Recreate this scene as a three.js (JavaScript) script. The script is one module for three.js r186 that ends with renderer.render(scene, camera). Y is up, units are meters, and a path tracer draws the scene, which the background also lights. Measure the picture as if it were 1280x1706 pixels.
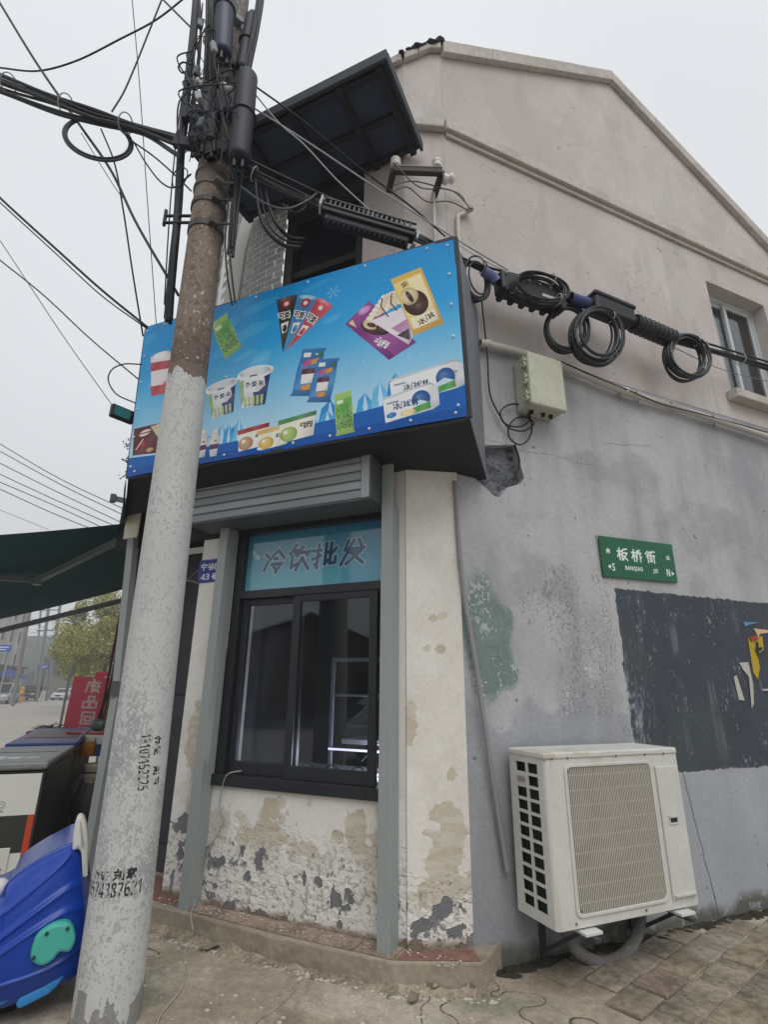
import * as THREE from 'three';
import { RoundedBoxGeometry } from 'three/addons/geometries/RoundedBoxGeometry.js';
import { mergeGeometries } from 'three/addons/utils/BufferGeometryUtils.js';
import { MarchingCubes } from 'three/addons/objects/MarchingCubes.js';

// ---------------------------------------------------------------- camera, sky, sun, exposure
const scene = new THREE.Scene();
const camera = new THREE.PerspectiveCamera(88.02, 769 / 1024, 0.05, 900);
camera.rotation.order = 'YXZ';
camera.position.set(0, 1.55, 0);
camera.rotation.set(THREE.MathUtils.degToRad(18.65), 0, THREE.MathUtils.degToRad(0.6));
const renderer = new THREE.WebGLRenderer({ antialias: true });
renderer.toneMapping = THREE.LinearToneMapping;
renderer.toneMappingExposure = 1;
renderer.shadowMap.enabled = true;
const SKY = 0.83;
{ // overcast sky: a pale, almost even cloud deck, a little brighter overhead and towards the hidden sun
  const w = 256, h = 128, d = new Float32Array(w * h * 4);
  for (let y = 0; y < h; y++) for (let x = 0; x < w; x++) {
    const el = ((y + 0.5) / h - 0.5) * Math.PI, az = ((x + 0.5) / w) * Math.PI * 2, up = Math.max(0, Math.sin(el));
    const soft = 0.018 * Math.sin(az * 3 + 4 * el + 1.3) + 0.014 * Math.sin(az * 5 - 7 * el) + 0.01 * Math.sin(az * 9 + 11 * el);
    const b = SKY * (0.86 + 0.2 * up + soft), i = (y * w + x) * 4;
    d[i] = b * 0.968; d[i + 1] = b; d[i + 2] = b * 1.042; d[i + 3] = 1;
  }
  const t = new THREE.DataTexture(d, w, h, THREE.RGBAFormat, THREE.FloatType);
  t.mapping = THREE.EquirectangularReflectionMapping; t.magFilter = THREE.LinearFilter; t.minFilter = THREE.LinearFilter; t.needsUpdate = true;
  scene.background = t; scene.environment = t;
}
const sun = new THREE.DirectionalLight(0xfffdfa, 1.42);
sun.name = 'sun'; sun.position.set(5, 24, 17); sun.castShadow = true; sun.shadow.radius = 85;
sun.shadow.camera.left = -15; sun.shadow.camera.right = 15; sun.shadow.camera.top = 15; sun.shadow.camera.bottom = -15; sun.shadow.camera.far = 80;
scene.add(sun); scene.add(sun.target);
scene.fog = new THREE.FogExp2(0xd9dcdf, 0.0035);

// frames of the place, metres: C = chamfered shop front, W = side wall, T = turned corner pier, F = street facade
const PC=[0.466,0,-3.572], PW=[0.541,0,-3.736], RC=-0.426, RW=0.405, RT=0.061, LT=0.385, RF=-1.082, K0=[-1.699,0,-3.295], RK=0.476;

// ---------------------------------------------------------------- helpers
let seed = 7;
const rnd = () => { seed = (seed * 1664525 + 1013904223) >>> 0; return seed / 4294967296; };
const rr = (a, b) => a + (b - a) * rnd();
const hash = (x, y) => { let n = Math.imul(x | 0, 374761393) + Math.imul(y | 0, 668265263); n = Math.imul(n ^ (n >>> 13), 1274126177); return ((n ^ (n >>> 16)) >>> 0) / 4294967296; };
const LAT = new Float32Array(512 * 512); for (let i = 0; i < LAT.length; i++) LAT[i] = hash(i & 511, i >> 9);
const noise = (x, y) => { const i = Math.floor(x), j = Math.floor(y), f = x - i, g = y - j, u = f * f * (3 - 2 * f), v = g * g * (3 - 2 * g), a = i & 511, b = (i + 1) & 511, c = (j & 511) << 9, d = ((j + 1) & 511) << 9, p = LAT[c + a], q = LAT[d + a];
  return (p + (LAT[c + b] - p) * u) * (1 - v) + (q + (LAT[d + b] - q) * u) * v; };
const fbm = (x, y, o = 4) => { let s = 0, a = 0.5, t = 0; for (let k = 0; k < o; k++) { s += a * noise(x + k * 17.3, y - k * 9.1); t += a; a *= 0.5; x *= 2.03; y *= 2.03; } return s / t; };
const sst = (a, b, x) => { const t = Math.min(1, Math.max(0, (x - a) / (b - a))); return t * t * (3 - 2 * t); };
const mix = (a, b, t) => [a[0] + (b[0] - a[0]) * t, a[1] + (b[1] - a[1]) * t, a[2] + (b[2] - a[2]) * t];
function wrapT(t, rep) { t.magFilter = THREE.LinearFilter; t.minFilter = THREE.LinearMipmapLinearFilter; t.generateMipmaps = true; t.wrapS = t.wrapT = rep ? THREE.RepeatWrapping : THREE.ClampToEdgeWrapping; t.needsUpdate = true; return t; }
// fn(x metres, y metres) -> [r, g, b (sRGB 0..255), height 0..1]; covers x0..x0+w, y0..y0+h
function paint(px, py, x0, y0, w, h, fn, rep) {
  const c = new Uint8Array(px * py * 4), b = new Uint8Array(px * py * 4);
  for (let j = 0; j < py; j++) for (let i = 0; i < px; i++) {
    const q = fn(x0 + (w * (i + 0.5)) / px, y0 + (h * (j + 0.5)) / py), k = (j * px + i) * 4, e = Math.max(0, Math.min(255, q[3] * 255));
    for (let n = 0; n < 3; n++) { c[k + n] = Math.max(0, Math.min(255, q[n])); b[k + n] = e; }
    c[k + 3] = b[k + 3] = 255;
  }
  const m = new THREE.DataTexture(c, px, py), n = new THREE.DataTexture(b, px, py);
  m.colorSpace = THREE.SRGBColorSpace; wrapT(m, rep); wrapT(n, rep);
  return { map: m, bumpMap: n };
}
function canvasTex(w, h, draw) {
  const c = document.createElement('canvas'); c.width = w; c.height = h; draw(c.getContext('2d'), w, h);
  const t = new THREE.CanvasTexture(c); t.colorSpace = THREE.SRGBColorSpace; t.anisotropy = 8; return t;
}
const S = (color, roughness = 0.8, o = {}) => new THREE.MeshStandardMaterial({ color, roughness, ...o });
// a noisy version of a colour for large plain surfaces: uv in metres, repeats every `size` metres
const grains = new Map();
function grain(rgb, amp, size, rough, o = {}) {
  const key = amp < 0.08 ? 0.06 : amp < 0.14 ? 0.1 : amp < 0.22 ? 0.18 : 0.3;
  if (!grains.has(key)) {
    const per = (x, y, f, o) => { let v = 0, a = 0.5, t = 0; for (let k = 0; k < o; k++) { const X = x * f, Y = y * f, i = Math.floor(X), j = Math.floor(Y), p = X - i, q = Y - j, u = p * p * (3 - 2 * p), w = q * q * (3 - 2 * q), L = (m, n) => LAT[(((n % f) + k * 40) << 9) + (m % f) + k * 60];
      v += a * ((L(i, j) * (1 - u) + L(i + 1, j) * u) * (1 - w) + (L(i, j + 1) * (1 - u) + L(i + 1, j + 1) * u) * w); t += a; a *= 0.55; f *= 2; } return v / t; };
    grains.set(key, paint(384, 384, 0, 0, 1, 1, (x, y) => { const n = (per(x, y, 6, 4) - 0.5) * 2, k = (per(x, y, 40, 3) - 0.5) * 2, v = 215 * (1 + key * (n * 0.9 + k * 0.8)); return [v, v, v, 0.5 + 0.3 * n + 0.4 * k]; }, true));
  }
  const t = grains.get(key), map = t.map.clone(), bumpMap = t.bumpMap.clone(); map.repeat.set(1 / size, 1 / size); bumpMap.repeat.set(1 / size, 1 / size); map.offset.set(hash(rgb[0], 3), hash(rgb[1], 5)); map.needsUpdate = bumpMap.needsUpdate = true;
  const color = new THREE.Color().setRGB(rgb[0] / 255, rgb[1] / 255, rgb[2] / 255, THREE.SRGBColorSpace).multiplyScalar(1.45);
  return new THREE.MeshStandardMaterial({ color, map, bumpMap, bumpScale: o.bump ?? 0.002, roughness: rough, metalness: o.metalness ?? 0 });
}
// geometry makers
const xf = (g, x = 0, y = 0, z = 0, rx = 0, ry = 0, rz = 0) => { const m = new THREE.Matrix4().makeRotationFromEuler(new THREE.Euler(rx, ry, rz)); m.setPosition(x, y, z); return g.applyMatrix4(m); };
function boxUV(g) { // uv in metres from position and normal
  const p = g.attributes.position, n = g.attributes.normal, u = new Float32Array(p.count * 2);
  for (let i = 0; i < p.count; i++) {
    const ax = Math.abs(n.getX(i)), ay = Math.abs(n.getY(i)), az = Math.abs(n.getZ(i));
    if (ay > ax && ay > az) { u[2 * i] = p.getX(i); u[2 * i + 1] = p.getZ(i); } else if (ax > az) { u[2 * i] = p.getZ(i); u[2 * i + 1] = p.getY(i); } else { u[2 * i] = p.getX(i); u[2 * i + 1] = p.getY(i); }
  }
  g.setAttribute('uv', new THREE.BufferAttribute(u, 2)); return g;
}
const planar = (g, x0, y0, w, h) => { const p = g.attributes.position, u = new Float32Array(p.count * 2); for (let i = 0; i < p.count; i++) { u[2 * i] = (p.getX(i) - x0) / w; u[2 * i + 1] = (p.getY(i) - y0) / h; } g.setAttribute('uv', new THREE.BufferAttribute(u, 2)); return g; };
const box = (w, h, d, x = 0, y = 0, z = 0, rx, ry, rz) => xf(boxUV(new THREE.BoxGeometry(w, h, d)), x, y, z, rx, ry, rz);
const rbox = (w, h, d, r, x = 0, y = 0, z = 0, rx, ry, rz, s = 2) => xf(boxUV(new RoundedBoxGeometry(w, h, d, s, Math.min(r, w / 2.05, h / 2.05, d / 2.05))), x, y, z, rx, ry, rz);
const span = (x0, x1, y0, y1, z0, z1, r = 0.004) => rbox(x1 - x0, y1 - y0, z1 - z0, r, (x0 + x1) / 2, (y0 + y1) / 2, (z0 + z1) / 2);
const cyl = (r0, r1, h, x = 0, y = 0, z = 0, rx, ry, rz, n = 16) => xf(new THREE.CylinderGeometry(r0, r1, h, n), x, y, z, rx, ry, rz);
const ball = (r, x = 0, y = 0, z = 0, n = 12) => xf(new THREE.SphereGeometry(r, n, Math.max(6, n >> 1)), x, y, z);
const v3 = (p) => new THREE.Vector3(p[0], p[1], p[2]);
const tube = (pts, r, seg, rad = 6, closed = false) => new THREE.TubeGeometry(new THREE.CatmullRomCurve3(pts.map(v3), closed, 'centripetal'), seg ?? Math.max(8, pts.length * 8), r, rad, closed);
function bar(a, b, w, d = w) { // square bar between two points
  const A = v3(a), B = v3(b), g = boxUV(new THREE.BoxGeometry(w, d, A.distanceTo(B))), o = new THREE.Object3D(); o.position.copy(A).add(B).multiplyScalar(0.5); o.lookAt(B); o.updateMatrix(); return g.applyMatrix4(o.matrix);
}
const shapeOf = (pts) => new THREE.Shape(pts.map((p) => new THREE.Vector2(p[0], p[1])));
function slab(pts, z0, z1, bevel = 0, holes = []) { // polygon in x, y extruded from z0 to z1
  const s = shapeOf(pts); for (const h of holes) s.holes.push(new THREE.Path(h.map((p) => new THREE.Vector2(p[0], p[1]))));
  const g = new THREE.ExtrudeGeometry(s, { depth: z1 - z0 - 2 * bevel, bevelEnabled: bevel > 0, bevelSize: bevel, bevelThickness: bevel, bevelOffset: -bevel, bevelSegments: 2, curveSegments: 8 });
  g.translate(0, 0, z0 + bevel); return g;
}
const G = (list) => { const a = [].concat(list).map((g) => { const n = g.index ? g.toNonIndexed() : g; for (const k of Object.keys(n.attributes)) if (!['position', 'normal', 'uv'].includes(k)) n.deleteAttribute(k); return n; }); return a.length > 1 ? mergeGeometries(a) : a[0]; };
const used = {};
const numbered = (n) => { const k = (used[n] = (used[n] ?? -1) + 1); return k ? n + '_' + String(k).padStart(3, '0') : n; };
function part(parent, name, geo, m) { const o = new THREE.Mesh(Array.isArray(m) || !Array.isArray(geo) ? geo : G(geo), m); o.name = name; o.castShadow = o.receiveShadow = true; parent.add(o); return o; }
function tag(o, label, category, group, kind) { if (label) o.userData.label = label; if (category) o.userData.category = category; if (group) o.userData.group = group; if (kind) o.userData.kind = kind; return o; }
function thing(name, label, category, pos = [0, 0, 0], ry = 0, group) { const o = new THREE.Group(); o.name = numbered(name); o.position.set(...pos); o.rotation.y = ry; scene.add(o); return tag(o, label, category, group); }
function one(name, label, category, geo, m, group) { const o = part(scene, numbered(name), geo, m); return tag(o, label, category, group); }
function sub(parent, name, pos, ry = 0) { const o = new THREE.Group(); o.name = name; o.position.set(...pos); o.rotation.y = ry; parent.add(o); return o; }
function copy(o, label, pos, ry) { const c = o.clone(); c.name = numbered(o.name.replace(/_\d+$/, '')); scene.add(c); if (pos) c.position.set(...pos); if (ry !== undefined) c.rotation.y = ry; if (label) c.userData.label = label; return c; }

// ---------------------------------------------------------------- written characters, as strokes on a 0..9 grid
const GL = {
  冷: '1223 1825 6134 6194 5464 468669 5768', 饮: '3013 2242 4233 2428 2847 6144 5393 9384 6549 6599', 批: '0333 2129 2918 0635 5158 5464 5867 7178 9375 7898 9896', 发: '3124 2494 5119 4585 8539 4599 7183',
  板: '0343 2129 2307 2446 9152 5249 5494 9459 5699', 桥: '0343 2129 2307 2446 8152 4393 6346 7396 5649 8689', 街: '2103 3215 2429 4262 5154 3464 4666 5558 4868 7191 7494 8489', 南: '1292 5054 1419 1494 9499 3575 3777 5559', 北: '3139 0434 0837 6168 9364 6898 9896',
  宁: '4051 1214 1292 9293 2585 5559 5949', 谷: '3113 6183 5316 5396 3676 3639 7679 3979', 路: '0141 0104 4144 0444 2448 2646 0609 0948 6144 5282 8249 5599 5686 5659 8689 5989', 号: '3171 3134 7174 3474 1595 3537 3777 7769 6949',
  废: '4051 1292 1209 3454 4345 3595 5349 4787 8749 5799 7384', 品: '3171 3134 7174 3474 0545 0509 4549 0949 5595 5559 9599 5999', 回: '1191 1119 9199 1999 3474 3437 7477 3777', 收: '1116 1645 4149 6144 5393 8349 5499',
  办: '1464 2383 8378 7868 3129 0517 8597', 证: '1122 0424 2428 2847 4191 6169 6595 4549 3999', 刻: '3031 0252 3215 1545 4509 3658 6267 9199 9989', 章: '4051 1191 3132 6162 0393 2474 2427 7477 2575 2777 1898 5759',
  可: '0191 2353 2326 5356 2656 8188 8978', 爱: '8112 2233 4243 7263 1494 1415 9495 3686 4619 8629 3799', 多: '4122 3162 6134 5126 6394 9448 3272', 冰: '1223 1825 5159 4343 3648 8364 6599', 淇: '1122 0514 1807 4393 4147 8187 5575 3797 5748 7798', 淋: '1122 0514 1807 3363 5159 5338 6393 8189 8367 8398', 甄: '1141 2125 0444 1515 5191 6168 6898 8189', 稀: '4011 0343 2229 2307 5192 9152 4494 5868 6479 9489',
};
function glyph(g, ch, x, y, s, lw, sx = 1) { // top left x, y; s = size
  g.lineWidth = lw; g.lineCap = 'square'; g.lineJoin = 'miter'; g.beginPath();
  for (const st of GL[ch].split(' ')) for (let i = 0; i < st.length; i += 2) { const X = x + (+st[i] / 9) * s * sx, Y = y + (+st[i + 1] / 9) * s; i ? g.lineTo(X, Y) : g.moveTo(X, Y); }
  g.stroke();
}
function words(g, str, x, y, s, lw, gap = 1.2, sx = 1) { [...str].forEach((ch, i) => glyph(g, ch, x + i * s * gap * sx, y, s, lw, sx)); }
// ---------------------------------------------------------------- shared materials
const M = {
  darkFrame: S(0x23252a, 0.42), black: S(0x0b0b0d, 0.5), rubber: S(0x0f1013, 0.55), navy: S(0x141824, 0.6), steel: S(0x949a99, 0.5), galv: S(0x8d9294, 0.45, { metalness: 0.35 }),
  white: S(0xcfcfca, 0.5), cream: S(0xd4d0c4, 0.5), soffit: S(0x16181d, 0.7), glass: new THREE.MeshPhysicalMaterial({ color: 0xf2f6f6, roughness: 0.03, transmission: 1, ior: 1.5, thickness: 0 }),
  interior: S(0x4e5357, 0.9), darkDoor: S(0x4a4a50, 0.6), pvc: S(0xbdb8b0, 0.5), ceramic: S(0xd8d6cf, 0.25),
};
// ---------------------------------------------------------------- ground
{
  const gm = grain([150, 142, 130], 0.12, 3, 0.95, { bump: 0.01 });
  const g = new THREE.PlaneGeometry(700, 700); g.rotateX(-Math.PI / 2); boxUV(g);
  tag(one('ground', 'dusty pale ground spreading out to the horizon', 'ground', g, gm), 0, 0, 0, 'structure');
  const sm = grain([158, 153, 145], 0.07, 2.5, 0.92, { bump: 0.004 });
  const st = slab([[-90, 8], [-90, -140], [-20, -140], [-3.4, -6.5], [-2.6, 2.5], [-2.6, 8]].map(([x, z]) => [x, -z]).reverse(), 0, 0.004); st.rotateX(-Math.PI / 2); boxUV(st);
  tag(one('street', 'wide pale concrete street running away past parked cars', 'street', st, sm), 0, 0, 0, 'structure');
  // trodden concrete and earth in front of the shop
  const t = paint(1536, 1152, -3.4, -6.2, 8, 6, (x, z) => {
    const a = fbm(x * 1.1, z * 1.1, 5), b = fbm(x * 5 + 9, z * 5, 4), c = fbm(x * 26, z * 26, 3), d = noise(x * 120, z * 120);
    const slabJoint = Math.abs(fbm(x * 0.9 + 4, z * 0.9 + 2, 4) - 0.5), crack = slabJoint < 0.0022 * b ? 1 : 0;
    let q = mix([150, 139, 122], [176, 166, 150], sst(0.35, 0.65, a * 0.6 + b * 0.4));
    q = mix(q, [124, 110, 92], 0.6 * sst(0.56, 0.7, fbm(x * 1.9 + 40, z * 1.9, 5)));
    q = mix(q, [122, 126, 108], 0.5 * sst(0.62, 0.72, fbm(x * 2.3 + 80, z * 2.3 + 5, 4)));
    const k = 1 + (c - 0.5) * 0.22 + (d - 0.5) * 0.16; q = q.map((v) => v * k);
    if (crack) q = mix(q, [70, 62, 52], 0.8);
    return [...q, 0.35 * a + 0.3 * b + 0.25 * c + 0.12 * d - crack * 0.4];
  });
  const fp = slab([[-3.35, -0.5], [4.55, -0.5], [4.55, 6.15], [-3.35, 6.15]], 0, 0.012); fp.rotateX(-Math.PI / 2);
  { const p = fp.attributes.position, u = new Float32Array(p.count * 2); for (let i = 0; i < p.count; i++) { u[2 * i] = (p.getX(i) + 3.4) / 8; u[2 * i + 1] = (p.getZ(i) + 6.2) / 6; } fp.setAttribute('uv', new THREE.BufferAttribute(u, 2)); }
  const foot = tag(one('pavement', 'worn dusty concrete pavement in front of the shop corner', 'pavement', fp, new THREE.MeshStandardMaterial({ map: t.map, bumpMap: t.bumpMap, bumpScale: 0.018, roughness: 0.95 })), 0, 0, 0, 'structure');
  // laid pavers along the side wall
  const cols = [[140, 129, 112], [146, 135, 118], [132, 121, 104], [149, 138, 122], [150, 130, 116], [154, 141, 118], [142, 133, 119]];
  const pm = cols.map((c, i) => { const k = 0.92; return grain(c.map((v) => v * k), 0.3, 0.9 + 0.13 * i, 0.92, { bump: 0.004 }); });
  const geos = [0, 1, 2].map(() => rbox(0.292, 0.05, 0.192, 0.012));
  for (let r = -6; r < 9; r++) for (let k = -1; k < 14; k++) {
    const s = k * 0.3 + (r % 2) * 0.15 + 0.28, off = 0.14 + r * 0.2; const wo = off * Math.cos(0.3) - s * Math.sin(0.3), ws = s * Math.cos(0.3) + off * Math.sin(0.3); if (wo < 0.06 || wo > 1.7 || ws < 0.45 - 0.1 * (wo > 0.6) || ws > 3.6) continue;
    const b = new THREE.Mesh(geos[(k + r + 30) % 3], pm[Math.floor(hash(k * 7 + 3, r * 13 + 99) * 6.99)]); b.name = k + r ? 'paver' : 'paver'; b.castShadow = b.receiveShadow = true;
    const c = Math.cos(RW + 0.3), sn = Math.sin(RW + 0.3);
    b.position.set(PW[0] + s * c + off * sn, -0.007 + 0.01 * hash(k, r + 50), PW[2] - s * sn + off * c);
    b.rotation.set((hash(k, r + 20) - 0.5) * 0.04, RW + 0.3 + (hash(k + 5, r) - 0.5) * 0.04, (hash(k, r + 9) - 0.5) * 0.04);
    foot.add(b);
  }
}
// ---------------------------------------------------------------- the corner building
const shop = tag(new THREE.Group(), 'two storey grey and cream corner building with a blue shop board', 'building'); shop.name = 'corner_building'; scene.add(shop);
const fC = (m) => { m.position.set(...PC); m.rotation.y = RC; return m; }, fW = (m) => { m.position.set(...PW); m.rotation.y = RW; return m; }, fT = (m) => { m.position.set(...PW); m.rotation.y = RT; return m; };
const blob = (x, y, cx, cy, rx, ry, rough = 0.9, f0 = 9) => { const q = Math.hypot((x - cx) / rx, (y - cy) / ry); if (q > 1 + rough * 0.7) return 9; if (q < 0.25) return q; const f = Math.max(f0, 0.75 / Math.min(rx, ry)); return q + (fbm(x * f + cx * 31, y * f + cy * 17, 5) - 0.5) * rough * 1.9; };
// lower side wall: grey wash, dark painted board, teal patch, peeling flakes
{
  const rect = [[1.477,2.358], [3.438,2.396], [2.922,0.89], [1.488,0.985]];
  const rTop = rect[0][1], rBot = 0.98, rL = 1.475;
  const flakes = [[0.932,2.183, 0.2, 0.35], [1.149,1.832, 0.26, 0.4], [1.339,2.069, 0.1, 0.3], [0.734,2.214, 0.12, 0.12], [0.911,1.568, 0.12, 0.2], [0.313,1.681, 0.13, 0.16], [0.272,1.313, 0.05, 0.03], [1.221,1.528, 0.09, 0.2], [0.589,2.159, 0.1, 0.14], [1.401,1.191, 0.07, 0.22], [1.337,2.455, 0.1, 0.1]];
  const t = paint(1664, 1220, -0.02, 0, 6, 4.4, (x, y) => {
    if (x > 4.9 || (x > 3.9 && y < 2.4)) return [150, 150, 153, 0.5]; const a = fbm(x * 0.9, y * 0.7, 5), st = fbm(x * 7, y * 0.9 + 30, 4), b = fbm(x * 4 + 7, y * 3, 5), c = fbm(x * 60, y * 60, 3), d = noise(x * 190, y * 190);
    let q = mix([147, 148, 152], [178, 178, 180], sst(0.3, 0.7, a * 0.5 + st * 0.3 + b * 0.25));
    let h = 0.5 + 0.12 * b + 0.05 * c;
    // sweeping trowel stains
    q = mix(q, [136, 137, 141], 0.4 * sst(0.56, 0.72, fbm(x * 1.6 + 50, y * 2.6, 5)));
    // newer, smoother blue-grey wash low on the right
    const low = y > 1.2 || x < 1.2 ? 0 : sst(0.02, -0.02, y - (rBot - 0.02 + 0.05 * (fbm(x * 3, 4, 3) - 0.5))) * sst(1.32, 1.4, x + 0.05 * b);
    if (low > 0) q = mix(q, mix([150, 154, 160], [168, 171, 176], fbm(x * 3, y * 1.4, 4)), low * 0.85);
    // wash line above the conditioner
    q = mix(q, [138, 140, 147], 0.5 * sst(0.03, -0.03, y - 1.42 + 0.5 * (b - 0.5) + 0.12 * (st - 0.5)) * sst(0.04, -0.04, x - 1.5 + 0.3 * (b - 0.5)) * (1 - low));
    // teal patch
    const te = x < 1 && y < 3 && y > 1 ? sst(1.25, 0.75, blob(x, y, 0.229,1.923, 0.22, 0.42, 0.7, 5)) : 0;
    q = mix(q, mix([92, 118, 112], [110, 130, 125], b), te * 0.8);
    // dark painted board, brushed on with ragged edges and drip streaks
    const e = 0.02 * (fbm(x * 22, y * 22, 3) - 0.5) * 2, ins = Math.min(x - rL + e + 0.03 * (fbm(y * 9, 3, 3) - 0.5), rTop + 0.008 * x - y + e * 0.7, y - rBot + e);
    if (ins > 0) { const run = fbm(x * 11, y * 0.8 + 8, 4), run2 = fbm(x * 30, y * 1.5, 3), near = sst(0.35, 0.0, x - rL);
      let p = mix([54, 60, 69], [66, 73, 82], b);
      p = mix(p, [120, 123, 129], 0.6 * sst(0.6, 0.75, run) * sst(0.35, 0.65, fbm(x * 4, y * 5, 4)) + 0.35 * near * sst(0.6, 0.7, run2) * sst(0.45, 0.6, c));
      p = mix(p, [160, 161, 163], 0.7 * sst(0.7, 0.72, 0.35 * fbm(x * 9, y * 5 + 3, 4) + 0.65 * fbm(x * 60, y * 26 + 3, 4)) + 0.75 * near * sst(0.56, 0.64, fbm(x * 64, y * 24, 3) + 0.16 * fbm(x * 9, y * 4, 2) - 0.08) * sst(1.2, 0.5, y - rBot));
      p = mix(p, [64, 76, 70], 0.4 * sst(0.55, 0.7, fbm(x * 3 + 9, y * 3, 4)));
      q = mix(q, p, sst(0, 0.008, ins));
    }
    // peeling paint
    let f = 0; for (const [fx, fy, rx, ry] of flakes) { const r = Math.hypot((x - fx) / rx, (y - fy) / ry); if (r < 1) f = Math.max(f, 1 - r); }
    const scat = te > 0.3 ? 0.42 : ins > 0 ? 0 : f;
    if (scat > 0) {
      const n = fbm(x * 62 + 3, y * 44, 4), m = fbm(x * 9, y * 7, 3) * 0.42 + n * 0.58, th = 0.665 - 0.1 * Math.min(1, scat * 1.5);
      if (m > th) { q = mix(q, [184, 184, 183], 0.75 * sst(th, th + 0.03, m)); h += 0.25; } else if (m > th - 0.025) { q = mix(q, [86, 86, 88], 0.7); h -= 0.2; } else if (m < 0.36) { q = mix(q, [112, 112, 112], 0.5); h -= 0.1; }
    }
    // hairline cracks
    const cr = Math.abs(x - 1.93 - 0.03 * fbm(y * 5, 2, 4) - 0.14 * (0.98 - y)); if (y < 0.98 && cr < 0.004) { q = mix(q, [60, 60, 62], 0.8); h -= 0.4; }
    const cr2 = Math.abs(y - 3.42 - 0.08 * fbm(x * 3, 9, 4)); if (x > 0.2 && x < 1.4 && cr2 < 0.0025) { q = mix(q, [100, 100, 102], 0.6); h -= 0.3; }
    const cr3 = Math.abs(y - 3.72 - 0.16 * (x - 2) - 0.1 * fbm(x * 4, 19, 4)); if (x > 1.6 && x < 2.2 && cr3 < 0.003) { q = mix(q, [92, 92, 94], 0.6); h -= 0.3; }
    // pits and smears of filler
    if (noise(x * 14, y * 14) > 0.965 && c > 0.52) q = mix(q, [92, 92, 92], 0.7);
    // damp earth splash at the foot, with its own ragged outline
    if (y < 0.3) q = mix(q, [84, 82, 70], 0.85 * sst(0.12, 0.02, y - 0.14 * (fbm(x * 5, 7, 4) - 0.35)) * sst(0.35, 0.6, fbm(x * 18, y * 18, 3) + 0.2));
    const k = 1 + (c - 0.5) * 0.1 + (d - 0.5) * 0.05; return [...q.map((v) => v * k), h];
  });
  const hole = [[0.09,3.38], [0.581,3.486], [0.651,3.199], [0.611,3.145], [0.478,3.092], [0.397,2.993], [0.347,3], [0.09,3.18]];
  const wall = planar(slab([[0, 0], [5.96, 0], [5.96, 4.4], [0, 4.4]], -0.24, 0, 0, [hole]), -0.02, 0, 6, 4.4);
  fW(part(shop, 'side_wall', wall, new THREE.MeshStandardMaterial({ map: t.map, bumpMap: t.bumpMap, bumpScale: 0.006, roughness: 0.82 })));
  // patch of bare hacked mortar where the plaster has come away
  const n = 90, g = new THREE.PlaneGeometry(0.6, 0.62, n, n), p = g.attributes.position, [hx, hy] = [0.466,3.229];
  for (let i = 0; i < p.count; i++) { const x = p.getX(i), y = p.getY(i); p.setZ(i, -0.1 + 0.05 * fbm(x * 14 + 5, y * 14, 5) + 0.012 * noise(x * 90, y * 90) + (x > 0.02 + 0.1 * y ? 0.03 * sst(0.5, 0.6, fbm(x * 9, y * 9 + 4, 3)) : 0)); p.setX(i, x + hx); p.setY(i, y + hy); }
  g.computeVertexNormals(); boxUV(g);
  fW(part(shop, 'bare_mortar', g, grain([104, 106, 112], 0.25, 0.4, 0.95, { bump: 0.006 })));
}
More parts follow.
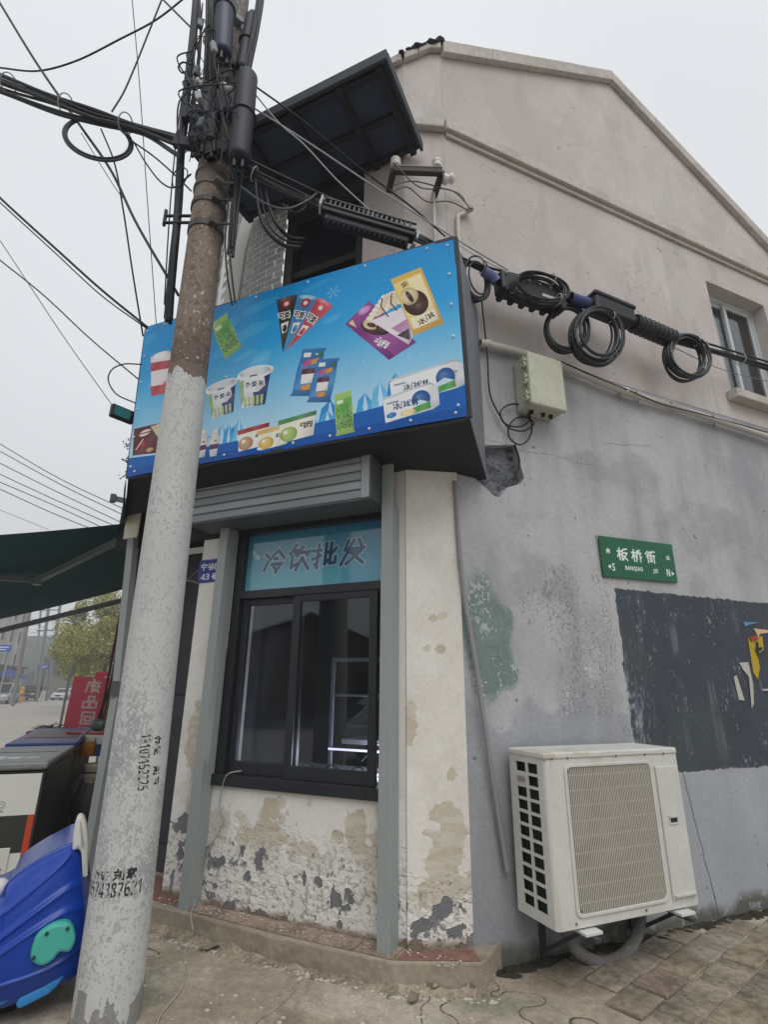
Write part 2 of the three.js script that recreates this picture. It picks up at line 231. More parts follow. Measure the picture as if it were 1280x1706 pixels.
// upper side wall: gable with window
const apex = [2.517,9.171], eaveL = [0.111,7.996], winTL = [3.609,6.296], winBR = [4.258,4.79];
const W4 = { x0: 3.6, x1: 4.68, y0: 4.72, y1: 6.28 };
const roofAt = (s) => s < apex[0] ? apex[1] - (apex[0] - s) * (apex[1] - 7.98) / apex[0] : apex[1] - (s - apex[0]) * 0.655;
let upperMat;
{
  const t = paint(1024, 853, -0.5, 4.2, 6.5, 5.1, (x, y) => {
    const a = fbm(x * 0.8 + 3, y * 0.8, 5), st = fbm(x * 5, y * 0.6, 4), b = fbm(x * 3.4, y * 3.1 + 6, 5), c = fbm(x * 50, y * 50, 3);
    let q = mix([184, 176, 171], [199, 192, 188], sst(0.3, 0.7, a * 0.6 + b * 0.4));
    q = mix(q, [190, 178, 174], 0.5 * sst(0.5, 0.65, fbm(x * 1.2 + 70, y * 1.2, 4)));
    q = mix(q, [166, 161, 156], 0.45 * sst(0.54, 0.72, st) * sst(0.3, 0.6, b)); { const ck = Math.abs(fbm(x * 1.1 + 60, y * 1.3 + 7, 5) - 0.5), cs = noise(x * 1.3 + 5, y * 1.1); if (ck < 0.0016 && cs > 0.62) q = mix(q, [132, 126, 121], 0.6); q = mix(q, [204, 199, 195], 0.3 * sst(0.6, 0.72, fbm(x * 2.2 + 11, y * 2 + 4, 4))); }
    if (noise(x * 6, y * 6) > 0.975 && c > 0.5) q = mix(q, [120, 114, 110], 0.6);
    const k = 1 + (c - 0.5) * 0.07; return [...q.map((v) => v * k), 0.5 + 0.3 * (b - 0.5) + 0.1 * c];
  });
  upperMat = new THREE.MeshStandardMaterial({ map: t.map, bumpMap: t.bumpMap, bumpScale: 0.008, roughness: 0.9 });
  const P = [[0, 4.4], [5.96, 4.4], [5.96, roofAt(5.96)], apex, [0, 7.98]];
  fW(part(shop, 'gable_wall', planar(slab(P, -0.24, 0.004, 0, [[[W4.x0, W4.y0], [W4.x1, W4.y0], [W4.x1, W4.y1], [W4.x0, W4.y1]]]), -0.5, 4.2, 6.5, 5.1), upperMat));
  fT(part(shop, 'corner_wall', planar(slab([[-LT, 3.3], [0, 3.3], [0, 7.98], [-0.12, 7.98], [-LT, 7.79]], -0.2, 0), -3, 2.9, 6.5, 5.1), upperMat));
  fC(part(shop, 'front_wall', planar(slab([[-0.76, 3.3], [-0.34, 3.3], [-0.34, 7.79], [-0.76, 7.77]], -0.2, 0), -2, 2.9, 6.5, 5.1), upperMat));
  fC(part(shop, 'shade_toned_wall', boxUV(slab([[-1.66, 6.2], [-0.762, 6.2], [-0.762, 7.7], [-1.66, 7.7]], -0.2, -0.004)), S(0x2b2c31, 0.8)));  // wall above the opening: hood shade and dark window surround put into its colour
}
const stoneMat = grain([186, 180, 172], 0.09, 1.2, 0.9, { bump: 0.004 });
{ // gable coping, in cast lengths, with the ridge end broken away
  const run = (a, b, n, name, w, d) => { for (let i = 0; i < n; i++) { const t0 = i / n + 0.0006, t1 = (i + 1) / n - 0.0006, A = [a[0] + (b[0] - a[0]) * t0, a[1] + (b[1] - a[1]) * t0], B = [a[0] + (b[0] - a[0]) * t1, a[1] + (b[1] - a[1]) * t1];
    fW(part(shop, name, slab([[A[0], A[1] - w], [B[0], B[1] - w], [B[0], B[1] + 0.008 * hash(i, 3)], [A[0], A[1] + 0.008 * hash(i, 8)]], 0.006, d + 0.003 * hash(i, 2), 0.006), stoneMat)); } };
  run([0.0, 8.0], [apex[0], apex[1] + 0.02], 4, 'coping_stone', 0.17, 0.07); run([apex[0], apex[1] + 0.02], [5.96, roofAt(5.96) + 0.02], 5, 'coping_stone', 0.17, 0.07);
  // cornice moulding across the gable, swept round the corner
  fW(part(shop, 'cornice', [slab([[0.0, 6.73], [5.96, 6.73], [5.96, 6.86], [0.0, 6.86]], 0.006, 0.075, 0.012), slab([[0.02, 6.68], [5.96, 6.68], [5.96, 6.728], [0.02, 6.728]], 0.006, 0.035, 0.006)].map(boxUV), stoneMat));
  fT(part(shop, 'cornice', [slab([[-LT + 0.02, 6.74], [-0.0, 6.73], [-0.0, 6.86], [-LT + 0.02, 6.82]], 0.002, 0.075, 0.012)].map(boxUV), stoneMat));
  fT(part(shop, 'coping_stone', boxUV(slab([[-LT, 7.69], [-0.24, 7.79], [-0.24, 7.9], [-LT, 7.8]], 0.004, 0.06, 0.01)), stoneMat)); fT(part(shop, 'coping_stone', boxUV(slab([[-0.236, 7.79], [-0.12, 7.88], [0.0, 7.89], [0.0, 8.01], [-0.12, 7.995], [-0.236, 7.9]], 0.004, 0.065, 0.01)), stoneMat)); fC(part(shop, 'coping_stone', boxUV(slab([[-0.7, 7.68], [-0.35, 7.69], [-0.35, 7.8], [-0.7, 7.79]], 0.004, 0.06, 0.01)), stoneMat));
  // dark broken mortar and tile bedding on the verge
  const lumps = []; for (let i = 0; i < 110; i++) { const t = i / 109, b = new THREE.IcosahedronGeometry(rr(0.018, 0.032) * (0.7 + 0.7 * t), 1), p = b.attributes.position; for (let k = 0; k < p.count; k++) { const s = 0.7 + 0.6 * hash(Math.round(p.getX(k) * 400) + i, Math.round(p.getY(k) * 400)); p.setXYZ(k, p.getX(k) * s * 1.3, p.getY(k) * s * 0.8, p.getZ(k) * s); } b.computeVertexNormals(); lumps.push(xf(b, -0.42 + 0.44 * t, 7.79 + 0.22 * t + rr(0, 0.05) * t * t, 0.0 + rr(-0.06, 0.07))); }
  fT(part(shop, 'broken_mortar', lumps.map((g) => boxUV(g)), grain([58, 54, 52], 0.3, 0.2, 0.95)));
  // roof behind the gable
  const rm = grain([70, 68, 68], 0.15, 1, 0.85), A = [0, 8.02], back = -6;
  fW(part(shop, 'roof', [slab([[A[0], A[1] - 0.1], [apex[0], apex[1] - 0.08], [apex[0], apex[1] - 0.02], [A[0], A[1] - 0.02]], back, -0.02), slab([[apex[0] + 0.002, apex[1] - 0.08], [5.96, roofAt(5.96) - 0.08], [5.96, roofAt(5.96) - 0.02], [apex[0] + 0.002, apex[1] - 0.02]], back, -0.02)].map(boxUV), rm));
}
{ // upper window in the side wall
  const w = fW(sub(shop, 'window', PW)), { x0, x1, y0, y1 } = W4, al = S(0xc2c6c8, 0.4), z0 = -0.21, z1 = -0.15;
  part(w, 'frame', [span(x0, x1, y1 - 0.05, y1, z0, z1), span(x0, x1, y0, y0 + 0.05, z0, z1), span(x0, x0 + 0.045, y0 + 0.05, y1 - 0.05, z0, z1), span(x1 - 0.045, x1, y0 + 0.05, y1 - 0.05, z0, z1)], al);
  for (const [a, b, z] of [[x0 + 0.05, (x0 + x1) / 2 + 0.03, -0.2], [(x0 + x1) / 2 - 0.03, x1 - 0.05, -0.17]]) {
    part(w, 'sash', [span(a, a + 0.05, y0 + 0.05, y1 - 0.05, z - 0.012, z + 0.012), span(b - 0.05, b, y0 + 0.05, y1 - 0.05, z - 0.012, z + 0.012), span(a + 0.05, b - 0.05, y1 - 0.1, y1 - 0.05, z - 0.012, z + 0.012), span(a + 0.05, b - 0.05, y0 + 0.05, y0 + 0.1, z - 0.012, z + 0.012)], al);
    part(w, 'pane', box(b - a - 0.1, y1 - y0 - 0.2, 0.005, (a + b) / 2, (y0 + y1) / 2, z), M.glass);
  }
  part(w, 'curtain', box(0.5, y1 - y0 - 0.2, 0.01, x0 + 0.3, (y0 + y1) / 2, -0.3), S(0xb9bdbd, 0.9));
  part(w, 'sill', boxUV(slab([[x0 - 0.09, y0 - 0.11], [x1 + 0.09, y0 - 0.11], [x1 + 0.09, y0 - 0.005], [x0 - 0.09, y0 - 0.005]], 0.006, 0.13, 0.012)), stoneMat);
  part(w, 'dark_room', [box(x1 - x0 + 0.6, y1 - y0 + 0.6, 0.02, (x0 + x1) / 2, (y0 + y1) / 2, -1.4), box(0.02, y1 - y0 + 0.6, 1.1, x0 - 0.3, (y0 + y1) / 2, -0.83), box(0.02, y1 - y0 + 0.6, 1.1, x1 + 0.3, (y0 + y1) / 2, -0.83), box(x1 - x0 + 0.6, 0.02, 1.1, (x0 + x1) / 2, y1 + 0.3, -0.83), box(x1 - x0 + 0.6, 0.02, 1.1, (x0 + x1) / 2, y0 - 0.3, -0.83)], S(0x3a3c3e, 0.95));
}
{ // flat hood over the upper opening, with its framing underneath
  const c = fC(sub(shop, 'hood', PC)), dk = S(0x363f54, 0.8), L = -2.2, R = -0.17;
  part(c, 'board', [span(L, R, 6.4, 6.44, 0.002, 0.82)], dk);
  part(c, 'fascia', [span(L, R + 0.02, 6.36, 6.47, 0.821, 0.85), span(R, R + 0.025, 6.36, 6.47, 0.0, 0.819)], S(0x3a3d45, 0.75));
  const bt = S(0x20232b, 0.85);
  for (const u of [-0.24, -0.62, -1.1, -1.6, -2.13]) part(c, 'rafter', span(u - 0.03, u + 0.03, 6.345, 6.399, 0.002, 0.81), bt);
  for (const z of [0.06, 0.4, 0.77]) for (const [a, b] of [[-0.589, -0.271], [-1.069, -0.651], [-1.569, -1.131], [-2.099, -1.631]]) part(c, 'purlin', span(a, b, 6.35, 6.398, z - 0.025, z + 0.025), bt);
  // dark recessed opening below the hood
  const o = fC(sub(shop, 'upper_opening', PC)), fr = S(0x1d1a1b, 0.6);
  part(o, 'frame', [span(-1.66, -1.56, 4.3, 6.2, -0.16, -0.02), span(-0.84, -0.76, 4.3, 6.2, -0.16, -0.02), span(-1.56, -0.84, 6.1, 6.2, -0.16, -0.02), span(-1.56, -0.84, 4.82, 4.9, -0.15, -0.03), span(-1.56, -0.84, 5.42, 5.5, -0.15, -0.05)], fr);
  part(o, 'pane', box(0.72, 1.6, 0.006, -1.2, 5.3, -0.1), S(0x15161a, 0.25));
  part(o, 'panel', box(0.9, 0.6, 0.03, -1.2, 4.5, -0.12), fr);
}
{ // rounded grey brick bay left of the opening: every brick a piece, pale joints behind
  const b = fC(sub(shop, 'brick_bay', PC)), R = 2.2, cu = -1.66, pos = (th, h, r) => [cu - (R + r) * Math.sin(th), h, -R + (R + r) * Math.cos(th)];
  part(b, 'jamb', box(0.14, 2.6, 0.2, -1.67, 5.5, -0.27), S(0x2a2829, 0.8));
  const core = new THREE.CylinderGeometry(R - 0.004, R - 0.004, 2.8, 48, 1, true, Math.PI * 2 - 0.55, 0.55); core.translate(cu, 5.6, -R);
  part(b, 'joint_bed', core, S(0xe4e3de, 0.95));
  const tones = [0, 1, 2, 3].map((i) => grain([148 + i * 6, 148 + i * 6, 148 + i * 5], 0.12, 0.5, 0.9, { bump: 0.003 }));
  const bg = rbox(0.192, 0.061, 0.03, 0.003), hb = rbox(0.085, 0.061, 0.03, 0.003), da = 0.21 / R;
  for (let r = 0; r < 30; r++) for (let k = 0; k < 6; k++) {
    const odd = r % 2, th = odd ? (k + 0.5) * da + 0.005 : k === 0 ? 0.05 / R : k * da + 0.005, h = 4.6 + r * 0.076; if (th > 0.48) continue;
    const m = part(b, 'brick', !odd && k === 0 ? hb : bg, tones[Math.floor(hash(r, k) * 3.99)]); m.position.set(...pos(th, h, -0.0145)); m.rotation.y = -th;
  }
  // pale curved edge band and rough rendered wall beyond it
  fC(part(shop, 'edge_band', boxUV(slab([[-2.455,5.405], [-2.413,5.949], [-2.339,6.554], [-2.208,7.03], [-2.11,7.381], [-1.85,7.244], [-1.991,6.835], [-2.151,6.497], [-2.229,6.041], [-2.256,5.339]], -0.2, -0.06, 0.01)), S(0xc2c0bb, 0.85)));
  const [gx, gy] = [-3.334,7.266], g = new THREE.PlaneGeometry(0.9, 3.0, 40, 140), p = g.attributes.position; for (let i = 0; i < p.count; i++) p.setZ(i, 0.16 * fbm(p.getX(i) * 4, p.getY(i) * 5, 4) + 0.02 * noise(p.getX(i) * 40, p.getY(i) * 40)); g.computeVertexNormals(); boxUV(g); g.translate(gx, gy, -0.75);
  fC(part(shop, 'rough_wall', [g, box(0.9, 3.0, 0.3, gx, gy, -0.92)], grain([158, 155, 147], 0.2, 0.8, 0.95, { bump: 0.008 })));
}
// shop front walls: flaking cream paint
function cream(px, py, x0, y0, w, h, beige, grey, opt = {}) {
  const t = paint(px, py, x0, y0, w, h, (x, y) => {
    const b = fbm(x * 5, y * 5 + 3, 5), c = fbm(x * 45, y * 45, 3), d = noise(x * 170, y * 170), e = fbm(x * 1.7 + 8, y * 1.7, 4);
    let q = mix([218, 214, 206], [230, 227, 221], b), hh = 0.6 + 0.06 * c;
    q = mix(q, [208, 202, 191], 0.4 * sst(0.5, 0.68, e));
    q = mix(q, [188, 181, 168], 0.55 * sst(0.6, 0.66, fbm(x * 8 + 30, y * 6, 4)) * (opt.smudge ?? 1));
    for (const [bx, by, rx, ry] of beige) { const s = blob(x, y, bx, by, rx, ry, 1.1, 10); if (s < 1) { q = mix(q, mix([182, 172, 152], [198, 189, 171], b), sst(1, 0.93, s) * (0.55 + 0.4 * sst(0.35, 0.6, fbm(x * 9 + 5, y * 30, 4)))); hh = 0.5; } }
    const low = sst(opt.flakeTop ?? 0.7, (opt.flakeTop ?? 0.7) - 0.25, y + 0.12 * (b - 0.5));
    if (low > 0) {
      const wx = x + 0.02 * (fbm(x * 40, y * 40, 2) - 0.5), m = 0.5 + (fbm(wx * 17 + 2, y * 15, 5) - 0.5) * 0.8 + (Math.abs(fbm(x * 26, y * 19 + 9, 3) - 0.5) - 0.1) * 0.5, n = fbm(x * 36, y * 44, 3);
      q = mix(q, [220, 218, 212], 0.6 * low); hh += 0.14 * Math.sin(18 * fbm(x * 9, y * 11, 3)) * low;
      const th = 0.64 - 0.05 * low + (opt.less ?? 0) + 0.1 * sst(0.56, 0.4, fbm(x * 2.6 + 13, y * 3.4, 3));
      if (m > th) { q = mix(q, mix([112, 112, 114], [146, 145, 144], n), sst(th, th + 0.012, m)); hh = 0.15 + 0.15 * n; } else if (m > th - 0.02) hh = 0.95;
      if (n > 0.64) { q = mix(q, [150, 147, 140], 0.6 * low); hh -= 0.2; }
      if (n < 0.33) { q = mix(q, [228, 226, 222], 0.5 * low); hh += 0.2; }
    }
    for (const [bx, by, rx, ry] of grey) { const s = blob(x, y, bx, by, rx, ry, 1.5, 16); if (s < 1) { q = mix(mix([104, 105, 108], [134, 134, 135], c), [92, 92, 96], 0.3 * c); hh = 0.12 + 0.2 * c; } else if (s < 1.08) { q = mix(q, [226, 224, 218], 0.7); hh = 0.95; } }
    if (y < 0.35) q = mix(q, [120, 104, 86], 0.8 * sst(0.05, 0, y - 0.14 - 0.05 * (fbm(x * 8, 3, 3) - 0.4)));
    const k = 1 + (c - 0.5) * 0.06 + (d - 0.5) * 0.04; return [...q.map((v) => v * k), hh];
  });
  return new THREE.MeshStandardMaterial({ map: t.map, bumpMap: t.bumpMap, bumpScale: 0.011, roughness: 0.78 });
}
{
  const m1 = cream(1000, 500, -2.0, 0.1, 1.7, 0.85, [[-1.386,0.576, 0.22, 0.14], [-1.331,0.781, 0.14, 0.06], [-0.7,0.715, 0.08, 0.12], [-0.611,0.559, 0.1, 0.16], [-1.071,0.54, 0.1, 0.05], [-0.547,0.439, 0.07, 0.1], [-0.806,0.654, 0.05, 0.06]],
    [[-0.791,0.296, 0.065, 0.085], [-1.74,0.404, 0.045, 0.035], [-1.409,0.467, 0.03, 0.07], [-1.39,0.146, 0.06, 0.03], [-1.615,0.164, 0.06, 0.025], [-1.501,0.351, 0.02, 0.03], [-1.052,0.407, 0.015, 0.03], [-0.948,0.388, 0.022, 0.025], [-1.554,0.504, 0.02, 0.025]], { flakeTop: 0.66, less: 0.03 });
  fC(part(shop, 'breast_wall', planar(slab([[-1.95, 0.13], [-0.34, 0.13], [-0.34, 0.88], [-1.95, 0.88]], -0.2, 0), -2.0, 0.1, 1.7, 0.85), m1));
  const m2 = cream(300, 1650, -0.5, 0.1, 0.6, 3.3, [[-0.135,0.62, 0.12, 0.26], [-0.303,0.374, 0.2, 0.06], [-0.176,0.434, 0.16, 0.08], [-0.359,1.37, 0.05, 0.12], [-0.237,1.828, 0.03, 0.02], [-0.154,1.822, 0.035, 0.03], [-0.2,2.032, 0.03, 0.025], [-0.124,2.045, 0.035, 0.025], [-0.095,1.051, 0.03, 0.04]], [[-0.143,0.327, 0.08, 0.045], [-0.305,0.24, 0.05, 0.04], [-0.093,0.223, 0.05, 0.03]], { flakeTop: 0.5, smudge: 0.2 });
  fT(part(shop, 'corner_pier', planar(slab([[-LT + 0.002, 0.13], [0.01, 0.13], [0.01, 3.298], [-LT + 0.002, 3.298]], -0.2, 0.012, 0.006), -0.5, 0.1, 0.6, 3.3), m2));
  fC(part(shop, 'pier_return', boxUV(slab([[-0.5, 0.88], [-0.34, 0.88], [-0.34, 3.298], [-0.5, 3.298]], -0.2, -0.001)), m2));
  const m3 = cream(256, 1408, -2.4, 0.1, 0.6, 3.3, [[-2.08,1.105, 0.1, 0.3], [-2.068,0.778, 0.1, 0.14]], [[-2.142,0.594, 0.07, 0.05], [-2.134,0.421, 0.03, 0.05]], { flakeTop: 0.62, smudge: 0.4, less: 0.01 });
  fC(part(shop, 'side_pier', planar(slab([[-2.275, 0.13], [-1.952, 0.13], [-1.952, 3.298], [-2.275, 3.298]], -0.4, -0.03, 0.006), -2.4, 0.1, 0.6, 3.3), m3));
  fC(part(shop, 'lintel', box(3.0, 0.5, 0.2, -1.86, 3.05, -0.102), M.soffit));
  fC(part(shop, 'inner_reveal', span(-1.95, -1.88, 0.88, 2.8, -0.2, -0.002), m3));
  // door recess on the left, with a dark panelled door
  const d = fC(sub(shop, 'door', PC)); part(d, 'door_jamb', span(-3.12, -3.05, 0.14, 3.0, -0.5, -0.025, 0.003), S(0x3a3b40, 0.6)); part(d, 'door_leaf', [span(-3.04, -2.28, 0.14, 2.8, -0.42, -0.38)], M.darkDoor); part(d, 'door_panel', span(-2.9, -2.42, 1.5, 2.5, -0.379, -0.366, 0.01), S(0x44444a, 0.5)); part(d, 'door_panel', span(-2.9, -2.42, 0.35, 1.3, -0.379, -0.366, 0.01), S(0x44444a, 0.5)); part(d, 'closing_stile', span(-2.4, -2.28, 0.14, 2.8, -0.365, -0.34), S(0x55565a, 0.5));
  fC(part(shop, 'brace', [bar([-2.95, 2.6, -0.2], [-2.3, 2.42, -0.12], 0.02), bar([-2.9, 2.3, -0.25], [-2.35, 2.66, -0.2], 0.018)], S(0x5a5b5e, 0.6)));
  part(shop, 'post', [bar([-2.292, -0.02, -4.8], [-2.257,1.537,-4.785], 0.065, 0.08), bar([-2.259,1.547,-4.786], [-2.379,3.007,-4.841], 0.065, 0.08)], M.steel);
  part(shop, 'post_clamp', bar([-2.258,1.484,-4.786], [-2.258,1.606,-4.786], 0.085, 0.1), S(0x4d5053, 0.5));
}
{ // the street face, seen edge-on, and rear walls so that the house is closed
  const wl = grain([170, 165, 156], 0.1, 1.5, 0.9), c = Math.cos(RC), s = Math.sin(RC), px = PC[0] - 3.14 * c - 0.3 * s, pz = PC[2] + 3.14 * s - 0.3 * c;
  const f = part(shop, 'street_wall', box(6, 3.2, 0.2, -3.0, 1.6, -0.11), wl); f.position.set(px, 0, pz); f.rotation.y = RF - 0.07;
  fW(part(shop, 'rear_wall', [box(0.2, 7, 5, 5.85, 3.5, -2.75), box(9, 7, 0.2, 2.2, 3.5, -5.9)], wl));
}
{ // serving window
  const w = fC(sub(shop, 'serving_window', PC)), F = M.darkFrame, x0 = -1.875, x1 = -0.5, y0 = 0.885, y1 = 2.81, z0 = -0.09, z1 = -0.005;
  part(w, 'frame', [span(x0, x1, y0, y0 + 0.075, z0, 0.03), span(x0, x1, y1 - 0.02, y1, z0, z1), span(x0, x0 + 0.075, y0 + 0.075, y1 - 0.02, z0, z1), span(x1 - 0.03, x1, y0 + 0.075, y1 - 0.02, z0, z1), span(x0 + 0.076, x1 - 0.031, 2.245, 2.31, z0, z1 + 0.003)], F);
  const sash = (a, b, z) => { const t = 0.062, A = y0 + 0.076, B = 2.244; part(w, 'sash', [span(a, a + t, A, B, z - 0.018, z + 0.018), span(b - t, b, A, B, z - 0.018, z + 0.018), span(a + t, b - t, A, A + 0.085, z - 0.018, z + 0.018), span(a + t, b - t, B - 0.05, B, z - 0.018, z + 0.018)], F); part(w, 'pane', box(b - a - 2 * t, B - A - 0.135, 0.005, (a + b) / 2, (A + 0.085 + B - 0.05) / 2, z), M.glass); };
  sash(-1.795, -1.2, -0.066); sash(-1.275, -0.56, -0.026);
  const film = canvasTex(1024, 410, (g, W, H) => {
    const k = g.createLinearGradient(0, 0, 0, H); k.addColorStop(0, '#3f8fb4'); k.addColorStop(0.5, '#5db4cf'); k.addColorStop(1, '#8ad2e0'); g.fillStyle = k; g.fillRect(0, 0, W, H);
    g.globalAlpha = 0.35; g.fillStyle = '#2f86bd'; g.fillRect(W * 0.72, 0, W * 0.28, H); g.globalAlpha = 1;
    g.save(); g.transform(1, -0.02, -0.08, 1, 30, 16); for (const [lw, col] of [[36, '#c9dde2'], [23, '#1a4a82']]) { g.strokeStyle = col; words(g, '冷饮批发', 120, 110, 168, lw, 1.16); } g.restore();
    g.fillStyle = '#bfe3ea'; g.beginPath(); g.moveTo(40, 120); g.lineTo(70, 140); g.lineTo(42, 160); g.fill(); g.beginPath(); g.ellipse(84, 172, 26, 17, 0.6, 0, 7); g.fill();
  });
  part(w, 'fanlight_film', planar(box(1.265, 0.5, 0.004, -1.17, 2.56, -0.062), -1.8025, 2.31, 1.265, 0.5), new THREE.MeshPhysicalMaterial({ map: film, roughness: 0.4 }));
  part(w, 'fanlight_pane', box(1.265, 0.49, 0.005, -1.17, 2.55, -0.045), M.glass);
}
{ // roller shutter in its box, with the two guide rails
  const r = fC(sub(shop, 'roller_shutter', PC)), sl = S(0x9b9fa1, 0.42, { metalness: 0.3 }), sl2 = S(0x8c9093, 0.45, { metalness: 0.3 });
  part(r, 'shutter_box', [span(-2.16, -0.49, 2.83, 2.842, 0.005, 0.3), span(-2.16, -0.49, 3.2, 3.212, 0.005, 0.29), span(-2.16, -0.49, 2.842, 3.2, 0.06, 0.27)], S(0x5b5f63, 0.55, { metalness: 0.2 }));
  for (let i = 0; i < 5; i++) part(r, 'slat', [span(-2.16, -0.56, 2.845 + i * 0.071, 2.845 + i * 0.071 + 0.06, 0.271, 0.303 - (i % 2) * 0.003, 0.008), span(-2.16, -0.56, 2.845 + i * 0.071 + 0.0605, 2.845 + i * 0.071 + 0.0705, 0.271, 0.286, 0.002)], i % 2 ? sl : sl2);
  part(r, 'end_plate', [span(-0.556, -0.49, 2.843, 3.199, 0.271, 0.308, 0.003)], sl); part(r, 'end_plate', span(-0.488, -0.476, 2.83, 3.212, 0.006, 0.305, 0.002), S(0x4a4d50, 0.5));
  for (const u of [-0.43, -1.915]) part(r, 'guide_rail', [span(u - 0.042, u + 0.042, 0.13, u > -1 ? 3.2 : 2.828, 0.1, 0.132, 0.003), span(u - 0.042, u - 0.028, 0.13, 2.826, 0.003, 0.1, 0.002), span(u + 0.028, u + 0.042, 0.13, 2.826, 0.003, 0.1, 0.002)], M.steel);
}
{ // step, with remains of red tile on top
  const out = [[0.16, -0.55], [0.1, -0.02], [-0.34, 0.175], [-1.14, 0.205], [-2.03, 0.15], [-3.35, 0.1], [-3.35, -0.6]], e = [];
  for (let i = 0; i < out.length; i++) { const a = out[i], b = out[(i + 1) % out.length], n = Math.max(1, Math.round(Math.hypot(b[0] - a[0], b[1] - a[1]) / 0.05)); for (let k = 0; k < n; k++) { const t = k / n, j = i < 5 ? 0.018 * (fbm(i * 9 + t * 6, 3, 3) - 0.5) : 0; e.push([a[0] + (b[0] - a[0]) * t + j, -(a[1] + (b[1] - a[1]) * t) + j]); } }
  const g = slab(e.reverse(), 0, 0.138, 0.012); g.rotateX(-Math.PI / 2); boxUV(g);
  const side = paint(1024, 64, 0, 0, 3.6, 0.225, (x, y) => { const b = fbm(x * 4, y * 8, 5), c = fbm(x * 40, y * 40, 3); let q = mix([140, 129, 113], [168, 158, 142], b); q = mix(q, [120, 106, 88], 0.5 * sst(0.5, 0.65, fbm(x * 2 + 4, y * 5, 4))); return [...q.map((v) => v * (0.92 + 0.16 * c)), b * 0.6 + c * 0.4]; }, true);
  side.map.repeat.set(1 / 3.6, 1 / 0.225); side.bumpMap.repeat.set(1 / 3.6, 1 / 0.225);
  fC(part(shop, 'step', g, new THREE.MeshStandardMaterial({ map: side.map, bumpMap: side.bumpMap, bumpScale: 0.008, roughness: 0.95 })));
  const tiles = grain([134, 98, 86], 0.18, 0.5, 0.85, { bump: 0.003 }), dusty = grain([140, 122, 108], 0.22, 0.6, 0.95, { bump: 0.004 });
  const lay = (pts, m) => { const q = slab(pts.map(([u, o]) => [u, -o]).reverse(), 0.138, 0.146, 0.002); q.rotateX(-Math.PI / 2); boxUV(q); fC(part(shop, 'tile', q, m)); };
  lay([[0.088, -0.03], [0.02, -0.15], [-0.33, 0.03], [-0.345, 0.16]], tiles);
  for (const [a, b] of [[-0.355, -0.6], [-0.605, -0.87], [-0.875, -1.15], [-1.155, -1.42], [-1.425, -1.7], [-1.705, -1.98]]) lay([[a, 0.165 + (a < -1.1 ? (a + 1.14) * 0.05 : 0)], [a, 0.003], [b, 0.003], [b, 0.165 + (b < -1.1 ? (b + 1.14) * 0.05 : 0)]], dusty);
  for (const [a, b] of [[-1.985, -2.24], [-2.245, -2.5], [-2.505, -2.76], [-2.765, -3.03]]) lay([[a, 0.11], [a, a > -2.2 ? -0.02 : -0.3], [b, a > -2.2 ? -0.02 : -0.3], [b, 0.09]], tiles);
}
{ // dim room behind the serving window
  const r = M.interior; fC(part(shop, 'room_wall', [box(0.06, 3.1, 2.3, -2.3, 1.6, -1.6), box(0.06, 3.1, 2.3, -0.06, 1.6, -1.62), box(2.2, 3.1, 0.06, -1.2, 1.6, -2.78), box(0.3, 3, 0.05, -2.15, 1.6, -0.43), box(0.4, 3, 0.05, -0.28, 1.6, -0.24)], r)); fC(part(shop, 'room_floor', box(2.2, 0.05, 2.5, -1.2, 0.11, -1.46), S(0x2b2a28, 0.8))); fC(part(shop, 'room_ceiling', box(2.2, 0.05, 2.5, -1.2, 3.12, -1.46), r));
  const at = (u, h, o) => [PC[0] + u * Math.cos(RC) + o * Math.sin(RC), h, PC[2] - u * Math.sin(RC) + o * Math.cos(RC)];
  const c = thing('display_counter', 'lit white display counter just inside the serving window', 'counter', PC, RC);
  part(c, 'cabinet', [span(-1.9, -0.2, 0.16, 0.86, -1.25, -0.62, 0.02)], S(0x9a9c9e, 0.5)); part(c, 'worktop', span(-1.95, -0.15, 0.862, 0.9, -1.3, -0.58, 0.01), S(0xb4b6b8, 0.35));
  part(c, 'back_shelf', span(-1.3, -0.2, 1.12, 1.16, -1.3, -0.9, 0.006), S(0x8c8f92, 0.4));
  part(c, 'light_tube', span(-1.42, -0.2, 1.066, 1.083, -0.9, -0.88, 0.006), new THREE.MeshStandardMaterial({ color: 0xffffff, emissive: 0xdcd8ff, emissiveIntensity: 1.1 }));
  part(c, 'upright', [span(-1.42, -1.39, 0.9, 1.8, -0.92, -0.89), span(-1.42, -0.2, 1.5, 1.52, -1.25, -0.9), span(-1.42, -0.2, 1.8, 1.83, -1.25, -0.9)], S(0x777b80, 0.4));
  const l = new THREE.PointLight(0xe4e0ff, 1.1); l.name = 'counter_lamp'; l.position.set(...at(-0.8, 1.04, -0.84)); l.castShadow = true; scene.add(l);
  const wires = []; for (let i = 0; i < 5; i++) wires.push(tube([at(-1.6 + i * 0.22, 0.91, -0.7), at(-1.5 + i * 0.25, 0.98, -0.66), at(-1.3 + i * 0.2, 0.93, -0.62), at(-1.1 + i * 0.18, 0.92, -0.75)], 0.005, 24, 5));
  ['leftmost', 'second from the left', 'middle', 'second from the right', 'rightmost'].forEach((w, i) => one('loose_cable', 'thin dark cable arched on the counter inside the window, ' + w + ' of five', 'cable', wires[i], M.black, 'cables on the counter'));
  one('pull_cord', 'straight pale cord slanting across inside the serving window', 'cord', tube([at(-1.0, 1.02, -0.7), at(-0.52, 1.38, -0.4)], 0.005, 8, 5), S(0x9a9a98, 0.7));
}
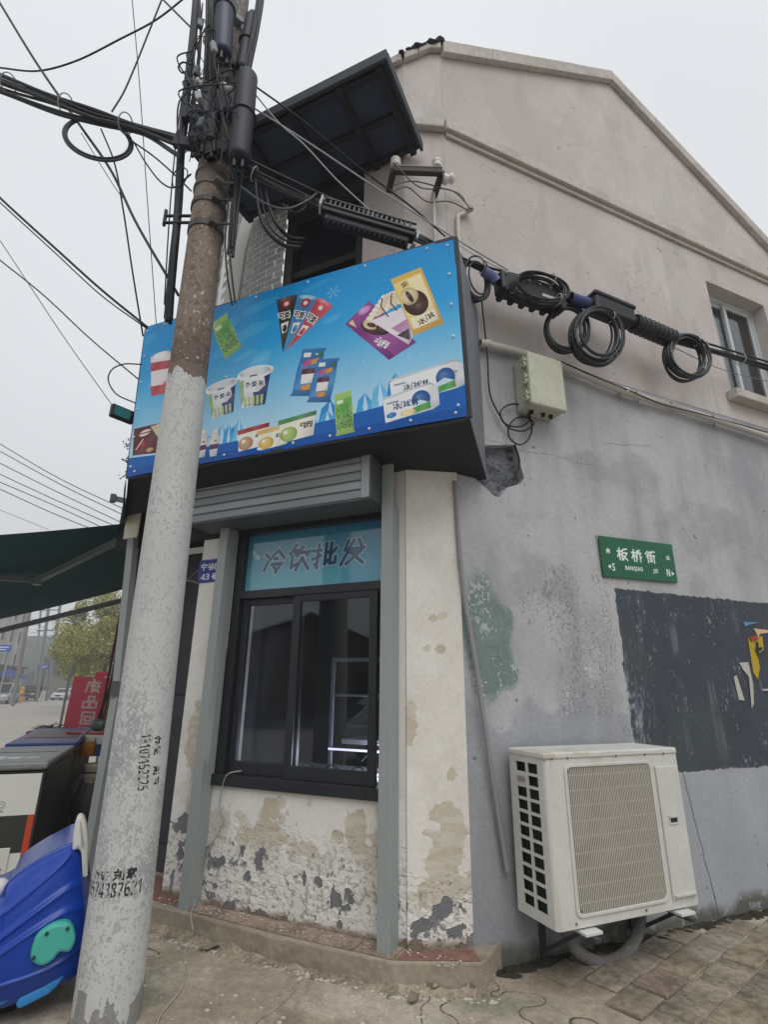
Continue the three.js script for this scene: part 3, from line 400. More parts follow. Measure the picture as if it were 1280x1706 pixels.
// ---------------------------------------------------------------- blue shop board over the window
{
  const sgn = thing('shop_board', 'long blue shop board printed with ice creams above the window', 'sign', PC, RC);
  const TL = [-2.70, 4.74, 0.6], TR = [0.25, 4.69, 0.5], BR = [0.29, 3.21, 0.5], BL = [-2.6, 3.215, 0.6], L3 = (a, b, t) => a.map((v, i) => v + (b[i] - v) * t);
  const at = (u, v, d = 0) => { const p = L3(L3(BL, BR, u), L3(TL, TR, u), v), w = 0.012 * Math.exp(-(((u - 0.42) / 0.06) ** 2)) * (0.4 + v) + 0.006 * Math.sin(u * 9 + v * 2) + 0.003 * Math.sin(v * 7 + u * 23); p[2] += w + d; return p; };
  const tex = canvasTex(2048, 1064, (g, W, H) => {
    const k = g.createLinearGradient(0, 0, 0, H); k.addColorStop(0, '#058cd2'); k.addColorStop(0.35, '#2ba2e0'); k.addColorStop(0.62, '#80c4ea'); k.addColorStop(0.85, '#b4dbf2'); g.fillStyle = k; g.fillRect(0, 0, W, H);
    const shd = (c, f) => { const h = parseInt(c.slice(1), 16); return 'rgb(' + [h >> 16, (h >> 8) & 255, h & 255].map((v) => Math.round(f > 1 ? v + (255 - v) * (f - 1) : v * f)).join(',') + ')'; };
    const P = (c, ...p) => { if (c[0] === '#') { const xs = p.map((q) => q[0]), ys = p.map((q) => q[1]), k2 = g.createLinearGradient(Math.min(...xs), Math.min(...ys), Math.max(...xs), Math.max(...ys)); k2.addColorStop(0, shd(c, 1.12)); k2.addColorStop(0.35, c); k2.addColorStop(0.6, shd(c, 1.16)); k2.addColorStop(1, shd(c, 0.84)); g.fillStyle = k2; } else g.fillStyle = c; g.beginPath(); p.forEach((q, i) => (i ? g.lineTo(q[0], q[1]) : g.moveTo(q[0], q[1]))); g.closePath(); g.fill(); };
    const E = (c, p, rx, ry, r = 0) => { if (c[0] === '#' && rx > 8) { const k2 = g.createRadialGradient(p[0] - rx * 0.3, p[1] - ry * 0.4, 1, p[0], p[1], Math.max(rx, ry)); k2.addColorStop(0, shd(c, 1.25)); k2.addColorStop(0.6, c); k2.addColorStop(1, shd(c, 0.8)); g.fillStyle = k2; } else g.fillStyle = c; g.beginPath(); g.ellipse(p[0], p[1], rx, ry, r, 0, 7); g.fill(); };
    const L = (c, w, ...p) => { g.strokeStyle = c; g.lineWidth = w; g.lineCap = 'round'; g.beginPath(); p.forEach((q, i) => (i ? g.lineTo(q[0], q[1]) : g.moveTo(q[0], q[1]))); g.stroke(); };
    const tilt = (p, r, f) => { g.save(); g.translate(p[0], p[1]); g.rotate(r); f(); g.restore(); };
    for (let i = 0; i < 260; i++) { g.globalAlpha = 0.05 + 0.2 * hash(i, 1); E('#e8f6ff', [hash(i, 2) * W, hash(i, 3) * H * 0.85], 2 + 5 * hash(i, 4), 2 + 5 * hash(i, 4)); } g.globalAlpha = 0.16; for (let i = 0; i < 14; i++) E('#d8efff', [hash(i, 12) * W, hash(i, 13) * H * 0.5], 60 + 90 * hash(i, 14), 18 + 30 * hash(i, 15), -0.2); g.globalAlpha = 1;
    // ice shards along the foot
    const shard = (a, n, w, h) => { for (let i = 0; i < n; i++) { const x = a[0] + (i / n) * w, hh = h * (0.45 + 0.55 * hash(i, a[0] | 0)), ww = (w / n) * 1.5; P(['#3f9fdc', '#6bbce8', '#2a86cc', '#9bd6f2'][i % 4], [x, a[1]], [x + ww * 0.2, a[1] - hh * 0.8], [x + ww * 0.5, a[1] - hh], [x + ww * 0.9, a[1] - hh * 0.55], [x + ww, a[1]]); P('rgba(225,244,255,0.75)', [x + ww * 0.5, a[1] - hh], [x + ww * 0.62, a[1] - hh * 0.5], [x + ww * 0.48, a[1] - hh * 0.1], [x + ww * 0.4, a[1] - hh * 0.55]); P('rgba(20,90,170,0.5)', [x + ww * 0.9, a[1] - hh * 0.55], [x + ww, a[1]], [x + ww * 0.7, a[1]]); } };
    shard([526,1035], 3, 260, 230); shard([675,1042], 2, 130, 230); shard([1047,1028], 3, 330, 220); shard([1278,1000], 2, 150, 130); shard([1484,998], 3, 250, 250); shard([1956,923], 1, 90, 110);
    // blue foot band, slightly waved
    g.fillStyle = '#1560b4'; g.beginPath(); g.moveTo(0, H); g.lineTo(0, H * 0.885); g.bezierCurveTo(W * 0.3, H * 0.93, W * 0.6, H * 0.9, W, H * 0.845); g.lineTo(W, H); g.fill();
    g.fillStyle = '#0f52a4'; g.fillRect(0, H * 0.955, W, H * 0.05);
    // tub at the far left and dark packs under it
    P('#e9dfe2', [77,248], [255,262], [266,550], [119,539]); E('#f3eeee', [163,260], 78, 26, -0.02); P('#b23a44', [83,298], [261,315], [262,376], [90,361]); P('#b8444c', [102,472], [264,487], [266,554], [120,543]); E('#d8647a', [232,480], 26, 22);
    P('#5a2226', [15,751], [205,747], [218,944], [28,931]); E('#e2d8d2', [107,793], 48, 20, -0.2); L('#7a2a30', 8, [57,796], [156,790]); P('#c9bf9e', [144,759], [232,748], [236,869]); E('#8f2f2c', [103,872], 40, 24); E('#c88f6a', [161,914], 30, 14); L('#e6d6c0', 8, [51,895], [98,835]);
    // green packets
    const green = (c, s, r) => tilt(c, r, () => { g.scale(s, s); P('#9cc763', [-60, -140], [60, -140], [52, -110], [60, 0], [55, 110], [64, 140], [-62, 140], [-54, 110], [-60, 0], [-54, -110]); P('#6fb04e', [-54, -100], [54, -100], [52, 96], [-52, 96]); g.fillStyle = '#e2ead0'; g.fillRect(-46, -94, 44, 26); P('#57a044', [-22, -60], [34, -66], [36, 30], [-10, 40]); for (let i = 0; i < 70; i++) { const x = -50 + 100 * hash(i, 41), y = -40 + 140 * hash(i, 42); if (Math.abs(x) > 24 || y > 46) { E('#3b4a2a', [x, y], 6, 5); E('#d9dba4', [x + 2, y - 2], 3, 2.5); } } });
    green([650,236], 1.12, -0.42); green([1429,921], 0.86, -0.05);
    // white tubs with a dark blue label
    const tub = (c, s, r) => tilt(c, r, () => { g.scale(s, s); P('#d9dde4', [-98, -70], [98, -70], [74, 120], [-70, 120]); P('#2b3a68', [-20, -66], [98, -70], [74, 120], [10, 120]); P('#e6e8ea', [-70, -30], [-30, -56], [60, -46], [70, 10], [30, 40], [-60, 36]); P('#9db86a', [-94, -40], [-70, -62], [-58, 60], [-72, 110]); P('#c8a24a', [-14, -64], [18, -66], [10, -46]); for (let i = 0; i < 5; i++) P('#b4c58a', [-52 + i * 24, 116], [-60 + i * 26, 60], [-44 + i * 26, 58], [-36 + i * 24, 116]); g.strokeStyle = '#2b3156'; words(g, '香', 0, 0, 0, 0); ['多', '爱', '冰'].forEach((ch, i) => glyph(g, ch, -58 + i * 42, -28, 32, 4)); g.fillStyle = '#eef0f1'; g.beginPath(); g.ellipse(0, -78, 114, 40, 0, 0, 7); g.fill(); P('#eef0f1', [-114, -80], [114, -80], [106, -58], [-106, -58]); E('#dde1e5', [0, -84], 96, 26); g.fillStyle = '#50617a'; g.fillRect(-30, -66, 46, 9); });
    GL['香'] = '5122 0393 5359 5303 5396 2575 2577 7577 2979'; tub([656,664], 1.0, -0.12); tub([875,638], 1.08, 0.02);
    // three cones fanned out
    const cone = (a, b, tip, c1, c2, c3) => { P(c1, a, b, tip); const m = [(a[0] + b[0]) / 2, (a[1] + b[1]) / 2], at = (t) => [m[0] + (tip[0] - m[0]) * t, m[1] + (tip[1] - m[1]) * t], ang = Math.atan2(tip[1] - m[1], tip[0] - m[0]) - Math.PI / 2, w = Math.hypot(b[0] - a[0], b[1] - a[1]); tilt(at(0), ang, () => { E(c2, [0, 0], w / 2, 14); E(c3, [0, 36], w * 0.22, 30); E('#e9d8d4', [0, 38], w * 0.12, 14); g.lineWidth = 4; for (const [lw, col] of [[16, '#efefec'], [6, '#242428']]) { g.strokeStyle = col; words(g, '可爱', -w * 0.34, 92, 42, lw, 1.12, 0.8); } P('#e8e2dc', [-w * 0.2, 170], [w * 0.16, 160], [w * 0.1, 230], [-w * 0.1, 240]); E(c1, [0, 205], w * 0.1, 24); }); };
    cone([999,83], [1138,104], [1052,464], '#2a2728', '#4a4546', '#b4303a'); cone([1145,107], [1272,158], [1063,459], '#3c77a8', '#8fc0dc', '#b4303a'); cone([1272,158], [1361,253], [1074,454], '#b63840', '#d8727a', '#d85a62');
    for (let i = 0; i < 6; i++) { const a = (i * Math.PI) / 3, c = [1369,146]; g.globalAlpha = 0.35; L('#cfeaf8', 4, c, [c[0] + 44 * Math.cos(a), c[1] + 44 * Math.sin(a)]); for (const t of [18, 30]) for (const s of [-0.6, 0.6]) L('#cfeaf8', 3, [c[0] + t * Math.cos(a), c[1] + t * Math.sin(a)], [c[0] + t * Math.cos(a) + 14 * Math.cos(a + s), c[1] + t * Math.sin(a) + 14 * Math.sin(a + s)]); } g.globalAlpha = 1;
    // two blue bags (plain print)
    for (const [c, s] of [[[1219,630], 0.92], [[1309,703], 0.82]]) tilt(c, 0.2, () => { g.scale(s, s); P('#2c6ba8', [-80, -160], [90, -160], [78, -130], [86, 0], [80, 130], [92, 156], [-92, 156], [-80, 130], [-84, 0], [-76, -130]); P('#3a83c2', [-70, -60], [80, -70], [76, 110], [-70, 116]); g.fillStyle = '#e8eaea'; g.fillRect(-60, -134, 50, 30); E('#35653a', [54, -116], 20, 15); P('#b34a86', [-58, -70], [-8, -92], [8, -56], [-44, -36]); P('#d08a3a', [-4, -84], [50, -96], [54, -64], [6, -50]); P('#e7e6e2', [-44, 10], [38, 4], [42, 70], [-38, 76]); P('#58283a', [-50, -22], [36, -30], [44, 6], [-48, 14]); P('#d98b34', [-30, 86], [30, 80], [34, 114], [-26, 118]); });
    // purple packet, soft ice, yellow packet
    P('#8e3f8c', [1439,383], [1575,269], [1826,600], [1681,672]); P('#7a2f7c', [1439,383], [1468,360], [1714,655], [1681,672]); P('#d8c9a2', [1460,385], [1482,367], [1509,429]); E('#cf8fc6', [1550,324], 40, 22, -0.5);
    tilt([1612,450], 0.55, () => { E('#3a2420', [0, 0], 92, 46); E('#d8c49a', [-34, -8], 52, 32); E('#3a2420', [-30, -4], 28, 13); E('#54322c', [40, -8], 40, 26); g.strokeStyle = '#efe6f0'; g.lineWidth = 6; words(g, '甄稀', 40, 58, 40, 6, 1.1); });
    P('#e6dfe6', [1586,404], [1756,365], [1812,557], [1784,604]); for (let r = 0; r < 6; r++) for (let i = 0; i < 5; i++) E(i % 2 ? '#e2d2b4' : '#efe4cc', [1586,381].map((v, k) => v + (k ? -r * 22 - i * 15 + r * i * 2.2 : i * (42 - r * 4) + r * 15)), 30 - r * 2, 17, -0.4); L('#5a3c30', 7, [1651,276], [1643,328], [1681,401]); L('#5a3c30', 7, [1703,261], [1697,321], [1729,376]);
    P('#b98ab4', [1695,480], [1792,440], [1799,575]); P('#40363a', [1726,533], [1789,506], [1792,580]);
    P('#dcae4e', [1700,165], [1869,141], [1969,527], [1812,557]); P('#e9d27a', [1715,202], [1864,175], [1946,495], [1808,519]); P('#f0e3ae', [1790,194], [1864,182], [1941,475], [1873,493]); P('#efe6cc', [1798,449], [1928,427], [1946,495], [1814,520]);
    tilt([1820,335], -0.42, () => { E('#39221c', [0, 26], 62, 86); E('#54352b', [10, 60], 36, 36); E('#dcc79a', [-8, -34], 46, 58); E('#39221c', [-8, -30], 12, 44); g.strokeStyle = '#3e3322'; words(g, '冰淇', -46, 128, 40, 5, 1.15); g.strokeStyle = '#5d5a58'; words(g, '爱', -14, -138, 34, 4); });
    // cartons on the right
    const carton = (o, w, h, tx) => tilt(o, -0.06, () => { P('#c9ccd2', [0, 0], [w, -24], [w + 30, 6], [w, 10], [12, 16]); P('#e9eaec', [0, 14], [w, -12], [w, h - 14], [4, h]); P('#d4d8de', [w, -12], [w + 34, 8], [w + 32, h - 30], [w, h - 14]); E('#2f5f9e', [w - 54, h * 0.42], 46, h * 0.36, -0.05); P('#c7dcea', [w - 98, h * 0.55], [w - 60, h * 0.42], [w - 10, h * 0.6], [w - 14, h - 34], [w - 94, h - 26]); P('#4d9b48', [w - 98, h - 44], [w - 12, h - 62], [w - 10, h - 24], [w - 96, h - 12]); g.strokeStyle = '#33496e'; words(g, '冰淇淋', w * 0.2, h * 0.3, 40, 5, 1.05); g.fillStyle = '#8792a8'; g.fillRect(20, 34, 60, 9); E('#3c79c4', [38, h - 34], 26, 15); E('#efd7a0', [w * 0.5, h - 26], 40, 18); });
    carton([1680,789], 330, 150, 1); carton([1641,885], 246, 140, 0);
    // lidded cartons at the foot
    const bx = (o, w, h, lid, ball) => tilt(o, -0.03, () => { P('#ece8da', [0, 0], [w, -8], [w - 14, h - 8], [4, h]); P(lid, [-8, -20], [w + 6, -30], [w + 4, -4], [-6, 8]); E(ball, [w * 0.26, h * 0.62], w * 0.24, h * 0.36); E('#f2eede', [w * 0.18, h * 0.5], w * 0.08, h * 0.1); g.strokeStyle = '#3a3230'; words(g, '甄稀', w * 0.58, h * 0.2, 34, 5, 1.1); });
    bx([790,922], 190, 110, '#a83a3e', '#c89a7c'); bx([918,946], 190, 100, '#dcb66c', '#e2c064'); bx([1047,909], 220, 118, '#4d8a52', '#a9c66a');
    // two cups of soft ice
    for (const o of [[548,945], [630,952]]) { P('#d7d9df', [o[0] - 34, o[1] - 10], [o[0] + 34, o[1] - 10], [o[0] + 22, o[1] + 80], [o[0] - 22, o[1] + 80]); g.fillStyle = '#6b3a5e'; g.fillRect(o[0] - 30, o[1] + 6, 60, 30); for (let r = 0; r < 4; r++) E('#ece6e0', [o[0] + 3 * (r % 2), o[1] - 16 - r * 19], 40 - r * 8, 20); E('#a58a86', [o[0] + 8, o[1] - 14], 12, 7); }
  });
  // printed sheet, gently buckled
  const n = 48, m = 14, pos = [], uv = [], id = []; for (let j = 0; j <= m; j++) for (let i = 0; i <= n; i++) { pos.push(...at(i / n, j / m)); uv.push(i / n, j / m); }
  for (let j = 0; j < m; j++) for (let i = 0; i < n; i++) { const a = j * (n + 1) + i; id.push(a, a + 1, a + n + 2, a, a + n + 2, a + n + 1); }
  const sheet = new THREE.BufferGeometry(); sheet.setAttribute('position', new THREE.Float32BufferAttribute(pos, 3)); sheet.setAttribute('uv', new THREE.Float32BufferAttribute(uv, 2)); sheet.setIndex(id); sheet.computeVertexNormals();
  part(sgn, 'printed_sheet', sheet, new THREE.MeshPhysicalMaterial({ map: tex, roughness: 0.34, specularIntensity: 0.5, clearcoat: 0.06, clearcoatRoughness: 0.1 }));
  const quad = (a, b, c, d, t = 0.006) => { const g = new THREE.BufferGeometry(), A = v3(a), B = v3(b), C = v3(c), D = v3(d), nn = B.clone().sub(A).cross(D.clone().sub(A)).normalize().multiplyScalar(-t), v = [A, B, C, D, ...[A, B, C, D].map((q) => q.clone().add(nn))], f = [[0, 1, 2], [0, 2, 3], [5, 4, 7], [5, 7, 6], [4, 5, 1], [4, 1, 0], [6, 7, 3], [6, 3, 2], [5, 6, 2], [5, 2, 1], [7, 4, 0], [7, 0, 3]], p = []; for (const t3 of f) for (const k of t3) p.push(v[k].x, v[k].y, v[k].z); g.setAttribute('position', new THREE.Float32BufferAttribute(p, 3)); g.computeVertexNormals(); return boxUV(g); };
  const bk = (p) => [p[0], p[1], p[2] - 0.012], RBb = [0.2, 3.12, -0.36], RBt = [0.2, 4.72, -0.36], LBb = [-3.2, 3.08, 0.08], LBt = [-3.2, 4.75, 0.08], edge = S(0x23262f, 0.5), side = S(0x70747a, 0.55, { metalness: 0.15 });
  const fr = (a, b) => bar(a, b, 0.03, 0.03), dn = (p, x = 0, y = 0) => [p[0] + x, p[1] + y, p[2] - 0.022];
  part(sgn, 'frame', [fr(dn(TL), dn(TR)), fr(dn(BL), dn(BR)), fr(dn(TR, 0.01), dn(BR, 0.01)), fr(dn(TL, -0.01), dn(BL, -0.01))], edge);
  part(sgn, 'end_panel', quad(dn(BR, 0.012), RBb, RBt, dn(TR, 0.012)), side);
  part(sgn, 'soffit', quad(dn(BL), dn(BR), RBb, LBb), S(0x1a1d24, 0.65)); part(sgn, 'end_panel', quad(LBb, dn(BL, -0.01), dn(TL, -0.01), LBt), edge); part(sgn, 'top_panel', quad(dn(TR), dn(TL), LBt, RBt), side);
  part(sgn, 'valance', quad([-3.2, 3.0, 0.09], [-2.66, 3.13, 0.56], [-2.66, 3.215, 0.56], [-3.2, 3.08, 0.09]), edge);
  const cap = ball(0.011, 0, 0, 0, 8), cm = S(0xd6e6ee, 0.3); const sc = (u, v) => part(sgn, 'screw', cap, cm).position.set(...at(u, v, 0.002));
  for (let i = 0; i < 10; i++) sc(0.03 + i * 0.105, 0.025); for (let i = 0; i < 6; i++) { sc(0.08 + i * 0.17, 0.975); sc(0.982, 0.06 + i * 0.18); sc(0.012, 0.06 + i * 0.18); } sc(0.33, 0.5); sc(0.45, 0.42); sc(0.62, 0.5); sc(0.8, 0.5);
  // small flood lamp and a bracket light on the far end
  const fl = thing('flood_lamp', 'small black flood lamp with a teal face at the left end of the shop board', 'lamp', [-2.285,3.803,-4.095], 0.9);
  part(fl, 'housing', rbox(0.2, 0.12, 0.05, 0.012), M.black); part(fl, 'lens', rbox(0.14, 0.085, 0.006, 0.002, -0.01, 0, 0.028), S(0x2f6f72, 0.15)); part(fl, 'arm', bar([0.1, 0, 0], [0.3, 0.02, -0.1], 0.02), M.black);
  const bl = thing('bracket_lamp', 'little grey lamp arm sticking out under the left end of the shop board', 'lamp', [-2.443,3.203,-4.614], 0.5);
  part(bl, 'arm', bar([-0.05, 0, 0], [0.2, 0.0, -0.05], 0.03, 0.045), S(0x8d9092, 0.5)); part(bl, 'head', rbox(0.05, 0.075, 0.06, 0.008, -0.06, 0, 0), S(0x55595c, 0.5));
}
// ---------------------------------------------------------------- house number plate
{
  const tx = canvasTex(256, 256, (g, W, H) => { g.fillStyle = '#1c2f86'; g.fillRect(0, 0, W, H); g.strokeStyle = '#dfe3ea'; words(g, '宁谷路', 22, 44, 70, 11, 1.16); g.fillStyle = '#dfe3ea'; g.font = 'bold 92px sans-serif'; g.fillText('43', 34, 226); words(g, '号', 150, 158, 66, 11); });
  const p = thing('house_number_plate', 'small blue house number plate half hidden behind the shutter rail', 'number plate', [PC[0] - 2.165 * Math.cos(RC) - 0.025 * Math.sin(RC), 2.515, PC[2] + 2.165 * Math.sin(RC) - 0.025 * Math.cos(RC)], RC);
  part(p, 'plate', planar(rbox(0.25, 0.2, 0.006, 0.002), -0.125, -0.1, 0.25, 0.2), S(0xffffff, 0.4, { map: tx }));
}
// ---------------------------------------------------------------- street name sign, torn posters
{
  const tx = canvasTex(1024, 404, (g, W, H) => {
    g.fillStyle = '#075c3d'; g.fillRect(0, 0, W, H); g.strokeStyle = g.fillStyle = '#dfe9e2'; words(g, '板桥街', 222, 92, 128, 17, 1.52); words(g, '南', 74, 120, 46, 8); words(g, '北', 906, 126, 46, 8);
    g.font = 'bold 104px sans-serif'; g.save(); g.scale(0.8, 1); g.fillText('S', 126 / 0.8, 338); g.fillText('N', 872 / 0.8, 344); g.restore(); g.font = 'bold 58px sans-serif'; g.save(); g.scale(0.92, 1); g.fillText('BANQIAO', 300 / 0.92, 318); g.fillText('JIE', 690 / 0.92, 322); g.restore();
    g.beginPath(); g.moveTo(72, 300); g.lineTo(112, 276); g.lineTo(112, 326); g.fill(); g.beginPath(); g.moveTo(990, 312); g.lineTo(952, 288); g.lineTo(952, 336); g.fill();
  });
  const c = Math.cos(RW), s = Math.sin(RW), p = thing('street_sign', 'green street name sign screwed to the grey side wall', 'street sign', [PW[0] + 1.782 * c + 0.02 * s, 2.634, PW[2] - 1.782 * s + 0.02 * c], RW), q = part(p, 'plate', planar(rbox(0.86, 0.345, 0.012, 0.004), -0.43, -0.1725, 0.86, 0.345), S(0xffffff, 0.38, { map: tx })); q.rotation.z = 0.026; q.rotation.x = 0.03;
  part(p, 'backing', rbox(0.8, 0.29, 0.014, 0.003, 0, 0, -0.014, 0, 0, 0.026), S(0x0a3d28, 0.6));
  const torn = (name, label, pts, m) => { const t = thing(name, label, 'poster scrap', PW, RW); const g = slab(pts, 0.003, 0.005), a = g.attributes.position; for (let i = 0; i < a.count; i++) a.setZ(i, a.getZ(i) + 0.006 * noise(a.getX(i) * 30, a.getY(i) * 30)); g.computeVertexNormals(); part(t, 'paper', g, m); return t; };
  const y1 = torn('torn_poster', 'torn yellow strip of poster stuck on the dark painted patch', [[3.028,2.039], [3.238,2.065], [3.215,1.945], [3.112,1.888], [3.111,1.784], [3.044,1.679], [3.006,1.74]], S(0xb59a24, 0.8));
  part(y1, 'red_edge', slab([[3.038,2.045], [3.139,2.071], [3.159,2.029], [3.053,2.013]], 0.016, 0.018), S(0xa23a2a, 0.8)); part(y1, 'black_print', [[1257, 1072], [1260, 1080]].map((q, i) => slab(i ? [[3.083,1.951], [3.188,1.965], [3.171,1.938], [3.083,1.924]] : [[3.117,2.005], [3.145,2.012], [3.129,1.889], [3.096,1.888]], 0.016 + i * 0.003, 0.017 + i * 0.003)), M.black);
  torn('torn_poster', 'torn white strip of poster below the yellow one', [[2.838,1.818], [2.961,1.826], [2.965,1.638], [2.93,1.478], [2.885,1.439], [2.898,1.527], [2.928,1.698], [2.875,1.757]], S(0xb6b3ac, 0.85));
  torn('torn_poster', 'narrow slanting white scrap left of the other torn posters', [[2.73,1.694], [2.774,1.71], [2.804,1.527], [2.812,1.502], [2.743,1.507]], S(0xbab7b0, 0.85));
  torn('torn_poster', 'orange and white scrap at the top of the torn posters', [[3.141,2.131], [3.363,2.126], [3.355,2.103], [3.211,2.085], [3.174,2.051]], S(0xc9b08a, 0.85));
  torn('torn_poster', 'small blue and white scrap above the yellow poster strip', [[3.007,2.183], [3.246,2.191], [3.084,2.16], [3.019,2.14]], S(0x5f86a6, 0.85));
  torn('torn_poster', 'thin white scrap at the right edge of the dark painted patch', [[3.066,1.598], [3.2,1.605], [3.193,1.585], [3.094,1.584]], S(0xb6b3ac, 0.85));
}
// ---------------------------------------------------------------- air conditioner
{
  const a = thing('air_conditioner', 'weathered white air conditioner outdoor unit hung low on the side wall', 'air conditioner', PW, RW), x0 = 0.29, x1 = 1.39, y0 = 0.31, y1 = 1.17, z0 = 0.07, z1 = 0.42;
  const ct = paint(512, 512, 0, 0, 1.2, 1.2, (x, y) => { const b = fbm(x * 3, y * 3, 4), c = fbm(x * 40, y * 30, 3); let q = mix([196, 195, 189], [208, 208, 202], b); q = mix(q, [176, 160, 134], 0.5 * sst(0.6, 0.75, fbm(x * 4 + 9, y * 2.2, 5))); if (noise(x * 60, y * 60) > 0.985) q = [120, 92, 70]; return [...q.map((v) => v * (0.97 + 0.06 * c)), 0.5 + 0.1 * c]; }, true); ct.map.repeat.set(1 / 1.2, 1 / 1.2); ct.bumpMap.repeat.set(1 / 1.2, 1 / 1.2);
  const cm = new THREE.MeshStandardMaterial({ map: ct.map, bumpMap: ct.bumpMap, bumpScale: 0.0008, roughness: 0.5 }), dust = S(0xcbc5b8, 0.7), dark = S(0x17191b, 0.8);
  const gx0 = 0.44, gx1 = 1.13, gy0 = 0.37, gy1 = 1.125;
  const rr4 = (a0, b0, a1, b1, r) => [[a0 + r, b0], [a1 - r, b0], [a1 - r * 0.3, b0 + r * 0.3], [a1, b0 + r], [a1, b1 - r], [a1 - r * 0.3, b1 - r * 0.3], [a1 - r, b1], [a0 + r, b1], [a0 + r * 0.3, b1 - r * 0.3], [a0, b1 - r], [a0, b0 + r], [a0 + r * 0.3, b0 + r * 0.3]];
  part(a, 'front_panel', boxUV(slab([[x0 + 0.03, y0], [x1, y0], [x1, y1], [x0 + 0.03, y1]], z1 - 0.012, z1, 0, [rr4(gx0, gy0, gx1, gy1, 0.03)])), cm);
  // left side with two columns of louvre openings and a hand hold
  const holes = []; const sp = (q) => q; for (let r = 0; r < 11; r++) for (let k = 0; k < 2; k++) { if (r === 9 && k === 0) continue; const u0 = -z1 + 0.075 + (1 - k) * 0.115 , v0 = y0 + 0.055 + r * 0.0715; holes.push([[u0, v0], [u0 + 0.096, v0], [u0 + 0.096, v0 + 0.056], [u0, v0 + 0.056]]); }
  const sd = slab([[-z1 + 0.03, y0], [-z0, y0], [-z0, y1], [-z1 + 0.03, y1]], 0, 0.01, 0, holes); boxUV(sd); sd.rotateY(Math.PI / 2); const sp2 = sd.attributes.position; sd.translate(x0, 0, 0); sd.computeBoundingBox(); if (sd.boundingBox.max.z > 0.5 || sd.boundingBox.min.z < 0) throw new Error('side ' + sd.boundingBox.min.z + ' ' + sd.boundingBox.max.z);
  part(a, 'side_panel', sd, cm); part(a, 'hand_hold', [rbox(0.012, 0.03, 0.08, 0.004, x0 - 0.002, y0 + 0.055 + 9 * 0.0715 + 0.03, z1 - 0.075 - 0.16)], S(0x8a8880, 0.6));
  const corner = new THREE.CylinderGeometry(0.03, 0.03, y1 - y0, 10, 1, true, -Math.PI / 2, Math.PI / 2); corner.translate(x0 + 0.03, (y0 + y1) / 2, z1 - 0.03); part(a, 'corner_post', corner, cm);
  part(a, 'right_panel', span(x1 - 0.01, x1, y0, y1, z0, z1 - 0.013, 0.003), cm); part(a, 'back_coil', [box(x1 - x0 - 0.05, y1 - y0 - 0.04, 0.02, (x0 + x1) / 2, (y0 + y1) / 2, z0 + 0.02), box(0.02, y1 - y0 - 0.04, 0.27, x0 + 0.045, (y0 + y1) / 2, z0 + 0.165)], dark); part(a, 'base_pan', span(x0 + 0.02, x1 - 0.012, y0 - 0.006, y0 + 0.012, z0, z1 - 0.014, 0.003), cm);
  part(a, 'top_cover', rbox(x1 - x0 + 0.016, 0.04, z1 - z0 + 0.016, 0.014, (x0 + x1) / 2, y1 + 0.018, (z0 + z1) / 2, 0, 0, 0, 3), cm);
  // fan, shroud and wire guard
  const cx = 0.79, cy = 0.75, fan = []; for (let k = 0; k < 3; k++) { const b = new THREE.TorusGeometry(0.17, 0.1, 4, 10, 1.5); b.scale(1, 1, 0.12); fan.push(xf(b, cx, cy, z1 - 0.13, 0.0, 0, k * 2.094)); } fan.push(cyl(0.06, 0.06, 0.06, cx, cy, z1 - 0.12, Math.PI / 2)); part(a, 'fan', fan, S(0x8b8578, 0.6));
  const sh = new THREE.RingGeometry(0.31, 0.62, 40); sh.translate(cx, cy, z1 - 0.06); const clip = sh.attributes.position; for (let i = 0; i < clip.count; i++) { clip.setX(i, Math.min(gx1 + 0.02, Math.max(gx0 - 0.02, clip.getX(i)))); clip.setY(i, Math.min(gy1 + 0.02, Math.max(gy0 - 0.02, clip.getY(i)))); } part(a, 'fan_shroud', [sh, xf(new THREE.CylinderGeometry(0.31, 0.31, 0.12, 40, 1, true), cx, cy, z1 - 0.12, Math.PI / 2)], S(0x4b443b, 0.8));
  const bars = []; const nb = 50; for (let i = 0; i < nb; i++) { const x = gx0 + 0.012 + (i * (gx1 - gx0 - 0.024)) / (nb - 1); bars.push(box(0.005, gy1 - gy0 - 0.01, 0.006, x, (gy0 + gy1) / 2, z1 + 0.001)); } for (let j = 0; j < 9; j++) bars.push(box(gx1 - gx0 - 0.01, 0.005, 0.005, (gx0 + gx1) / 2, gy0 + 0.05 + j * 0.082, z1 - 0.005));
  tag(part(a, 'fan_guard', bars, dust), 0, 0, 0, 'stuff'); part(a, 'guard_rim', [slab(rr4(gx0 - 0.014, gy0 - 0.014, gx1 + 0.014, gy1 + 0.014, 0.035), z1 + 0.0005, z1 + 0.009, 0.003, [rr4(gx0 + 0.004, gy0 + 0.004, gx1 - 0.004, gy1 - 0.004, 0.028)])].map(boxUV), cm);
  // wiring cover with recess and label slot
  part(a, 'wiring_cover', boxUV(slab([[1.175, 0.36], [1.375, 0.36], [1.375, 1.1], [1.175, 1.1]], z1 + 0.001, z1 + 0.012, 0.005)), cm); part(a, 'cover_lip', span(1.185, 1.368, 0.372, 0.388, z1 + 0.0125, z1 + 0.024, 0.004), cm);
  part(a, 'label_slot', [span(1.225, 1.305, 0.76, 0.815, z1 + 0.0125, z1 + 0.018, 0.003)], cm); part(a, 'slot_opening', span(1.235, 1.295, 0.775, 0.8, z1 + 0.0185, z1 + 0.02, 0.001), dark);
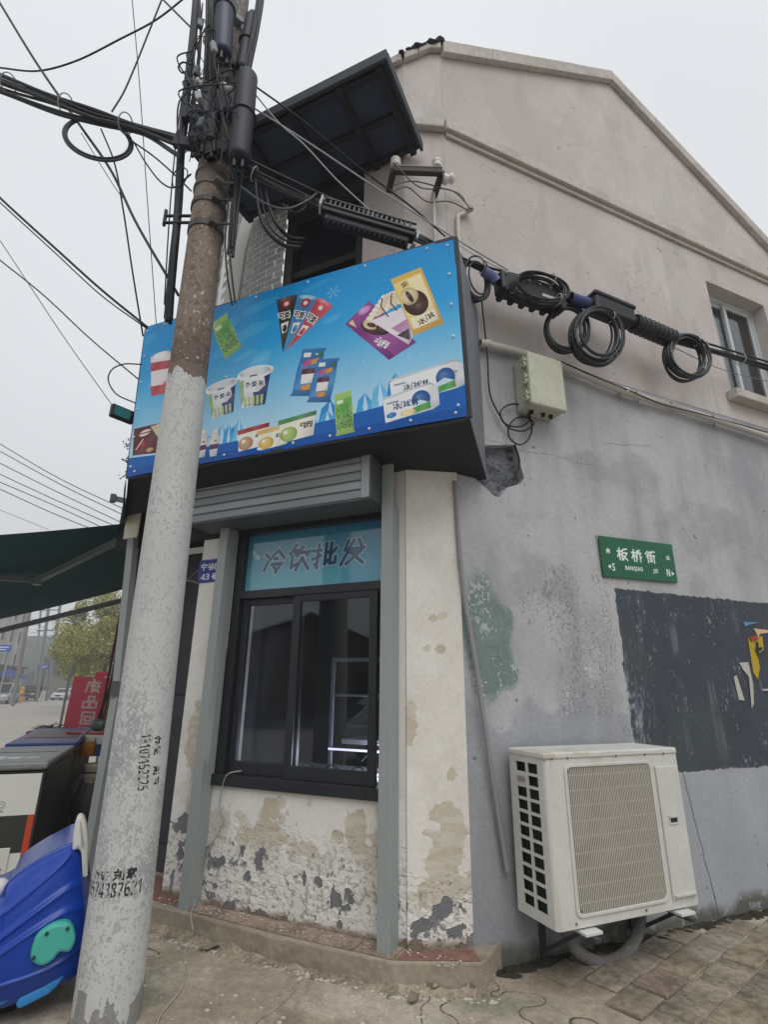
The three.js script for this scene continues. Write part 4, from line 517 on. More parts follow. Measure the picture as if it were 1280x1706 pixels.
  for (const [x, y] of [[0.34, y1 + 0.004], [0.46, y1 + 0.004], [0.85, y1 + 0.004], [1.1, y1 + 0.004], [1.27, y1 + 0.004], [0.42, 0.335], [0.95, 0.335], [1.19, 0.78], [0.455, 1.1], [0.46, 0.39]]) part(a, 'bolt', ball(0.006, x, y, z1 + (y > 1.15 ? 0.007 : 0.004), 8), S(0x4d4238, 0.6));
  // wall brackets, feet
  for (const x of [0.5, 1.24]) { part(a, 'bracket', [span(x - 0.02, x + 0.02, 0.262, 0.282, 0.0, 0.5, 0.002), span(x - 0.02, x + 0.02, 0.0 + 0.02, 0.26, 0.001, 0.02, 0.002), bar([x, 0.06, 0.02], [x, 0.265, 0.36], 0.02)], S(0x3a3c40, 0.55)); part(a, 'foot', [span(x - 0.06, x + 0.06, 0.284, 0.3, 0.36, 0.47, 0.003)], M.white); }
  const ht = one('insulated_pipe', 'grey lagged pipe looping down under the air conditioner', 'pipe', tube([[1.12,0.2,-3.854], [1.168,0.104,-3.831], [1.347,0.01,-3.886], [1.555,0.038,-3.996], [1.704,0.142,-4.126], [1.743,0.236,-4.197]], 0.036, 60, 12), grain([122, 120, 116], 0.15, 0.3, 0.85));
}
// ---------------------------------------------------------------- pipes, box, bracket on the side wall
{
  one('wall_pipe', 'long pale pipe running level along the wall between pink and grey render', 'pipe', [tube([[0.796,4.343,-3.78], [1.195,4.368,-3.951], [1.621,4.349,-4.134], [2.279,4.28,-4.416], [3.101,4.269,-4.768], [4.217,4.239,-5.246], [5.628,4.159,-5.851]], 0.032, 80, 10), cyl(0.042, 0.042, 0.06, ...[0.862,4.347,-3.808], 0, 0, 1.5), cyl(0.042, 0.042, 0.07, ...[2.279,4.28,-4.416], 0, 0, 1.5), ...[0, 1, 2, 3].map((i) => tube([[[[1.621,4.419,-4.199]], [[2.482,4.336,-4.568]], [[2.921,4.329,-4.756]], [[3.492,4.318,-5.001]]][i][0], [[[1.57,4.38,-4.069]], [[2.405,4.288,-4.426]], [[2.832,4.283,-4.609]], [[3.386,4.275,-4.847]]][i][0], [[[1.624,4.33,-4.2]], [[2.485,4.269,-4.569]], [[2.923,4.261,-4.757]], [[3.491,4.247,-5.001]]][i][0]], 0.008, 12, 5))], M.pvc);
  one('thin_wire', 'two thin wires sagging along the long pale wall pipe', 'wire', [tube([[1.55,4.381,-4.07], [1.988,4.314,-4.248], [2.394,4.266,-4.421], [2.695,4.247,-4.572], [3.235,4.257,-4.793], [4.197,4.276,-5.205]], 0.006, 40, 5)], M.rubber);
  one('leaning_conduit', 'thin grey conduit slanting down the wall beside the cream corner pier', 'conduit', [tube([[0.532,3.052,-3.71], [0.558,2.326,-3.705], [0.638,1.675,-3.723], [0.716,1.015,-3.757], [0.783,0.505,-3.791]], 0.017, 40, 8)], S(0x8a8a8c, 0.6));
  const b = thing('meter_box', 'pale green plastic box fixed to the wall under the long pipe', 'box', PW, RW), bm = grain([186, 187, 168], 0.06, 0.4, 0.5), x0 = 0.62, x1 = 0.98, y0 = 3.78, y1 = 4.27;
  part(b, 'body', rbox(x1 - x0, y1 - y0, 0.16, 0.02, (x0 + x1) / 2, (y0 + y1) / 2, 0.085), bm); part(b, 'lid', rbox(x1 - x0 + 0.012, y1 - y0 + 0.012, 0.05, 0.018, (x0 + x1) / 2, (y0 + y1) / 2, 0.19), bm);
  for (const h of [3.86, 4.02, 4.18]) { part(b, 'hinge', [rbox(0.03, 0.03, 0.05, 0.006, x0 - 0.012, h + 0.022, 0.165), rbox(0.03, 0.03, 0.05, 0.006, x0 - 0.012, h - 0.022, 0.165), cyl(0.008, 0.008, 0.1, x0 - 0.02, h, 0.175)], bm); }
  for (const s of [0.7, 0.82, 0.9]) part(b, 'cable_gland', cyl(0.018, 0.018, 0.03, s, y0 - 0.012, 0.1), M.black);
  one('looped_cable', 'thin black cable hanging down the wall with loops below the pale green box', 'cable', tube([[0.815,4.715,-3.701], [0.857,4.249,-3.806], [0.871,3.862,-3.834], [0.938,3.712,-3.863], [1.014,3.603,-3.885], [1.143,3.595,-3.929], [1.257,3.7,-3.988], [1.218,3.742,-3.983], [1.103,3.719,-3.934], [1.018,3.61,-3.897], [1.021,3.512,-3.898], [1.106,3.472,-3.935], [1.198,3.547,-3.963], [1.237,3.696,-3.991], [1.147,3.844,-3.952], [1.045,3.829,-3.908], [0.943,3.712,-3.843], [0.973,3.637,-3.867], [1.112,3.626,-3.916], [1.226,3.744,-3.975], [1.188,3.807,-3.926]], 0.007, 180, 6), M.rubber);
  one('dangling_cable', 'short black cable end hanging into the patch of bare mortar', 'cable', tube([[1.068,3.474,-3.94], [1.097,3.33,-3.942], [1.07,3.224,-3.941], [1.036,3.159,-3.937]], 0.008, 20, 6), M.rubber);
  const ib = thing('insulator_bracket', 'old iron bracket with white insulators high on the wall under the hood', 'bracket', [0, 0, 0]), im = S(0x3f3c3a, 0.7), A = [0.053,5.9,-3.466], B = [0.483,5.9,-3.478], a2 = [0.013,5.9,-3.668], b2 = [0.436,5.9,-3.713], mid = (t, y = 0) => [A[0] + (B[0] - A[0]) * t, A[1] + y, A[2] + (B[2] - A[2]) * t];
  part(ib, 'iron_bar', [bar(A, B, 0.05, 0.05), bar(A, a2, 0.05, 0.05), bar(B, b2, 0.05, 0.05)], im); part(ib, 'pale_top', [bar(mid(0, 0.03), mid(1, 0.03), 0.06, 0.008)], S(0xa39e97, 0.7));
  const ins = (p, rx, rz) => part(ib, 'insulator', xf(new THREE.LatheGeometry([[0.0, -0.05], [0.042, -0.05], [0.048, -0.02], [0.03, 0], [0.045, 0.015], [0.045, 0.035], [0.028, 0.055], [0, 0.06]].map((q) => new THREE.Vector2(...q)), 16), ...p, rx, 0, rz), M.ceramic);
  ins(mid(0.04, 0.09), 0, 0); ins(mid(0.9, 0.09), 0, 0); ins([B[0] + 0.06, B[1] - 0.03, B[2] - 0.04], 0, -1.4);
  for (const [p, q, lab] of [[[[0.049,5.644,-3.199], [0.286,5.743,-3.496], [0.61,5.96,-3.711], [0.77,5.83,-3.769]], 0, 'thin grey wire arching from the insulator bracket to the elbow conduit'], [[[0.049,5.723,-3.46], [0.238,5.88,-3.552], [0.485,5.866,-3.603], [0.689,5.962,-3.756], [0.763,5.805,-3.766]], 1, 'thin grey wire running low behind the insulator bracket'], [[[0.049,5.654,-3.46], [0.183,5.792,-3.539], [0.347,5.714,-3.61], [0.578,5.824,-3.708], [0.75,5.784,-3.76]], 2, 'thin grey wire sagging lowest under the insulator bracket']]) one('bracket_wire', lab, 'wire', tube(p, 0.006, 30, 5), S(0x6a6764, 0.7));
  one('conduit_pipe', 'straight white conduit pipe dropping below the insulator bracket', 'conduit', tube([[0.419,5.857,-3.651], [0.427,5.215,-3.655]], 0.019, 8, 8), M.pvc);
  one('conduit_pipe', 'white conduit pipe with an elbow right of the insulator bracket', 'conduit', [tube([[0.767,5.779,-3.724], [0.771,5.806,-3.78], [0.719,5.761,-3.78], [0.657,5.702,-3.753], [0.649,5.626,-3.75], [0.652,5.246,-3.751]], 0.022, 40, 8), cyl(0.03, 0.03, 0.05, ...[0.771,5.799,-3.748])], M.pvc);
}
// ---------------------------------------------------------------- concrete utility pole
{
  const pole = thing('utility_pole', 'concrete utility pole painted white up to the shop board', 'utility pole', [-1.335, 0, -3.25], 0); pole.rotation.z = 0.018;
  const face = 0.38, H1 = 3.68, r0 = 0.158, r1 = 0.131, r2 = 0.118, U = (ang) => 0.5 + ang / (2 * Math.PI);
  const cv = document.createElement('canvas'); cv.width = 640; cv.height = 2048; const g = cv.getContext('2d'); g.fillStyle = '#fff'; g.fillRect(0, 0, 640, 2048);
  const ppx = 640 / (2 * Math.PI * 0.145), ppy = 2048 / H1, put = (ang, h, rot, f) => { g.save(); g.translate(U(ang) * 640, 2048 - h * ppy); g.scale(ppx / 400, ppy / 400); g.rotate(rot); g.fillStyle = g.strokeStyle = '#1b1b1d'; f(); g.restore(); }; // drawn at 400 units per metre
  put(0.36, 1.21, 1.5, () => { g.font = 'bold 30px sans-serif'; g.save(); g.scale(0.62, 1); g.fillText('13107152225', -70, 20); g.restore(); words(g, '办证', -34, -26, 15, 3.2, 1.35); words(g, '刻', 26, -26, 15, 3.2); glyph(g, '可', 50, -26, 12, 3); });
  put(-0.42, 0.62, 0.0, () => { g.font = 'bold 36px sans-serif'; g.save(); g.scale(0.6, 1); g.fillText('0574387621', -92, 22); g.restore(); words(g, '刻章', 8, -26, 17, 3.4, 1.25); words(g, '办证', -38, -24, 15, 2.4, 1.2); });
  const ink = g.getImageData(0, 0, 640, 2048).data;
  const t = paint(640, 2048, 0, 0, 0.91, H1, (x, y) => {
    const i = Math.min(639, Math.floor((x / 0.91) * 640)), j = 2047 - Math.min(2047, Math.floor((y / H1) * 2048)), k = ink[(j * 640 + i) * 4] / 255;
    const a = fbm(x * 5, y * 2.2, 5), c = fbm(x * 92, y * 62, 3), d = fbm(x * 210, y * 150, 2), e = fbm(x * 15 + 3, y * 5, 4);
    let q = mix([184, 184, 182], [200, 200, 198], a), h = 0.6 + 0.1 * c;
    const wear = 0.58 * a + 0.42 * e, zone = sst(0.4, 0.62, wear) * (y > 0.55 && y < 2.3 ? 1 : y >= 2.3 ? 0.6 : 0.35), m = c * 0.6 + d * 0.4;
    if (m > 0.62 - 0.16 * zone) { q = mix(q, mix([140, 142, 144], [168, 170, 170], d), 0.8 * sst(0, 0.03, m - 0.62 + 0.16 * zone)); h -= 0.35; }
    if (wear > 0.66 && d > 0.42) { q = mix(q, [154, 157, 160], 0.75); h -= 0.25; }
    const foot = sst(0.14, 0.0, y + 0.16 * (fbm(x * 9, 5, 3) - 0.5)); if (foot > 0 && e + 0.2 * c > 0.62 - 0.12 * foot) { q = mix(q, [120, 118, 112], 0.7); h -= 0.3; }
    const edge = y - (3.5 + 0.1 * fbm(x * 6, 1, 3) + 0.07 * fbm(x * 34, 7, 2) + 0.05 * (a - 0.5)); if (edge > 0) { q = [112, 98, 88].map((v) => v * (0.85 + 0.3 * c)); h = 0.2; }
    if (k < 0.6 && c < 0.62) q = mix(q, [26, 26, 28], 0.9 - 0.6 * sst(0.5, 0.62, c));
    return [...q, h];
  }, true);
  const mm = new THREE.MeshStandardMaterial({ map: t.map, bumpMap: t.bumpMap, bumpScale: 0.003, roughness: 0.8 });
  const turnTo = (o) => { o.rotation.y = Math.PI + face; return o; };
  turnTo(part(pole, 'painted_shaft', xf(new THREE.CylinderGeometry(r1, r0, H1, 56, 1, true), 0, H1 / 2, 0), mm));
  const t2 = paint(512, 1024, 0, 0, 0.8, 6, (x, y) => { const a = fbm(x * 6, y * 1.6, 4), c = fbm(x * 40, y * 34, 3), d = noise(x * 85, y * 70); let q = mix([104, 88, 78], [130, 116, 104], sst(0.3, 0.7, a)); q = mix(q, [122, 118, 112], sst(1.6, 3.2, y + a)); if (d > 0.8 && c > 0.45) q = mix(q, [196, 190, 182], 0.8 * sst(0.8, 0.88, d)); if (c < 0.34) q = mix(q, [80, 66, 58], 0.5); return [...q, 0.5 + 0.4 * (c - 0.5) + (d > 0.8 ? 0.2 : 0)]; }, true);
  turnTo(part(pole, 'shaft', xf(new THREE.CylinderGeometry(r2, r1 - 0.0015, 6, 40, 1, true), 0, H1 + 3, 0), new THREE.MeshStandardMaterial({ map: t2.map, bumpMap: t2.bumpMap, bumpScale: 0.003, roughness: 0.88 })));
  const band = (h, w, m = S(0x3d3a38, 0.6)) => part(pole, 'clamp_band', [xf(new THREE.CylinderGeometry(0.136, 0.137, w, 36), 0, h, 0), rbox(0.07, w * 1.1, 0.05, 0.006, 0.1, h, 0.12, 0, 0.7), cyl(0.01, 0.01, 0.16, 0.14, h, 0.1, 0, 0, 1.57)], m);
  band(4.93, 0.05); band(5.17, 0.045); band(5.35, 0.03, S(0x6a6460, 0.7)); band(5.5, 0.02, S(0x77706b, 0.7)); band(6.15, 0.12, S(0x2c2d31, 0.6)); band(6.7, 0.05); band(7.3, 0.06, S(0x8b8f93, 0.5));
  part(pole, 'step_bolt', [cyl(0.012, 0.012, 0.26, -0.2, 5.1, 0.02, 0, 0, 1.57), cyl(0.012, 0.012, 0.26, -0.2, 5.02, 0.03, 0, 0, 1.57), bar([-0.33, 5.0, 0.02], [-0.33, 5.16, 0.02], 0.02)], M.black);
  part(pole, 'cross_bracket', [bar([-0.28, 5.72, 0.16], [0.32, 5.62, 0.16], 0.05, 0.09), bar([-0.25, 6.42, 0.15], [0.3, 6.42, 0.15], 0.05, 0.07), bar([-0.26, 6.05, 0.14], [0.1, 6.1, 0.16], 0.06, 0.12), rbox(0.22, 0.3, 0.12, 0.03, -0.04, 5.8, 0.19), rbox(0.16, 0.24, 0.12, 0.03, 0.12, 6.1, 0.18)], M.navy);
  const pi = (x, y, z) => part(pole, 'spool_insulator', xf(new THREE.LatheGeometry([[0, -0.05], [0.04, -0.05], [0.042, -0.02], [0.026, -0.01], [0.026, 0.01], [0.042, 0.02], [0.04, 0.05], [0, 0.05]].map((q) => new THREE.Vector2(...q)), 14), x, y, z, 0.4, 0, 1.2), M.ceramic);
  pi(-0.12, 6.33, 0.2); pi(-0.1, 6.9, 0.18); pi(0.1, 6.3, 0.18);
}
// ---------------------------------------------------------------- cables
const tint = [M.rubber, S(0x1a1b1f, 0.6), S(0x26282c, 0.65), S(0x16191f, 0.5), S(0x323338, 0.7)]; const tn = (m, h) => (m === M.rubber ? tint[Math.floor(h * 4.99)] : m);
const cab = (name, label, pts, r, m = M.rubber, cat = 'cable', group) => one(name, label, cat, tube(pts, r, Math.max(14, pts.length * 10), 6), m, group);
function bundle(name, label, pts, n, spread, r, sd, m = M.rubber, ties = 0) {
  const o = thing(name, label, 'cable bundle');
  for (let k = 0; k < n; k++) { const a = (k / n) * 6.283, q = k === 0 ? 0 : spread * (0.55 + 0.45 * hash(k, sd)); part(o, 'cable', tube(pts.map((p, i) => [p[0] + q * Math.cos(a + i * 0.35) + 0.012 * (hash(i, k + sd) - 0.5), p[1] + q * Math.sin(a + i * 0.35) + spread * 0.8 * (hash(i + 9, k + sd) - 0.5), p[2] + 0.5 * q * Math.sin(a)]), r * (0.7 + 0.6 * hash(k, sd + 3)), pts.length * 9, 6), tn(m, hash(k, sd + 8))); }
  const cv = new THREE.CatmullRomCurve3(pts.map(v3), false, 'centripetal'); for (let i = 0; i < ties; i++) { const u = (i + 0.5) / ties, p = cv.getPointAt(u), tg = cv.getTangentAt(u), g = new THREE.TorusGeometry(spread * 1.25 + r, 0.006, 5, 16), ob = new THREE.Object3D(); ob.position.copy(p); ob.lookAt(p.clone().add(tg)); ob.updateMatrix(); part(o, 'cable_tie', g.applyMatrix4(ob.matrix), S(0xa9abad, 0.6)); }
  return o;
}
function coil(name, label, L, R, T, B, n, r, sd, off, m = M.rubber, ties = 2) { // ring hanging in the plane of the side wall; L R T B are its extents there
  const o = thing(name, label, 'cable coil', PW, RW), cx = (L[0] + R[0]) / 2, cy = (T[1] + B[1]) / 2, ax = [(R[0] - L[0]) / 2, (R[1] - L[1]) / 2], ay = [(T[0] - B[0]) / 2, (T[1] - B[1]) / 2];
  for (let k = 0; k < n; k++) { const s = 1 - 0.2 * hash(k, sd), dx = 0.03 * (hash(k, sd + 1) - 0.5), dy = 0.05 * (hash(k, sd + 2) - 0.5), pts = []; for (let i = 0; i < 22; i++) { const a = (i / 22) * 6.283; pts.push([cx + dx + s * (ax[0] * Math.cos(a) + ay[0] * Math.sin(a)), cy + dy + s * (ax[1] * Math.cos(a) + ay[1] * Math.sin(a)), off + (k - n / 2) * 0.009 + 0.02 * Math.sin(a + k)]); } part(o, 'loop', tube(pts, r * (0.8 + 0.4 * hash(k, sd + 6)), 66, 6, true), tn(m, hash(k, sd + 8))); }
  for (let i = 0; i < ties; i++) { const a = 0.9 + i * 2.3, x = cx + 0.9 * (ax[0] * Math.cos(a) + ay[0] * Math.sin(a)), y = cy + 0.9 * (ax[1] * Math.cos(a) + ay[1] * Math.sin(a)); part(o, 'cable_tie', xf(new THREE.TorusGeometry(0.036 + n * 0.0012, 0.005, 5, 14), x, y, off, 0, Math.PI / 2, a), S(0xb4b6b8, 0.6)); }
  return o;
}
{ // main line from the pole across the wall to the right
  bundle('cable_bundle', 'thick black cable bundle running from the pole along the side wall to the right', [[-1.32,5.623,-3.111], [-1.112,5.489,-3.156], [-0.851,5.395,-3.219], [-0.489,5.264,-3.285], [-0.025,5.178,-3.356], [0.275,5.108,-3.443], [0.602,5.066,-3.588], [0.8,4.98,-3.63], [1.255,4.963,-3.803], [1.757,4.983,-4.018], [2.296,4.947,-4.249], [2.89,4.937,-4.504], [3.559,4.992,-4.79], [4.393,5.033,-5.148], [5.787,5.068,-5.745]], 7, 0.034, 0.014, 1, M.rubber, 13);
  cab('steel_cable', 'single dark steel cable stretched just above the main bundle along the wall', [[-1.147,5.545,-3.084], [-0.489,5.343,-3.258], [0.276,5.153,-3.449], [0.652,4.956,-3.501], [1.366,5.007,-3.807], [2.349,4.972,-4.228], [4.363,5.073,-5.091], [5.525,5.121,-5.589]], 0.011);
  cab('thin_cable', 'thin grey cable drooping under the main bundle towards the upper window', [[2.101,4.971,-4.187], [2.466,4.956,-4.365], [3.007,4.908,-4.619], [3.551,4.826,-4.83], [4.463,4.879,-5.199]], 0.004, S(0x77787a, 0.6));
  // ribbed termination boxes and closures hung on the line
  const boxOn = (label, A, B, build) => { const o = thing('splice_box', label, 'splice box', A); o.lookAt(v3(B)); build(o, v3(A).distanceTo(v3(B))); return o; };
  boxOn('long black ribbed splice box with a comb of teeth beside the dark upper opening', [-0.515,5.169,-3.211], [0.227,5.014,-3.316], (o, L) => {
    part(o, 'body', [rbox(0.1, 0.08, L, 0.012, 0, -0.015, L / 2)], M.black); const g1 = S(0x3c4046, 0.5);
    for (let i = 0; i < 18; i++) part(o, 'rib', rbox(0.012, 0.055, 0.014, 0.003, -0.054, 0.025, 0.06 + (i * (L - 0.12)) / 17), i > 7 && i < 10 ? S(0x6a6f76, 0.5) : g1);
    part(o, 'rail', [rbox(0.02, 0.012, L - 0.02, 0.004, -0.054, 0.054, L / 2), rbox(0.02, 0.012, L - 0.02, 0.004, -0.054, -0.006, L / 2)], g1); part(o, 'port', [...Array(16)].map((_, i) => rbox(0.03, 0.02, 0.02, 0.004, -0.03, 0.062, 0.06 + (i * (L - 0.12)) / 15)), g1);
    part(o, 'tray', rbox(0.09, 0.06, L * 0.9, 0.01, 0.02, -0.085, L / 2), M.navy);
    for (let i = 0; i < 16; i++) part(o, 'tooth', new THREE.ConeGeometry(0.015, 0.05, 5).rotateX(Math.PI).translate(-0.02, -0.13, 0.08 + (i * (L - 0.14)) / 15), M.black);
    part(o, 'end_cap', [rbox(0.1, 0.1, 0.016, 0.004, -0.03, 0.0, -0.01)], S(0xb9bdc0, 0.5)); part(o, 'end_clip', rbox(0.02, 0.08, 0.016, 0.004, -0.03, -0.02, L + 0.02), S(0xb9bdc0, 0.5));
  });
  boxOn('black lumpy splice box with bolts behind the large wall coil', [0.937,4.886,-3.623], [1.571,4.903,-3.895], (o, L) => { part(o, 'body', rbox(0.14, 0.2, L, 0.03, 0, -0.06, L / 2), M.black); for (let i = 0; i < 6; i++) { part(o, 'lug', rbox(0.16, 0.04, 0.05, 0.01, 0, -0.16, 0.05 + i * L / 6), M.navy); part(o, 'bolt', ball(0.012, -0.075, 0.0, 0.05 + i * L / 6, 8), S(0x85888c, 0.4)); } part(o, 'label_strip', rbox(0.004, 0.03, 0.14, 0.001, -0.072, -0.1, L * 0.7), S(0xb7babc, 0.5)); });
  boxOn('square ended black splice box right of the second blue sleeve', [1.898,4.993,-4.035], [2.349,4.972,-4.228], (o, L) => { part(o, 'body', rbox(0.15, 0.17, L, 0.03, 0, -0.03, L / 2), M.black); part(o, 'cover', rbox(0.17, 0.05, L * 1.04, 0.02, 0, 0.07, L / 2), S(0x1d2026, 0.4)); part(o, 'clamp', rbox(0.05, 0.1, 0.05, 0.01, 0, -0.02, L + 0.04), S(0x8b8f93, 0.4)); });
  boxOn('barrel shaped black splice closure with fine ribs left of the last coil', [2.384,4.929,-4.243], [2.868,4.898,-4.451], (o, L) => { part(o, 'body', cyl(0.085, 0.085, L, 0, 0, L / 2, Math.PI / 2, 0, 0, 20), S(0x17191e, 0.45)); for (let i = 0; i < 9; i++) part(o, 'rib', xf(new THREE.TorusGeometry(0.087, 0.006, 5, 20), 0, 0, 0.03 + i * (L - 0.06) / 8), S(0x22252b, 0.4)); part(o, 'end_cap', cyl(0.06, 0.06, 0.06, 0, 0, -0.03, Math.PI / 2), M.black); });
  const slv = S(0x343e70, 0.55);
  one('blue_sleeve', 'pale blue violet sleeve on the cable beside the shop board corner', 'sleeve', [tube([[0.811,4.877,-3.547], [0.897,4.85,-3.584], [0.927,4.812,-3.597]], 0.045, 14, 10)], S(0x5c6196, 0.55));
  one('blue_sleeve', 'dark blue sleeve on the cable between the large coil and the square box', 'sleeve', [tube([[1.66,4.931,-3.911], [1.762,4.93,-3.955], [1.854,4.938,-3.994]], 0.055, 14, 10)], slv);
  coil('cable_coil', 'small black cable coil hanging beside the right end of the shop board', [-0.012,4.734], [0.247,4.78], [0.116,4.982], [0.13,4.592], 7, 0.009, 5, 0.25);
  coil('cable_coil', 'wide grey and black cable coil wound flat over the lumpy splice box', [0.378,4.689], [0.976,4.851], [0.657,4.973], [0.682,4.661], 12, 0.008, 9, 0.36, M.rubber, 3);
  coil('cable_coil', 'plain single black ring hanging left of the thick double coil', [0.82,4.553], [1.321,4.667], [1.114,4.888], [1.02,4.361], 4, 0.013, 13, 0.24, M.rubber, 1);
  coil('cable_coil', 'thick black coil of many loops hanging below the second blue sleeve', [1.051,4.503], [1.648,4.648], [1.401,4.914], [1.286,4.264], 11, 0.012, 17, 0.3, M.rubber, 3);
  coil('cable_coil', 'thick tidy black coil hanging left of the upper window', [2.259,4.656], [2.849,4.783], [2.592,5.008], [2.524,4.458], 10, 0.013, 21, 0.28, S(0x1b1c1f, 0.4), 3);
  // slack loops between pole and hood
  for (const [p, lab] of [[[[-1.063,5.421,-3.179], [-1.024,5.172,-3.21], [-0.939,4.952,-3.232], [-0.821,4.891,-3.305], [-0.704,4.953,-3.39]], 'outermost slack black cable arc left of the dark upper opening'], [[[-1.036,5.425,-3.209], [-0.986,5.185,-3.248], [-0.903,4.993,-3.271], [-0.802,4.958,-3.335], [-0.688,5.025,-3.418]], 'second slack black cable arc left of the dark upper opening'], [[[-1.002,5.421,-3.232], [-0.942,5.202,-3.263], [-0.869,5.058,-3.291], [-0.783,5.026,-3.365], [-0.693,5.082,-3.431]], 'innermost slack black cable arc left of the dark upper opening'], [[[-1.141,5.239,-3.082], [-0.954,5.117,-3.123], [-0.791,5.075,-3.137], [-0.644,5.221,-3.194], [-0.563,5.379,-3.246]], 'thin grey cable sagging in front of the brick bay'], [[[-0.824,5.153,-3.164], [-0.73,5.092,-3.185], [-0.653,5.176,-3.209], [-0.652,5.311,-3.216]], 'short thin cable loop below the hood']]) cab('slack_cable', lab, p, lab[0] === 't' || lab[0] === 's' ? 0.008 : 0.017, lab[0] === 't' ? S(0x4a4d52, 0.5) : M.rubber);
  cab('dropping_cable', 'tangled cable end dropping behind the top edge of the shop board', [[0.049,5.131,-3.33], [0.113,5.04,-3.361], [0.133,4.971,-3.384], [0.173,4.934,-3.396], [0.223,5.021,-3.42]], 0.015);
  cab('service_wire', 'upper dark service wire from the pole under the hood to the shop board corner', [[-1.185,6.529,-3.175], [-0.713,6.213,-3.281], [-0.24,5.847,-3.405], [0.233,5.516,-3.516], [0.512,5.332,-3.631]], 0.008);
  const pw = S(0xa4a6a9, 0.6);
  cab('service_wire', 'long pale service wire crossing in front of the hood to the right', [[-1.167,6.242,-3.166], [-0.67,5.952,-3.264], [-0.234,5.681,-3.355], [0.095,5.482,-3.422], [0.594,5.232,-3.559], [1.075,5.081,-3.747]], 0.007, pw);
  cab('service_wire', 'short pale service wire dipping from the pole to the ribbed splice box', [[-1.133,6.339,-3.133], [-0.926,6.109,-3.211], [-0.708,5.893,-3.231], [-0.428,5.573,-3.286], [-0.144,5.288,-3.33]], 0.006, pw);
  cab('service_wire', 'faint pale wire running on past the shop board corner along the wall', [[0.548,5.272,-3.599], [0.78,4.981,-3.512], [1.054,4.938,-3.63]], 0.004, pw);
}
{ // on and round the pole
  const P = (x, y, d) => 0;
  bundle('riser_cables', 'dark riser cables and conduit climbing left of the pole', [[-1.657,4.211,-3.376], [-1.646,4.706,-3.262], [-1.672,5.278,-3.227], [-1.691,5.762,-3.169], [-1.709,6.367,-3.124], [-1.737,7.035,-3.109], [-1.79,7.859,-3.095]], 4, 0.016, 0.019, 31, M.navy);
  bundle('riser_cables', 'loose thin cables hanging just left of the riser conduit', [[-1.713,4.343,-3.437], [-1.702,4.918,-3.296], [-1.703,5.46,-3.219], [-1.708,6.074,-3.17], [-1.716,6.777,-3.143], [-1.752,7.523,-3.103]], 3, 0.045, 0.005, 37);
  bundle('riser_cables', 'thick black cable mass running up the front of the pole', [[-1.383,5.495,-3.048], [-1.436,5.924,-3.062], [-1.495,6.411,-3.056], [-1.544,6.92,-3.042], [-1.611,7.733,-3.032]], 6, 0.035, 0.022, 41, M.navy);
  bundle('riser_cables', 'cables crossing behind the pole clamps on the right side', [[-1.176,4.676,-3.167], [-1.176,5.062,-3.142], [-1.179,5.419,-3.127], [-1.18,5.696,-3.139]], 5, 0.03, 0.012, 43);
  bundle('riser_cables', 'cables fanning up from the right hand splice closure', [[-1.193,6.265,-3.053], [-1.187,6.589,-3.049], [-1.169,6.949,-3.033], [-1.167,7.405,-3.037], [-1.172,7.737,-3.031]], 5, 0.026, 0.014, 47, M.navy);
  bundle('riser_cables', 'thin cables dangling down the right side of the pole to the board', [[-1.175,5.062,-3.036], [-1.184,4.722,-3.098], [-1.149,4.472,-3.13], [-1.116,4.242,-3.207]], 2, 0.03, 0.006, 53);
  const closure = (label, A, B, r, m) => { const o = thing('splice_closure', label, 'splice closure', A); o.lookAt(v3(B)); const L = v3(A).distanceTo(v3(B)); part(o, 'body', xf(new THREE.LatheGeometry([[0, 0], [r * 0.7, 0], [r, 0.04], [r, L * 0.42], [r * 1.08, L * 0.44], [r * 1.08, L * 0.5], [r, L * 0.52], [r, L - 0.08], [r * 0.55, L], [0, L]].map((q) => new THREE.Vector2(...q)), 22), 0, 0, 0, Math.PI / 2), m); part(o, 'clamp_ring', xf(new THREE.TorusGeometry(r * 1.1, 0.012, 6, 22), 0, 0, L * 0.47), M.black); for (let i = 0; i < 3; i++) part(o, 'port', cyl(0.016, 0.016, 0.1, r * 0.4 * Math.cos(i * 2.1), r * 0.4 * Math.sin(i * 2.1), -0.04, Math.PI / 2, 0, 0, 8), M.black); return o; };
  closure('large dark splice closure hanging to the right of the pole', [-1.138,5.376,-2.983], [-1.183,6.462,-3.039], 0.085, M.navy);
  closure('slim dark splice closure above the large one at the upper right of the pole', [-1.252,6.526,-3.07], [-1.238,7.353,-3.107], 0.055, M.navy);
  closure('dark splice closure strapped to the top front of the pole', [-1.38,6.537,-2.961], [-1.476,7.773,-2.966], 0.075, S(0x1c2740, 0.5));
  closure('black splice closure on the left front of the pole under the bracket', [-1.467,5.619,-3.06], [-1.502,6.261,-3.054], 0.06, M.navy);
  one('wire_curl', 'small curled cable end sticking out left of the pole top', 'cable', tube([[-1.681,6.57,-3.055], [-1.752,6.589,-3.049], [-1.787,6.55,-3.062], [-1.756,6.506,-3.077], [-1.706,6.521,-3.072]], 0.008, 30, 6), M.rubber);
  one('wire_curl', 'smaller grey cable curl above the other at the left of the pole', 'cable', tube([[-1.661,6.633,-3.034], [-1.712,6.666,-3.023], [-1.717,6.632,-3.034], [-1.681,6.618,-3.039]], 0.005, 24, 5), S(0x55585c, 0.6));
  one('wire_curl', 'loose thin loop of wire at the left of the pole clamps', 'cable', tube([[-1.636,5.482,-3.106], [-1.702,5.405,-3.132], [-1.692,5.315,-3.162], [-1.616,5.347,-3.151], [-1.588,5.437,-3.121], [-1.646,5.482,-3.106]], 0.005, 40, 5), M.rubber);
